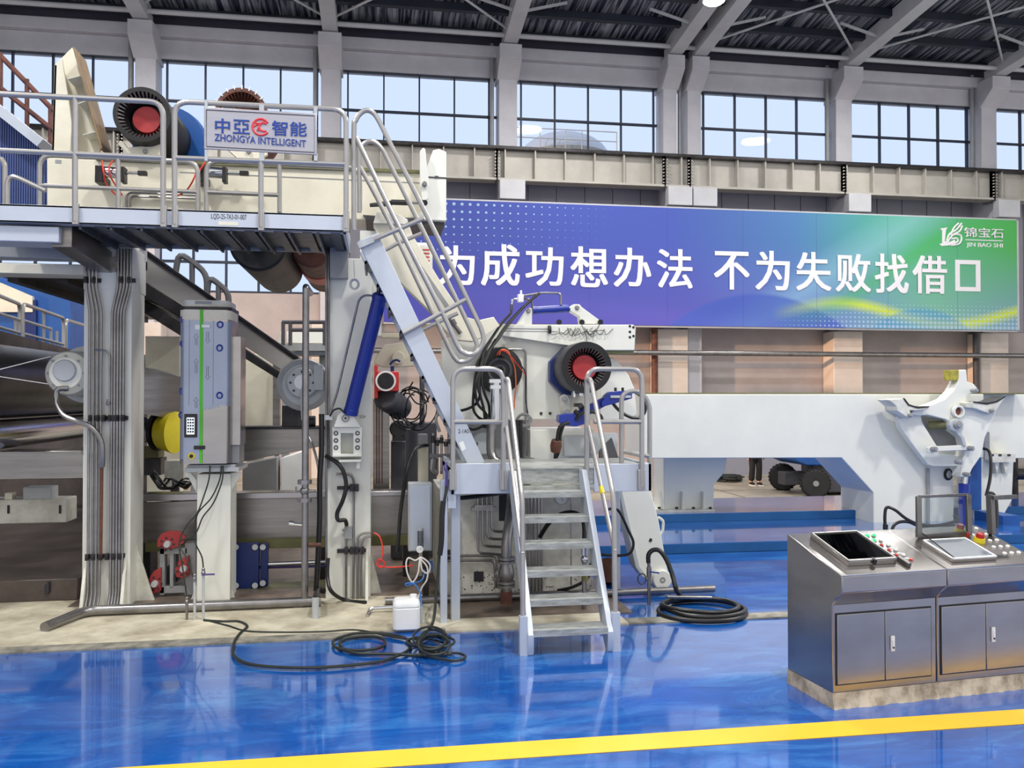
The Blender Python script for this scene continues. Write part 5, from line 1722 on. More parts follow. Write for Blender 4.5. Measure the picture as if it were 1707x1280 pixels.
# hose reel hub
o = thing('hose_reel_hub', 'black round hub disc with a ring of light fittings on the carriage', 'hub', tuple(W(842, 618, 8.5)))
c = W(833, 617, 8.62)
part('disc', MB().lathe(c, DY, [(0, 0), (0, .19), (.01, .235), (.03, .245), (.12, .245)], 44), 'rubber', o)
part('inner_ring', MB().ring(c - DY * .012, DY, .13, .105, .014, 36).ring(c - DY * .01, DY, .06, .04, .012, 24), 'dark_grey', o)
m = MB().tube(T([(832, 592, 8.5), (836, 583, 8.48), (846, 585, 8.48), (852, 597, 8.5), (858, 612, 8.55), (860, 640, 8.6), (858, 665, 8.64), (857, 682, 8.66)]), .007, 7, 5)
part('orange_hose', m, 'orange_hose', o)
part('red_wire', MB().tube(T([(828, 592, 8.48), (835, 584, 8.46), (848, 590, 8.46), (866, 612, 8.55), (876, 625, 8.6)]), .005, 6, 5), 'red_hose', o)
c = W(838, 589, 8.56)
part('plug', MB().cyl(c - DY * .06, c + DY * .06, .035, 16), 'dark_steel', o)
# pipes down the carriage plate
part('bent_pipe', MB().tube(fillet(T([(846, 582, YM - .04), (876, 582, YM - .04), (878, 760, YM - .04)]), .05, 5), .011, 8), 'pipe_steel', cg)
part('thin_wire', MB().tube(T([(862, 602, YM - .05), (876, 622, YM - .05), (876, 660, YM - .05), (880, 690, YM - .06)]), .006, 6, 5), 'hose', cg)
c = W(873, 700, YM - .1)
m = MB()
for k in range(5):
    m.tube([c + Vector((math.cos(rad(q)) * (.055 + .008 * k), -.006 * k, math.sin(rad(q)) * (.05 + .006 * ((k * 3) % 5)))) for q in range(0, 360, 24)], .004, 5, 0, True)
solo('wire_coil', m, 'grey_paint', 'tangled coil of thin grey wire at the lower edge of the white carriage plate', 'coil')
# roll mount: octagonal blue plate with toothed roll
o, c = chuck(978, 612, 8.24, .262, 'roll_mount', 'black toothed roll end with red core on a blue octagonal plate', 'dark_grey', .38, 'rubber', ri=.74, deep=.13)
c2_ = W(956, 619, 8.62)
a = 2 * math.pi / 8
part('octagon_plate', MB().prism([(c2_.x + math.cos(a * k + a / 2) * .27, c2_.z + math.sin(a * k + a / 2) * .27) for k in range(8)], 8.62, 8.74), 'deep_blue', o, .006)
o = solo('clamp_bolt', MB().cyl(W(953, 655, 8.4), W(972, 655, 8.4), .02, 10).cyl(W(957, 652, 8.38), W(957, 662, 8.38), .016, 8).pbox(966, 651, 972, 660, 8.36, .08), 'chrome', 'small chrome clamp bolt below the black toothed roll end', 'bolt')
# rounded link under the roll
o = thing('link_plate', 'white rounded link plate with two pins below the toothed roll end', 'link', tuple(W(942, 690, 8.6)))
part('plate', MB().pprism([(935, 662), (940, 657), (945, 658), (949, 664), (952, 684), (948, 691), (940, 691), (936, 686)], 8.6, .08), 'worn_white', o, .006)
for q in ((941, 664), (945, 686)):
    part('pin', MB().lathe(W(q[0], q[1], 8.57), DY, [(0, 0), (0, .022), (.03, .03)], 14), 'light_grey', o)
# blue clamp unit with black hose
o = thing('clamp_unit', 'blue hydraulic clamp unit with black hoses right of the toothed roll', 'clamp', tuple(W(990, 700, 8.35)))
part('upper_block', MB().pprism([(1012, 658), (1018, 653), (1046, 651), (1054, 655), (1054, 664), (1020, 674), (1003, 678), (1003, 670)], 8.32, .14), 'blue_paint', o, .006)
part('arm', MB().pprism([(1004, 664), (1012, 660), (1018, 672), (985, 690), (960, 700), (955, 690), (975, 680)], 8.36, .1), 'blue_paint', o, .006)
part('lower_block', MB().pprism([(933, 692), (945, 689), (970, 689), (980, 694), (978, 706), (960, 711), (940, 709), (932, 703)], 8.3, .16), 'blue_paint', o, .006)
part('handle', MB().pbox(1018, 659, 1052, 663, 8.3, .02), 'light_grey', o)
m = MB()
for x in (1026, 1038):
    m.cyl(W(x, 652, 8.38), W(x, 646, 8.38), .014, 8)
part('bolts', m, 'dark_steel', o)
for L in ([(1050, 652, 8.4), (1064, 656, 8.36), (1075, 672, 8.34), (1074, 688, 8.34), (1062, 697, 8.34), (1046, 693, 8.34), (1030, 682, 8.36), (1020, 670, 8.36)],
          [(948, 704, 8.3), (933, 712, 8.3), (928, 740, 8.35), (925, 768, 8.4)], [(940, 706, 8.34), (934, 725, 8.34), (932, 750, 8.4), (924, 768, 8.44)], [(960, 700, 8.3), (968, 690, 8.27), (985, 686, 8.27), (1000, 692, 8.3), (1004, 702, 8.3)]):
    part('hose', MB().tube(T(L), .018, 8, 5), 'hose', o)
part('fittings', MB().cyl(W(965, 680, 8.3), W(972, 676, 8.3), .03, 10).cyl(W(958, 684, 8.3), W(963, 690, 8.3), .02, 8).pbox(958, 672, 968, 678, 8.28, .05), 'dark_steel', o)

# red bearing block left of the ladder, with motor tube
o = thing('bearing_block', 'red square bearing block behind the blue hydraulic cylinder', 'bearing', tuple(W(645, 652, 9.6)))
part('block', MB().pbox(628, 619, 665, 652, 9.6, .3).pbox(624, 608, 630, 664, 9.62, .25), 'red_paint', o, .008)
c = W(643, 635, 9.6)
part('ring', MB().ring(c - DY * .012, DY, .115, .095, .012, 32), 'plastic_white', o)
part('bore', MB().ring(c - DY * .01, DY, .09, .055, .01, 32).cyl(c - DY * .006, c, .055, 24), 'dark_steel', o)
c = W(658, 664, 9.75)
solo('motor_drum', MB().lathe(W(642, 662, 9.7), Vector((.35, .9, -.25)), [(0, .12), (.02, .14), (.5, .15), (.53, .13), (.53, 0)], 28), 'dark_grey', 'grey cylindrical motor under the red bearing block', 'motor')
o = thing('far_column', 'grey narrow column with rusty pipes left of the ladder', 'column', tuple(W(636, 1000, 9.9)))
part('post', MB().pprism([(622, 665), (640, 664), (649, 676), (649, 815), (622, 818)], 9.9, .2), 'brushed', o, .005)
for x in (628, 632, 637):
    part('pipe', MB().tube(T([(x, 668, 9.87), (x, 806, 9.87)]), .006, 6), 'rust', o)
solo('cream_bracket', MB().pprism([(624, 600), (640, 575), (672, 570), (690, 585), (690, 610), (660, 612), (640, 612), (624, 606)], 10.3, .2).cyl(W(664, 596, 10.2), W(664, 596, 10.4), .075, 20).pbox(636, 555, 690, 563, 10.4, .2), 'cream_paint', 'cream bracket with a round boss above the red bearing block', 'bracket', bevel=.006)
solo('blue_valve', MB().pbox(651, 610, 657, 620, 9.7, .06).tube(T([(650, 608, 9.7), (655, 602, 9.7), (662, 600, 9.7), (667, 603, 9.7)]), .014, 6, 4), 'deep_blue', 'tiny dark blue valve on top of the red bearing block', 'valve')
# tangle of thin black cables
o = thing('cable_tangle', 'tangle of thin black looped cables between the column and the ladder', 'cables', tuple(W(690, 690, 9.9)))
random.seed(21)
for k in range(9):
    cx, cy, r_ = 690 + random.uniform(-12, 16), 668 + random.uniform(-18, 18), random.uniform(14, 30)
    L = [(cx + math.cos(q * .7 + k) * r_ * random.uniform(.8, 1.1), cy + math.sin(q * .7 + k) * r_ * 1.2, 9.9 + random.uniform(-.1, .1)) for q in range(7)]
    part('cable', MB().tube(T(L), .009, 6, 5), 'hose', o)
solo('dark_motor', MB().lathe(W(664, 716, 10.0), DY, [(0, 0), (0, .09), (.02, .1), (.4, .1)], 24).pbox(658, 702, 672, 709, 10.0, .12).pbox(654, 728, 676, 735, 10.0, .2), 'black_plastic', 'small black electric motor behind the ladder beside the narrow column', 'motor')
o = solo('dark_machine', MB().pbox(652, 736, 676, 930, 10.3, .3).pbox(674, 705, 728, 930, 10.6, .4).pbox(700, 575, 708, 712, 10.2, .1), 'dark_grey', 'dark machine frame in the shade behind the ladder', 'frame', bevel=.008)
solo('cream_post', MB().pbox(697, 744, 714, 805, 9.3, .15).box(W(699, 805, 9.3).x, W(712, 805, 9.3).x, 9.3 + .05, 9.3 + 0.12, .01, W(699, 805, 9.3).z), 'cream_paint', 'cream square post left of the pipe manifold', 'post', bevel=.005)
solo('grey_block', MB().pbox(697, 724, 713, 745, 9.25, .18), 'grey_paint', 'grey block on top of the cream square post', 'block', bevel=.005)
solo('black_hose', MB().tube(T([(713, 742, 9.28), (700, 744, 9.15), (690, 752, 8.9), (680, 775, 8.8), (674, 810, 8.7), (668, 850, 8.6), (664, 900, 8.5), (662, 920, 8.48)]), .02, 10, 5), 'hose', 'black hose running down from the grey block past the trough end', 'hose')
o = thing('pipe_manifold', 'cluster of steel pipes and fittings beside the foot of the ladder', 'pipework', tuple(W(735, 760, 8.9)))
for k, x in enumerate((722, 729, 736, 743, 749)):
    part('pipe', MB().tube(T([(x, 722 + (k * 7) % 11, 8.85), (x, 790, 8.85)]), .014, 8), 'pipe_steel', o)
    part('fitting', MB().cyl(W(x, 726 + (k * 7) % 11, 8.85), W(x, 738 + (k * 5) % 9, 8.85), .022, 8), 'dark_steel', o)
part('pipe', MB().tube(fillet(T([(722, 765, 8.8), (720, 785, 8.8), (730, 790, 8.8)]), .06, 5), .03, 10), 'pipe_steel', o)
part('pipe', MB().tube(fillet(T([(733, 720, 8.75), (726, 700, 8.75), (728, 690, 8.75), (738, 692, 8.75), (760, 735, 8.75)]), .05, 5), .016, 8), 'pipe_steel', o)
part('bracket', MB().pbox(716, 757, 760, 762, 8.8, .05), 'steel', o)

# ---- machine stand (white base block) with its openings and pipework
st = thing('machine_stand', 'white oil-spattered machine base block behind the stairs', 'base', tuple(W(860, 1000, 8.4)))
xa, xb = W(733, 900, 8.42).x, W(985, 900, 8.42).x
zt = W(850, 815, 8.42).z
part('block', MB().box(xa, xb, 8.42, 9.55, .012, zt), 'worn_white', st, .006)
part('upper_block', MB().pbox(884, 716, 990, 815, 8.6, .7), 'white_paint', st, .006)
part('upper_block', MB().pbox(752, 700, 884, 815, 8.95, .5), 'grey_paint', st, .006)
part('opening', MB().pbox(790, 953, 806, 969, 8.412, .01), 'ink', st)
part('opening', MB().pbox(832, 824, 852, 868, 8.412, .01), 'ink', st)
c = W(936, 829, 8.42)
g_ = part('gauge', MB().ring(c - DY * .02, DY, .075, .066, .02, 28), 'light_grey', st)
part('dial', MB().cyl(c - DY * .012, c, .066, 28), 'plastic_white', g_)
part('needle', MB().bar(c + Vector((-.02, -.014, .03)), c + Vector((.012, -.014, -.04)), .004, .003), 'ink', g_)
m = MB()
random.seed(5)
for k in range(90):
    px, py = random.choice(((random.uniform(790, 985), random.uniform(945, 990)), (random.uniform(760, 850), random.uniform(960, 992))))
    c = W(px, py, 8.42)
    r_ = random.uniform(.003, .009)
    m.cyl(c - DY * .0015, c, r_, 6)
sp = part('oil_spots', m, 'ink', st)
for k in range(4):
    x, y = 797 + k * 7.5, 922 - k * 12
    part('pipe', MB().tube(fillet(T([(x, 820, 8.37), (x, y, 8.37), (845, y + 3 - k, 8.37)]), .06, 5), .0125, 8), 'pipe_steel', st)
for y, z in ((926, 0), (934, 1)):
    part('pipe', MB().tube(fillet(T([(738, y, 8.37), (828 - z * 4, y, 8.37), (830 - z * 4, 980, 8.37)]), .05, 5), .0125, 8), 'pipe_steel', st)
part('pipe_clamp', MB().pbox(786, 846, 828, 851, 8.36, .05).pbox(791, 842, 822, 846, 8.34, .06), 'pipe_steel', st)
part('pipe_clamp', MB().pbox(738, 918, 758, 936, 8.36, .05), 'dark_steel', st, .003)
part('pipe', MB().tube(T([(756, 850, 8.36), (756, 918, 8.36), (756, 965, 8.36)]), .012, 8), 'pipe_steel', st)
for x in (880, 886, 892, 898, 903):
    part('pipe', MB().tube(T([(x, 816, 8.36), (x, 985, 8.36)]), .011, 8), 'pipe_steel', st)
for x in (861, 868):
    part('pipe', MB().tube(T([(x, 700, 8.6), (x, 780, 8.6)]), .02, 10), 'dark_steel', st)
part('valve_rod', MB().tube(T([(952, 815, 8.34), (952, 975, 8.34)]), .008, 8), 'pipe_steel', st)
part('oil_cap', MB().lathe(W(806, 739, 8.9), DY, [(0, 0), (0, .11), (.02, .125), (.05, .125)], 28), 'light_grey', st)
o = thing('valve_pipe', 'heavy steel valve pipe standing left of the stairs', 'pipe', tuple(W(843, 1022, 8.1)))
c = W(844, 1022, 8.0)
b0_ = Vector((c.x, 8.0, .012))
zz = lambda py: W(844, py, 8.0).z
part('pipe', MB().tube(fillet([b0_, Vector((c.x, 8.0, zz(905))), Vector((c.x + .06, 8.1, zz(855))), Vector((c.x + .12, 8.4, zz(818)))], .08, 5), .05, 16), 'pipe_steel', o)
part('rusty_stub', MB().cyl(b0_, (c.x, 8.0, zz(985)), .056, 16), 'rust', o)
for py in (932, 938, 972, 978):
    part('flange', MB().cyl((c.x, 8.0, zz(py)), (c.x, 8.0, zz(py - 4)), .085, 20), 'pipe_steel', o)
part('valve_body', MB().lathe((c.x, 8.0, zz(972)), (0, 0, 1), [(0, .055), (.06, .075), (.12, .075), (.2, .055)], 20), 'pipe_steel', o)
part('handwheel', MB().tube([Vector((c.x - .1, 7.98, zz(955) + math.sin(rad(q)) * .06)) + Vector((0, math.cos(rad(q)) * .06, 0)) for q in range(0, 360, 30)], .008, 6, 0, True).cyl((c.x - .1, 7.98, zz(955)), (c.x - .05, 8.0, zz(955)), .01, 8), 'pipe_steel', o)
o = thing('valve_pipe', 'thin upright pipe with a lever valve seen between the stair treads', 'pipe', tuple(W(974, 1012, 8.0)))
c = WZ(974, 1015, .012)
part('pipe', MB().cyl(c, W(974, 900, c.y), .022, 12), 'pipe_steel', o)
part('valve', MB().sphere(W(974, 932, c.y), .035, 8).cyl(W(974, 925, c.y), W(974, 912, c.y), .03, 10), 'chrome', o)
part('yellow_joint', MB().cyl(W(975, 968, c.y), W(975, 958, c.y), .032, 10), 'olive', o)
solo('black_hose', MB().tube(T([(900, 895, 8.3), (915, 872, 8.2), (935, 857, 8.15), (955, 854, 8.1), (970, 862, 8.06), (974, 880, 8.02), (974, 898, 8.0)]), .022, 10, 5), 'hose', 'black hose arching behind the upper stair treads', 'hose')
solo('black_hose', MB().tube(T([(756, 965, 8.36), (757, 990, 8.3), (768, 1000, 8.2), (790, 1000, 8.16), (812, 992, 8.16), (830, 990, 8.2)]), .014, 10, 5), 'hose', 'black hose at the foot of the white base block left of the stairs', 'hose')
solo('black_hose', MB().tube(T([(930, 984, 8.2), (950, 980, 8.1), (972, 970, 8.05), (982, 958, 8.05), (984, 940, 8.1)]), .016, 10, 5), 'hose', 'black hose curling behind the lower stair treads', 'hose')
solo('floor_conduit', MB().tube([Vector((.05, 8.1, .05)), Vector((.9, 8.12, .05)), Vector((2.3, 8.1, .05)), Vector((3.35, 8.12, .05))], .035, 12), 'pipe_steel', 'grey steel conduit lying on the floor along the white base block', 'conduit')
solo('floor_nozzle', MB().tube(fillet([WZ(612, 1026, .03), WZ(618, 1014, .05), WZ(655, 1012, .06)], .05, 4), .016, 8), 'chrome', 'short bent metal nozzle on the apron left of the white canister', 'pipe')
o = thing('lower_bracket', 'steel bracket box with an orange round cup under the carriage', 'bracket', tuple(W(925, 765, 8.4)))
part('plate', MB().pbox(940, 726, 985, 760, 8.5, .05).pbox(985, 722, 1030, 756, 8.45, .05), 'light_grey', o, .004)
part('dark_plate', MB().pprism([(1000, 752), (1020, 730), (1030, 760), (1034, 780), (1000, 775)], 8.35, .05), 'dark_grey', o)
c = W(926, 752, 8.4)
part('orange_cup', MB().lathe(c, (0, -.4, 1), [(0, .05), (.06, .06), (.12, .05), (.14, 0)], 20), 'rust', o)
solo('elbow_pipe', MB().tube(fillet(T([(818, 690, 8.5), (818, 755, 8.45), (826, 770, 8.4), (870, 770, 8.4), (893, 774, 8.4)]), .08, 6), .045, 14).cyl(W(818, 715, 8.5), W(818, 708, 8.5), .06, 16).cyl(W(884, 772, 8.4), W(890, 773, 8.4), .06, 16), 'pipe_steel', 'thick steel elbow pipe with flanges behind the lower platform rail', 'pipe')
solo('chrome_column', MB().cyl(W(826, 705, 8.3), W(826, 632, 8.3), .05, 16).pbox(816, 632, 838, 638, 8.24, .1).pbox(818, 642, 836, 648, 8.24, .1), 'chrome', 'shiny upright cylinder below the black hose reel hub', 'cylinder')

# ---- small junction box, regulator, canister, coloured hoses
o = thing('junction_box', 'pale grey-blue junction box left of the lower platform legs', 'box', tuple(W(700, 922, 8.2)))
part('box', MB().pbox(681, 806, 720, 918, 8.2, .2), 'light_grey', o, .006)
part('lid', MB().pbox(684, 810, 717, 916, 8.19, .01), 'fascia', o, .002)
part('post', MB().box(W(704, 900, 8.4).x, W(714, 900, 8.4).x, 8.3, 8.4, .016, W(700, 918, 8.3).z), 'dark_steel', o)
o = thing('air_regulator', 'small air filter regulator with a round dial on the junction box', 'regulator', tuple(W(700, 925, 8.12)))
c0_, c1_ = W(701, 913, 8.12), W(701, 884, 8.12)
part('bowl', MB().cyl(c0_, c1_, .028, 18), 'filter_glass', o)
part('insert', MB().cyl(c0_ + Vector((0, 0, .02)), c1_, .016, 12), 'pipe_steel', o)
part('cap', MB().cyl(c1_, W(701, 880, 8.12), .03, 18).tube(T([(700, 929, 8.12), (700, 912, 8.12)]), .008, 8), 'light_grey', o)
c = W(700, 916, 8.08)
part('dial', MB().lathe(c, DY, [(0, 0), (0, .03), (.004, .034), (.03, .034)], 20), 'plastic_white', o)
part('needle', MB().bar(c + Vector((0, -.003, 0)), c + Vector((.012, -.003, .016)), .003, .002), 'ink', o)
h = [(699, 930, 8.08), (692, 934, 8.06), (681, 930, 8.05), (677, 940, 8.05), (680, 958, 8.05), (688, 970, 8.05), (697, 955, 8.05), (700, 932, 8.06), (704, 950, 8.05), (714, 955, 8.05), (717, 942, 8.05), (708, 932, 8.06), (700, 930, 8.07), (712, 945, 8.05), (712, 965, 8.03), (703, 980, 7.9), (696, 1000, 7.6), (693, 1004, 7.36)]
solo('white_hose', MB().tube(T(h), .008, 8, 6), 'white_hose', 'thin white hose tied in loops below the round dial', 'hose')
solo('light_blue_hose', MB().tube(T([(708, 950, 8.1), (704, 966, 8.05), (690, 972, 8.0), (680, 976, 7.95), (676, 973, 7.95), (688, 972, 7.9), (698, 982, 7.8), (702, 1000, 7.6), (703, 1022, 7.42)]), .007, 8, 6), 'light_blue_hose', 'thin bright blue hose curling above the white canister', 'hose')
m = MB().tube(T([(623, 888, 8.3), (633, 895, 8.25), (638, 915, 8.22), (635, 935, 8.2), (628, 940, 8.2), (640, 945, 8.2), (665, 945, 8.2), (690, 942, 8.2)]), .007, 8, 6)
m.tube(T([(628, 936, 8.2), (634, 932, 8.18), (642, 940, 8.18), (634, 946, 8.18), (628, 940, 8.18)]), .007, 8, 5)
solo('red_air_hose', m, 'red_hose', 'bright red air hose between the middle column and the junction box', 'hose')
o = thing('canister', 'white plastic canister standing on the edge of the cream apron', 'canister', tuple(WZ(677, 1052, .016)))
a, b_ = WZ(655, 1053, .016), WZ(701, 1053, .016)
zt = W(677, 1000, 7.2).z
def rounded_can(x0, x1, y0, y1, z0, z1, r):
    mb = MB()
    prof = [(z0, .02), (z0 + .015, 0), (z0 + (z1 - z0) * .72, 0), (z0 + (z1 - z0) * .75, .006), (z0 + (z1 - z0) * .78, 0), (z1 - .03, 0), (z1 - .008, .015), (z1, .04)]
    v, f = [], []
    n = 28
    for z, ins in prof:
        for cx, cy, s in ((x0 + r, y0 + r, 180), (x1 - r, y0 + r, 270), (x1 - r, y1 - r, 0), (x0 + r, y1 - r, 90)):
            for k in range(7):
                t_ = rad(s + 15 * k)
                v.append((cx + math.cos(t_) * (r - min(ins, r * .9)), cy + math.sin(t_) * (r - min(ins, r * .9)), z))
    m_ = len(prof)
    for k in range(m_ - 1):
        for i in range(n):
            f.append((k * n + i, k * n + (i + 1) % n, (k + 1) * n + (i + 1) % n, (k + 1) * n + i))
    f += [tuple(range(n - 1, -1, -1)), tuple((m_ - 1) * n + i for i in range(n))]
    return mb.add(v, f)
part('body', rounded_can(a.x, b_.x, a.y, a.y + .2, .016, zt, .045), 'plastic_white', o)
part('neck', MB().cyl(((a.x + b_.x) / 2 + .06, a.y + .1, zt), ((a.x + b_.x) / 2 + .06, a.y + .1, zt + .03), .03, 16), 'plastic_white', o)
part('level_tube', MB().cyl((b_.x + .012, a.y + .06, .06), (b_.x + .012, a.y + .06, .2), .01, 8), 'light_grey', o)

# ---- cables
solo('floor_cable', MB().tube([WZ(a, b, .022) for a, b in ((340, 1034), (372, 1036), (398, 1036), (412, 1044), (400, 1056), (390, 1072), (390, 1092), (410, 1105), (450, 1111), (510, 1113), (570, 1110), (630, 1103), (660, 1094), (680, 1084), (684, 1072), (672, 1062), (640, 1056), (600, 1055), (575, 1060), (556, 1068), (562, 1080), (600, 1084), (636, 1078), (640, 1066), (615, 1060), (580, 1064), (566, 1074), (590, 1088), (650, 1090), (700, 1092), (752, 1090))], .012, 8, 6), 'cable', 'long green-black cable looping over the blue floor before the middle column', 'cable')
solo('floor_cable', MB().tube([WZ(a, b, .02) for a, b in ((340, 1033), (380, 1043), (412, 1052), (470, 1054), (540, 1053), (590, 1050), (630, 1056), (670, 1064), (720, 1066), (745, 1074))], .009, 8, 6), 'cable', 'thinner dark cable lying straight along the apron edge', 'cable')
m = MB()
random.seed(9)
for k in range(6):
    cx, cy = 722 + random.uniform(-10, 10), 1070 + random.uniform(-8, 8)
    rx, ry = random.uniform(20, 36), random.uniform(8, 20)
    m.tube([WZ(cx + math.cos(q * .5) * rx, cy + math.sin(q * .5) * ry, .03 + .012 * k) for q in range(13)], .01, 7, 4)
m.tube([WZ(a, b, .02) for a, b in ((700, 1090), (735, 1098), (760, 1101), (776, 1095), (766, 1089), (745, 1088), (720, 1086))], .01, 7, 5)
solo('cable_heap', m, 'cable', 'heap of coiled dark cable on the blue floor left of the stairs', 'cable heap')
solo('hanging_cable', MB().tube([W(745, 778, 7.4), W(744, 815, 7.32), W(738, 850, 7.3), W(737, 880, 7.3), W(732, 930, 7.28), W(728, 980, 7.24), W(724, 1025, 7.18), WZ(718, 1045, .06), WZ(704, 1062, .04), WZ(706, 1082, .04), WZ(730, 1088, .04)], .013, 8, 6), 'cable', 'dark cable hanging from the left corner of the low platform to the cable heap', 'cable')
solo('cable_sleeve', MB().tube(T([(739, 835, 7.29), (737, 860, 7.28), (736, 900, 7.27), (733, 925, 7.27)]), .024, 10, 4), 'hose', 'black sleeve around the hanging cable by the low platform legs', 'sleeve')
solo('purple_cable', MB().tube(T([(744, 772, 7.34), (742, 780, 7.3), (745, 788, 7.3), (744, 810, 7.3)]), .012, 8, 4), 'purple_cable', 'short purple cable end at the left corner of the low platform', 'cable')
solo('platform_hose', MB().tube(T([(742, 832, 7.6), (790, 828, 7.6), (845, 820, 7.7)]), .02, 8, 4), 'hose', 'black hose strapped under the left side of the low platform', 'hose')

# ---- swing leg at the right of the stairs, stub pipe and hose coil
o = thing('outrigger', 'white tapered swing leg with round hub right of the stairs', 'leg', tuple(W(1100, 990, 8.3)))
part('plate', MB().pprism([(1034, 815), (1084, 813), (1098, 868), (1117, 972), (1113, 985), (1098, 985), (1070, 958), (1060, 940), (1040, 850)], 8.3, .2), 'white_paint', o, .008)
part('side_edge', MB().pprism([(1032, 820), (1036, 815), (1066, 945), (1080, 962), (1072, 962), (1060, 945)], 8.28, .23), 'light_grey', o)
c = W(1102, 965, 8.28)
part('hub', MB().lathe(c - DY * .05, DY, [(0, 0), (0, .09), (.01, .1), (.1, .1)], 32), 'white_paint', o)
part('hub_face', MB().ring(c - DY * .053, DY, .03, .012, .004, 20), 'grey_paint', o)
part('hole', MB().cyl(W(1084, 900, 8.296), W(1084, 900, 8.31), .02, 16), 'ink', o)
part('side_handle', MB().tube(fillet(T([(1097, 862, 8.34), (1106, 868, 8.34), (1105, 885, 8.34), (1100, 892, 8.34)]), .03, 4), .015, 8), 'worn_white', o)
solo('wire_coil', MB().tube([W(1070 + math.cos(q * .6) * 7, 965 + math.sin(q * .6) * 9, 8.2 - .002 * q) for q in range(40)], .005, 6), 'cable', 'small dark wire coil at the foot of the white swing leg', 'coil')
b0_ = WZ(1082, 1008, 0.0)
o = thing('air_stub', 'slim standing pipe with a blue lever valve before the swing leg', 'pipe', tuple(b0_))
part('pipe', MB().cyl(b0_, W(1082, 955, b0_.y), .016, 12), 'pipe_steel', o)
part('valve', MB().cyl(W(1082, 962, b0_.y), W(1082, 945, b0_.y), .024, 12).cyl(W(1082, 945, b0_.y), W(1081, 935, b0_.y), .016, 10), 'pipe_steel', o)
part('lever', MB().bar(W(1083, 953, b0_.y - .02), W(1099, 955, b0_.y - .03), .012, .012), 'blue_paint', o)
hb = WZ(1142, 996, .02)
L = T([(1081, 938, b0_.y), (1081, 925, b0_.y), (1088, 917, b0_.y), (1100, 918, b0_.y - .02), (1112, 935, b0_.y - .06), (1122, 962, b0_.y - .12), (1128, 985, b0_.y - .2)]) + [WZ(1136, 996, .05)]
cx, cy = WZ(1169, 1022, 0).x, WZ(1169, 1022, 0).y
for k in range(46):
    a = rad(110 - k * 24)
    R_ = .46 - .0035 * k + .03 * math.sin(k * .9)
    L.append(Vector((cx + math.cos(a) * R_ * 1.02 + .02 * math.sin(k), cy + math.sin(a) * R_ * .82, .025 + .024 * (k // 15))))
solo('hose_coil', MB().tube(L, .022, 10, 3), 'hose', 'thick black air hose lying coiled on the blue floor right of the stairs', 'hose')
solo('spray_lance', MB().cyl(WZ(1112, 995, .12), WZ(1186, 996, .1), .014, 10), 'pipe_steel', 'short bare metal lance lying on the black hose coil', 'lance')
solo('black_hose', MB().tube(T([(1010, 850, 8.0), (1030, 850, 8.1), (1048, 885, 8.16), (1056, 905, 8.16), (1050, 922, 8.16), (1030, 926, 8.2), (1000, 924, 8.25)]), .014, 8, 5), 'hose', 'black hose drooping in a loop left of the white swing leg', 'hose')
solo('floor_roller', MB().cyl(W(1014, 950, 8.6), W(1014, 950, 8.9), .13, 24), 'rust', 'rusty round roller low behind the right stair rail', 'roller')


# ================================================================== LONG BEAM FRAME, CRADLE, RIGHT SIDE
YF = 11.5
fr = thing('beam_frame', 'long white box beam frame with a broad leg across the right half', 'frame', tuple(W(1300, 850, YF)))
part('beam', MB().pprism([(1072, 657), (1640, 657), (1640, 763), (1590, 763), (1590, 890), (1456, 890), (1456, 821), (1403, 763), (1072, 764)], YF, .9), 'white_paint', fr, .012)
part('top_rail', MB().box(W(1072, 655, YF).x, W(1720, 655, YF).x, YF + .05, YF + .8, W(1072, 657, YF).z, W(1072, 654.5, YF).z), 'olive', fr)
part('far_leg', MB().pprism([(1107, 700), (1212, 700), (1212, 764), (1208, 787), (1190, 808), (1190, 849), (1107, 849)], 12.35, .5), 'white_paint', fr, .01)
part('foot_plate', MB().box(W(1060, 849, 12.2).x, W(1192, 849, 12.2).x, 12.2, 13.0, .245, .275), 'worn_white', fr)
for px in (1103, 1138, 1173):
    part('gusset', MB().pprism([(px, 820), (px + 5, 849), (px - 1, 849)], 12.25, .12), 'white_paint', fr)
m = MB()
for px in (1099, 1128, 1156, 1184):
    m.cyl(W(px, 848, 12.22), W(px, 845, 12.22), .025, 8)
part('anchor_bolts', m, 'dark_steel', fr)
part('inner_leg', MB().box(W(1432, 800, 13.2).x, W(1444, 800, 13.2).x, 13.0, 13.25, .245, 1.3), 'white_paint', fr)
part('right_beam', MB().pprism([(1640, 657), (1790, 657), (1790, 764), (1690, 764), (1640, 766)], YF + .35, .6), 'white_paint', fr, .01)
part('right_leg', MB().pprism([(1636, 764), (1690, 764), (1687, 834), (1666, 871), (1664, 900), (1620, 905)], YF + .25, .5), 'white_paint', fr, .01)
part('toothed_shelf', MB().pprism([(1652, 757), (1693, 757), (1693, 770), (1653, 771)], YF + .1, .3).pprism([(1658, 771), (1666, 771), (1662, 790)], YF + .15, .1).pprism([(1672, 771), (1682, 771), (1677, 790)], YF + .15, .1), 'worn_white', fr)
part('slots', MB().pbox(1652, 757, 1657, 760, YF + .09, .02).pbox(1665, 757, 1670, 760, YF + .09, .02).pbox(1680, 757, 1685, 760, YF + .09, .02), 'ink', fr)
part('blue_inside', MB().pprism([(1634, 755), (1636, 755), (1636, 850), (1612, 850), (1616, 795)], YF + .2, .02), 'mid_blue', fr)
part('dark_slot', MB().pbox(1641, 720, 1650, 766, YF - .01, .02), 'grey_paint', fr)
part('pipe', MB().tube(T([(1547, 780, YF - .04), (1547, 885, YF - .04)]), .025, 8), 'grey_paint', fr)

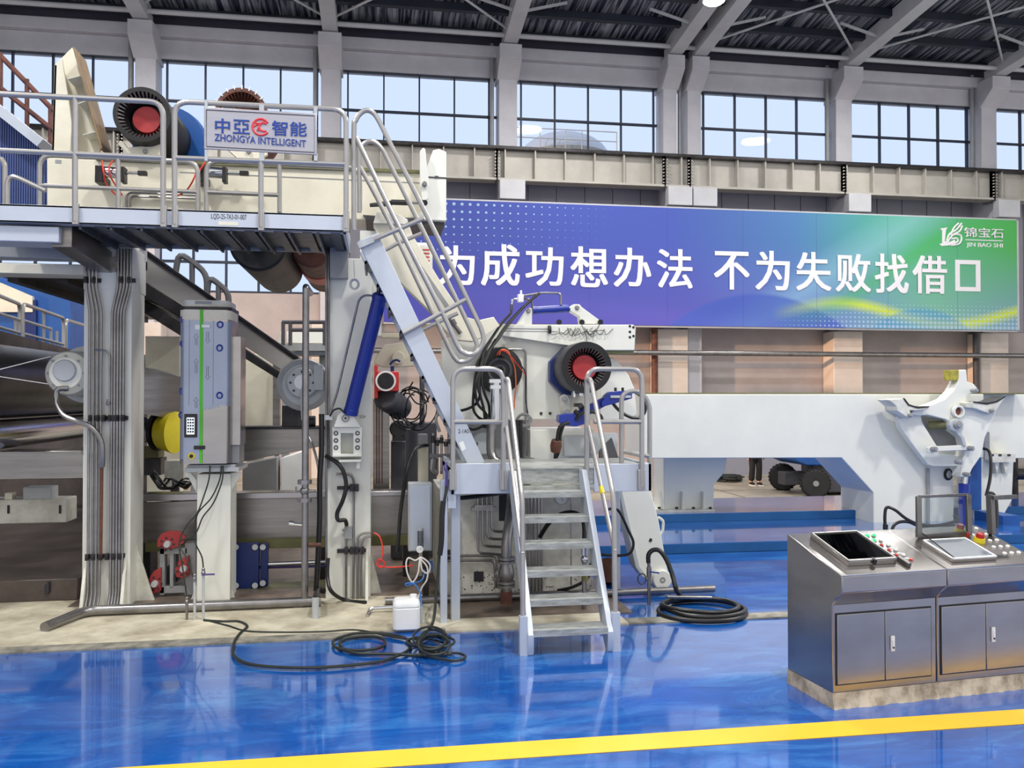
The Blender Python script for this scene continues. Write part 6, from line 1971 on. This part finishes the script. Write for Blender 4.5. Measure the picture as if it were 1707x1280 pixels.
# roll cradle with linkages standing in front of the frame
ZC = lambda L: zoomed(L, 1440, 560, 3.764)
cr_ = thing('roll_cradle', 'white forked roll cradle with pinned links in front of the long beam', 'cradle', tuple(W(1580, 780, YF - .3)))
part('fork_plate', MB().pprism(ZC([(598, 212), (643, 211), (650, 285), (690, 300), (720, 335), (712, 356), (668, 362), (666, 410), (720, 430), (830, 480), (760, 640), (742, 745), (680, 835), (660, 885), (606, 885), (622, 790), (640, 690), (628, 640), (575, 600), (540, 570), (520, 525), (400, 495), (355, 500), (290, 490), (330, 455), (440, 425), (510, 395), (560, 345), (590, 290), (596, 270), (598, 240)]), YF - .35, .2), 'white_paint', cr_, .012)
part('left_arm', MB().pprism(ZC([(205, 470), (360, 495), (365, 540), (410, 610), (460, 690), (470, 738), (560, 745), (605, 757), (622, 790), (600, 818), (430, 818), (400, 805), (320, 700), (235, 580)]), YF - .25, .12), 'white_paint', cr_, .01)
part('link_bar', MB().pprism(ZC([(405, 700), (425, 690), (465, 690), (480, 692), (640, 684), (660, 678), (690, 690), (690, 712), (670, 724), (640, 716), (470, 724), (440, 738), (405, 735)]), YF - .42, .07), 'white_paint', cr_, .008)
part('crank', MB().pprism(ZC([(540, 560), (550, 530), (580, 518), (610, 525), (628, 550), (625, 585), (610, 605), (632, 640), (645, 690), (625, 690), (610, 640), (575, 600), (550, 590)]), YF - .45, .1), 'light_grey', cr_, .008)
part('left_saddle', MB().pprism(ZC([(155, 400), (250, 390), (262, 412), (290, 435), (340, 450), (410, 445), (405, 460), (330, 470), (290, 465), (300, 510), (280, 518), (210, 470), (205, 440)]), YF - .45, .3), 'worn_white', cr_, .01)
part('saddle_pad', MB().pprism(ZC([(248, 390), (256, 390), (285, 428), (340, 446), (412, 440), (412, 446), (340, 454), (280, 436)]), YF - .46, .32), 'rubber', cr_)
part('right_saddle', MB().pprism(ZC([(630, 418), (690, 412), (770, 425), (830, 412), (865, 395), (890, 378), (884, 392), (820, 490), (790, 490), (700, 455), (640, 450)]), YF - .45, .3), 'worn_white', cr_, .01)
part('saddle_pad', MB().pprism(ZC([(690, 410), (770, 420), (830, 408), (888, 376), (892, 380), (836, 416), (772, 430), (690, 418)]), YF - .46, .32), 'rubber', cr_)
part('saddle_face', MB().pprism(ZC([(755, 418), (790, 385), (890, 374), (862, 396), (830, 410), (775, 424)]), YF - .2, .02), 'grey_paint', cr_)
part('yellow_block', MB().pprism(ZC([(543, 214), (600, 212), (600, 280), (545, 278)]), YF - .34, .15), 'olive_yellow', cr_, .006)
for zx, zy, r_ in ((288, 498, 14), (798, 468, 14), (440, 710, 18), (670, 705, 17), (598, 790, 18), (646, 868, 15), (696, 342, 15), (585, 557, 26)):
    c = W(1440 + zx / 3.764, 560 + zy / 3.764, YF - .46)
    rr_ = r_ * .0021
    part('pin', MB().lathe(c - DY * .06, DY, [(0, 0), (0, rr_ * .6), (.02, rr_ * .62), (.02, rr_), (.12, rr_)], 18), 'grey_paint', cr_)
c = W(1440 + 582 / 3.764, 560 + 472 / 3.764, YF - .36)
p = part('bushing', MB().ring(c - DY * .06, DY, .09, .062, .06, 24), 'white_paint', cr_)
part('bore', MB().cyl(c - DY * .01, c + DY * .01, .06, 20), 'rust', p)
part('cross_shaft', MB().cyl(W(1440 + 405 / 3.764, 560 + 560 / 3.764, YF - .15), W(1440 + 545 / 3.764, 560 + 558 / 3.764, YF - .3), .065, 20), 'olive', cr_)
part('hollow', MB().pprism(ZC([(360, 495), (520, 520), (610, 620), (640, 690), (470, 695), (410, 610)]), YF - .03, .02), 'grey_paint', cr_)
c = W(1440 + 530 / 3.764, 560 + 868 / 3.764, YF - .015)
m = MB()
for k in range(4):
    m.tube([c + Vector((math.cos(rad(q)) * (.07 - .006 * k), -.006 * k, math.sin(rad(q)) * (.085 - .006 * k))) for q in range(0, 360, 24)], .007, 6, 0, True)
solo('wire_coil', m, 'cable', 'small black cable coil hanging under the forked roll cradle', 'coil')
o = thing('cradle_cylinder', 'blue upright hydraulic cylinder below the forked roll cradle', 'cylinder', tuple(W(1607, 850, YF - .25)))
part('barrel', MB().cyl(W(1607, 888, YF - .25), W(1607, 806, YF - .25), .075, 24), 'blue_paint', o)
part('rod', MB().cyl(W(1607, 806, YF - .25), W(1609, 790, YF - .25), .045, 18), 'chrome', o)
for nm, L in (('left', [(1476, 884, 10.9), (1475, 862, 10.9), (1478, 846, 10.9), (1492, 850, 10.85), (1510, 864, 10.8), (1530, 873, 10.8), (1560, 876, 10.85), (1595, 868, 10.9), (1590, 858, 10.95)]),
              ('lower left', [(1486, 888, 10.8), (1490, 876, 10.8), (1500, 870, 10.8), (1515, 870, 10.8), (1530, 876, 10.8), (1555, 882, 10.85), (1590, 876, 10.9)]),
              ('upper right', [(1636, 747, 11.3), (1648, 751, 11.2), (1652, 770, 11.1), (1650, 800, 11.05), (1644, 826, 11.0)]),
              ('lower right', [(1644, 824, 11.0), (1654, 822, 10.95), (1661, 836, 10.9), (1662, 880, 10.8)])):
    solo('cradle_hose', MB().tube(T(L), .022, 8, 5), 'hose', nm + ' black hydraulic hose at the foot of the forked roll cradle', 'hose')
solo('hose_plug', MB().cyl(W(1476, 890, 10.9), W(1476, 874, 10.9), .035, 12), 'black_plastic', 'black plug at the end of a hose behind the console', 'plug')
# things beyond at the right edge
solo('far_pipe_rack', MB().cyl(W(1690, 790, 13.2), W(1790, 790, 13.2), .1, 16).cyl(W(1690, 845, 13.2), W(1790, 845, 13.2), .13, 16).pbox(1692, 764, 1698, 862, 13.25, .1), 'dark_steel', 'dark pipes behind the right end of the long beam', 'pipes')
solo('blue_curb_box', MB().pbox(1672, 860, 1700, 880, 11.0, .6), 'mid_blue', 'blue box on the floor step behind the console', 'box')
# pressure hose between frame leg and wall behind, boom lift, person
FZ_ = FZ
def fl(px, py): return WZ(px, py, FZ)
w0 = fl(1357, 829)
lf = thing('boom_lift', 'blue boom lift on chunky black tyres on the concrete floor behind the beam', 'lift', tuple(w0))
def wheel(px, Y):
    c = W(px, 804, Y)
    c.z = FZ + .37
    ax = Vector((-.35, -.94, 0))
    w_ = part('wheel', MB().lathe(c - ax * .14, ax, [(0, .16), (0, .33), (.03, .365), (.25, .365), (.28, .33), (.28, .16)], 36), 'tyre', lf)
    m = MB()
    u = ax.orthogonal().normalized(); v = ax.cross(u)
    for k in range(22):
        a = 2 * math.pi * k / 22
        d = u * math.cos(a) + v * math.sin(a)
        t_ = -u * math.sin(a) + v * math.cos(a)
        for s in (-1, 1):
            m.bar(c + d * .365 + ax * (s * .01) + t_ * .0, c + d * .37 + ax * s * .14 + t_ * .05, .04, .03, d)
    part('tread', m, 'tyre', w_)
    part('hub', MB().lathe(c + ax * .10, ax, [(0, .2), (.02, .17), (.03, .08), (.06, .07), (.06, 0)], 24), 'grey_paint', w_)
YV = w0.y
wheel(1359, YV)
wheel(1305, YV + 1.7)
wheel(1480, YV + .6)
part('axle', MB().pbox(1308, 787, 1352, 808, YV + .7, .4), 'dark_grey', lf, .02)
part('chassis', MB().pbox(1376, 785, 1560, 818, YV + .3, 1.2), 'dark_grey', lf, .03)
part('turntable', MB().pprism([(1318, 735), (1600, 735), (1600, 776), (1345, 776), (1326, 768)], YV + .1, 1.5), 'mid_blue', lf, .03)
part('warning_label', MB().pbox(1386, 766, 1400, 771, YV + .09, .02), 'yellow', lf)
part('white_label', MB().pbox(1356, 775, 1364, 779, YV + .25, .02).pbox(1345, 774, 1385, 786, YV + .3, .3), 'dark_grey', lf)
# person walking (legs seen below the beam)
pf = fl(1259, 809)
px_, py_ = pf.x, pf.y


def person():
    root = thing('person', 'person in loose black trousers and white-soled shoes walking behind the beam', 'person', (px_, py_, FZ))
    V = {'pel': (0, 0, .95), 'sp': (0, 0, 1.15), 'ch': (0, -.01, 1.35), 'nk': (0, -.01, 1.5), 'hd': (0, -.02, 1.6), 'hd2': (0, -.02, 1.7),
         'lh': (-.1, 0, .9), 'lk': (-.1, -.03, .5), 'la': (-.11, .04, .09), 'lt': (-.12, -.12, .04), 'rh': (.1, 0, .9), 'rk': (.1, -.06, .5), 'ra': (.09, -.04, .09), 'rt': (.09, -.2, .04),
         'ls': (-.18, -.01, 1.42), 'le': (-.25, .02, 1.14), 'lw': (-.25, -.06, .9), 'rs': (.18, -.01, 1.42), 're': (.25, .02, 1.14), 'rw': (.26, -.06, .9)}
    R_ = {'pel': .14, 'sp': .13, 'ch': .15, 'nk': .055, 'hd': .09, 'hd2': .085, 'lh': .095, 'lk': .07, 'la': .045, 'lt': .035, 'rh': .095, 'rk': .07, 'ra': .045, 'rt': .035,
          'ls': .065, 'le': .045, 'lw': .032, 'rs': .065, 're': .045, 'rw': .032}
    E_ = ['pel sp', 'sp ch', 'ch nk', 'nk hd', 'hd hd2', 'pel lh', 'lh lk', 'lk la', 'la lt', 'pel rh', 'rh rk', 'rk ra', 'ra rt', 'ch ls', 'ls le', 'le lw', 'ch rs', 'rs re', 're rw']

    def skin(name, keys, edges, scale, m_, pos=None):
        ks = list(keys)
        me = bpy.data.meshes.new(name)
        me.from_pydata([V[k] for k in ks], [tuple(ks.index(q) for q in e.split()) for e in edges], [])
        o = bpy.data.objects.new(name, me)
        COL.objects.link(o)
        o.modifiers.new('skin', 'SKIN')
        sv = me.skin_vertices[0].data
        for i, k in enumerate(ks):
            r_ = R_[k] * scale
            sv[i].radius = (r_, r_)
        sv[0].use_root = True
        s_ = o.modifiers.new('sub', 'SUBSURF')
        s_.levels = s_.render_levels = 2
        me.materials.append(MATS[m_])
        o.parent = root
        ROOTLOC[o.name] = Vector((px_, py_, FZ))
        return o
    skin('body', V, E_, 1.0, 'skin')
    V['la2'] = (-.11, .03, .12); V['ra2'] = (.09, -.03, .12)
    R_['la2'] = R_['ra2'] = .075
    skin('trousers', ['pel', 'lh', 'lk', 'la2', 'rh', 'rk', 'ra2'], ['pel lh', 'lh lk', 'lk la2', 'pel rh', 'rh rk', 'rk ra2'], 1.28, 'cloth_black')
    skin('jacket', ['sp', 'ch', 'pel', 'ls', 'le', 'rs', 're'], ['sp ch', 'sp pel', 'ch ls', 'ls le', 'ch rs', 'rs re'], 1.22, 'cloth_black')
    b = Vector((px_, py_, FZ))
    for x, y in ((-.115, -.04), (.09, -.11)):
        q = part('shoe', MB().lathe(b + Vector((x, y + .12, .055)), (0, -1, 0), [(0, .02), (.02, .05), (.12, .055), (.22, .045), (.27, .02)], 14), 'cloth_black', root)
        part('sole', MB().box(px_ + x - .048, px_ + x + .048, py_ + y - .15, py_ + y + .12, FZ + .002, FZ + .03), 'plastic_white', q)
    h = b + Vector((0, -.02, 1.64))
    part('hair', MB().sphere(h + Vector((0, .02, .04)), .105, 10), 'hair', root)
    part('face', MB().cyl(h + Vector((0, -.105, -.01)), h + Vector((0, -.08, -.01)), .014, 8, .02).cyl(h + Vector((-.035, -.1, .02)), h + Vector((-.035, -.08, .02)), .01, 6).cyl(h + Vector((.035, -.1, .02)), h + Vector((.035, -.08, .02)), .01, 6), 'skin', root)
    for s in (-1, 1):
        w = b + Vector((s * .255, -.06, .9))
        m = MB()
        for k in range(4):
            a = w + Vector((s * .005 + (k - 1.5) * .0, -.03 + k * .02, -.07))
            m.tube([w + Vector((0, -.03 + k * .02, -.02)), a, a + Vector((-s * .008, 0, -.035 - .008 * (k in (1, 2)))), a + Vector((-s * .025, 0, -.06 - .01 * (k in (1, 2))))], .009, 7)
        m.tube([w + Vector((0, -.03, -.01)), w + Vector((-s * .01, -.055, -.045)), w + Vector((-s * .02, -.06, -.075))], .01, 7)
        part('hand', m, 'skin', root)


person()
g0 = fl(1215, 802)
m = MB()
random.seed(14)
for k in range(8):
    m.tube([g0 + Vector((math.cos(q * .6 + k) * random.uniform(.2, .5), math.sin(q * .6 + k) * random.uniform(.2, .5) , .03 + .02 * k)) for q in range(11)], .025, 6, 3)
solo('cable_heap', m, 'cable', 'dark heap of cable on the concrete floor behind the broad white leg', 'cable heap')
# low cabinet line and pipes at the foot of the far wall
solo('far_bench', MB().box(fl(1205, 796).x - 2, fl(1205, 796).x + 9, 26.7, 27.2, FZ, FZ + .9), 'wall_panel', 'long grey bench along the foot of the far wall behind the person', 'bench')

# ================================================================== CONTROL CONSOLE
ROT = rad(6.0)
oc = WZ(1388, 1182, 0)


def console(idx, x_off, label, plinth_label):
    ex = Vector((math.cos(ROT), math.sin(ROT), 0))
    base = oc + ex * x_off
    r = thing('control_console', label, 'console', tuple(base), None, ROT, True)
    w = .80
    D = .50
    # side profile in (y, z): plinth level .1, body, overhanging lip, sloped top
    prof = [(0, .10), (0, .66), (-.03, .70), (-.10, .76), (-.10, .865), (D - .02, 1.035), (D + .0, 1.035), (D, .10)]
    part('body', MB().prism_x(prof, .0, w - .006), 'console_steel', r, .006)
    for k, (a, b) in enumerate(((.03, .385), (.39, .745))):
        d_ = part('door', MB().box(a, b, -.012, 0.0, .155, .60), 'console_steel', r, .003)
        if k == 1:
            hx = a + .05
            part('handle', MB().box(hx - .014, hx + .014, -.024, -.012, .34, .44).box(hx - .008, hx + .008, -.03, -.024, .37, .42), 'plastic_white', d_, .006)
            part('lock', MB().cyl((hx, -.03, .365), (hx, -.025, .365), .006, 10), 'ink', d_)
    part('door_gap', MB().box(.022, .753, -.004, 0.002, .147, .608), 'ink', r)
    # points on the sloping top: s along x, t from front lip (0) to back (1)
    sl = Vector((0, D + .08, .17)).normalized()
    nrm = Vector((0, -.17, D + .08)).normalized()
    f0 = Vector((0, -.10, .865))
    Lt = math.hypot(D + .08, .17)

    def top(mb, s0, s1, t0, t1, h0, h1):
        v = []
        for hh in (h0, h1):
            for s_, t_ in ((s0, t0), (s1, t0), (s1, t1), (s0, t1)):
                v.append(Vector((s_, 0, 0)) + f0 + sl * (t_ * Lt) + nrm * hh)
        return mb.add(v, [(0, 3, 2, 1), (4, 5, 6, 7), (0, 1, 5, 4), (1, 2, 6, 5), (2, 3, 7, 6), (3, 0, 4, 7)])

    def tp(s_, t_, hh=0.0):
        return Vector((s_, 0, 0)) + f0 + sl * (t_ * Lt) + nrm * hh

    def knob(s_, t_, rr_, hh, mname, nm):
        return part(nm, MB().lathe(tp(s_, t_), nrm, [(0, rr_), (hh * .7, rr_), (hh, rr_ * .8), (hh, 0)], 14), mname, r)
    part('top_seam', top(MB(), .0, w - .006, .0, .02, 0, .003), 'chrome', r)
    if idx == 0:
        s0, s1, t0, t1 = .13, .50, .2, .9
        bx = part('display_box', top(MB(), s0, s1, t0, t1, 0, .03), 'console_steel', r, .003)
        part('screen', top(MB(), s0 + .011, s1 - .011, t0 + .03, t1 - .022, .03, .033), 'screen_dark', bx)
        fm = MB()
        for q in ((s0, s1, t0, t0 + .03), (s0, s1, t1 - .022, t1), (s0, s0 + .011, t0, t1), (s1 - .011, s1, t0, t1)):
            top(fm, q[0], q[1], q[2], q[3], .03, .042)
        part('lid_frame', fm, 'rail', bx, .002)
        part('lid_glass', top(MB(), s0 + .01, s1 - .01, t0 + .02, t1 - .02, .036, .039), 'lid_glass', bx)
        part('clasp', top(MB(), .31, .33, t0 - .03, t0 + .03, .012, .046), 'dark_steel', bx)
        cols = iter(['button_green', 'button_green', 'button_green', 'button_white', 'button_red', 'button_white', 'button_red', 'button_white', 'button_red', 'button_white', 'yellow', 'button_red'])
        for j in range(6):
            for i in range(2):
                s_, t_ = .575 + i * .055, .86 - j * .125
                part('button_base', MB().lathe(tp(s_, t_), nrm, [(0, .016), (.006, .016), (.006, 0)], 14), 'chrome', r)
                knob(s_, t_, .012, .016, next(cols), 'push_button')
        m_ = MB()
        for j in range(6):
            for i in range(2):
                top(m_, .56 + i * .055, .59 + i * .055, .915 - j * .125, .935 - j * .125, 0, .002)
        part('button_plates', m_, 'button_white', r)
        part('selector_box', top(MB(), .535, .565, .1, .28, 0, .03), 'steel', r, .004)
    else:
        s0, s1, t0, t1 = .11, .47, .14, .62
        bx = part('display_box', top(MB(), s0, s1, t0, t1, 0, .022), 'console_steel', r, .003)
        part('screen', top(MB(), s0 + .012, s1 - .012, t0 + .025, t1 - .02, .022, .025), 'screen_grey', bx)
        fm = MB()
        for q in ((s0, s1, t0, t0 + .025), (s0, s1, t1 - .02, t1), (s0, s0 + .012, t0, t1), (s1 - .012, s1, t0, t1)):
            top(fm, q[0], q[1], q[2], q[3], .022, .032)
        part('bezel', fm, 'plastic_white', bx, .002)
        # raised lid with glass
        h0 = tp(s0 + .035, .74, .01)
        up_ = Vector((.03, .06, .28))
        lid = MB()
        A = [h0, h0 + Vector((.43, 0, 0)), h0 + Vector((.43, .0, 0)) + up_, h0 + up_]
        A[2] += Vector((.02, 0, 0)); A[3] += Vector((.02, 0, 0))
        for i, j in ((0, 3), (1, 2)):
            lid.bar(A[i], A[j], .04, .022, (0, 1, 0))
        lid.bar(A[3], A[2], .02, .02)
        lid.bar(A[0], A[1], .02, .05)
        ld_ = part('raised_lid', lid, 'steel', r, .003)
        part('lid_glass', MB().add([A[0] + Vector((0, .01, 0)), A[1] + Vector((0, .01, 0)), A[2] + Vector((0, .01, 0)), A[3] + Vector((0, .01, 0)), A[0] + Vector((0, .014, 0)), A[1] + Vector((0, .014, 0)), A[2] + Vector((0, .014, 0)), A[3] + Vector((0, .014, 0))],
             [(0, 1, 2, 3), (7, 6, 5, 4), (0, 4, 5, 1), (1, 5, 6, 2), (2, 6, 7, 3), (3, 7, 4, 0)]), 'lid_glass', ld_)
        part('lid_stay', MB().cyl(A[0] + Vector((.02, -.01, .03)), tp(s0 + .02, .16, .03), .004, 8), 'dark_steel', ld_)
        for s_, t_, rr_ in ((.555, .86, .03), (.585, .6, .034)):
            part('yellow_collar', MB().lathe(tp(s_, t_), nrm, [(0, rr_ * 1.15), (.03, rr_), (.03, 0)], 20), 'yellow', r)
            knob(s_, t_, rr_ * .85, .06, 'button_red', 'emergency_stop')
        knob(.555, .73, .014, .03, 'button_red', 'push_button')
        for i in range(3):
            for j in range(5):
                part('push_button', MB().lathe(tp(.62 + i * .06, .92 - j * .16), nrm, [(0, .014), (.004, .014), (.008, .011), (.008, 0)], 12), 'button_white', r)
        # further lid post at the right
        part('second_lid', MB().bar(tp(.76, .72, .01), tp(.76, .72, .01) + up_ + Vector((.02, 0, 0)), .035, .05, (0, 1, 0)).bar(tp(.69, .72, .3), tp(.9, .72, .3), .03, .03), 'steel', r, .003)
    pl = thing('console_plinth', plinth_label, 'plinth', tuple(base), None, ROT, True)
    m_ = MB()
    random.seed(30 + idx)
    n = 24
    v, f = [], []
    for k in range(n + 1):
        x = w * k / n
        j = random.uniform(-.008, .01)
        v += [(x, -.02 - j, 0), (x, -.005 - j * .4, .05), (x, -.002, .1), (x, D, .1), (x, D + .01, 0)]
    for k in range(n):
        for q in range(5):
            f.append((k * 5 + q, k * 5 + (q + 1) % 5, (k + 1) * 5 + (q + 1) % 5, (k + 1) * 5 + q))
    f += [(0, 1, 2, 3, 4), tuple(n * 5 + q for q in (4, 3, 2, 1, 0))]
    m_.add(v, f)
    part('mortar', m_, 'plinth_worn', pl)
    return r


console(0, 0.0, 'left stainless control console with a closed dark display lid', 'chipped mortar plinth under the left control console')
console(1, .80, 'right stainless control console with a raised glass lid and red stop buttons', 'chipped mortar plinth under the right control console')
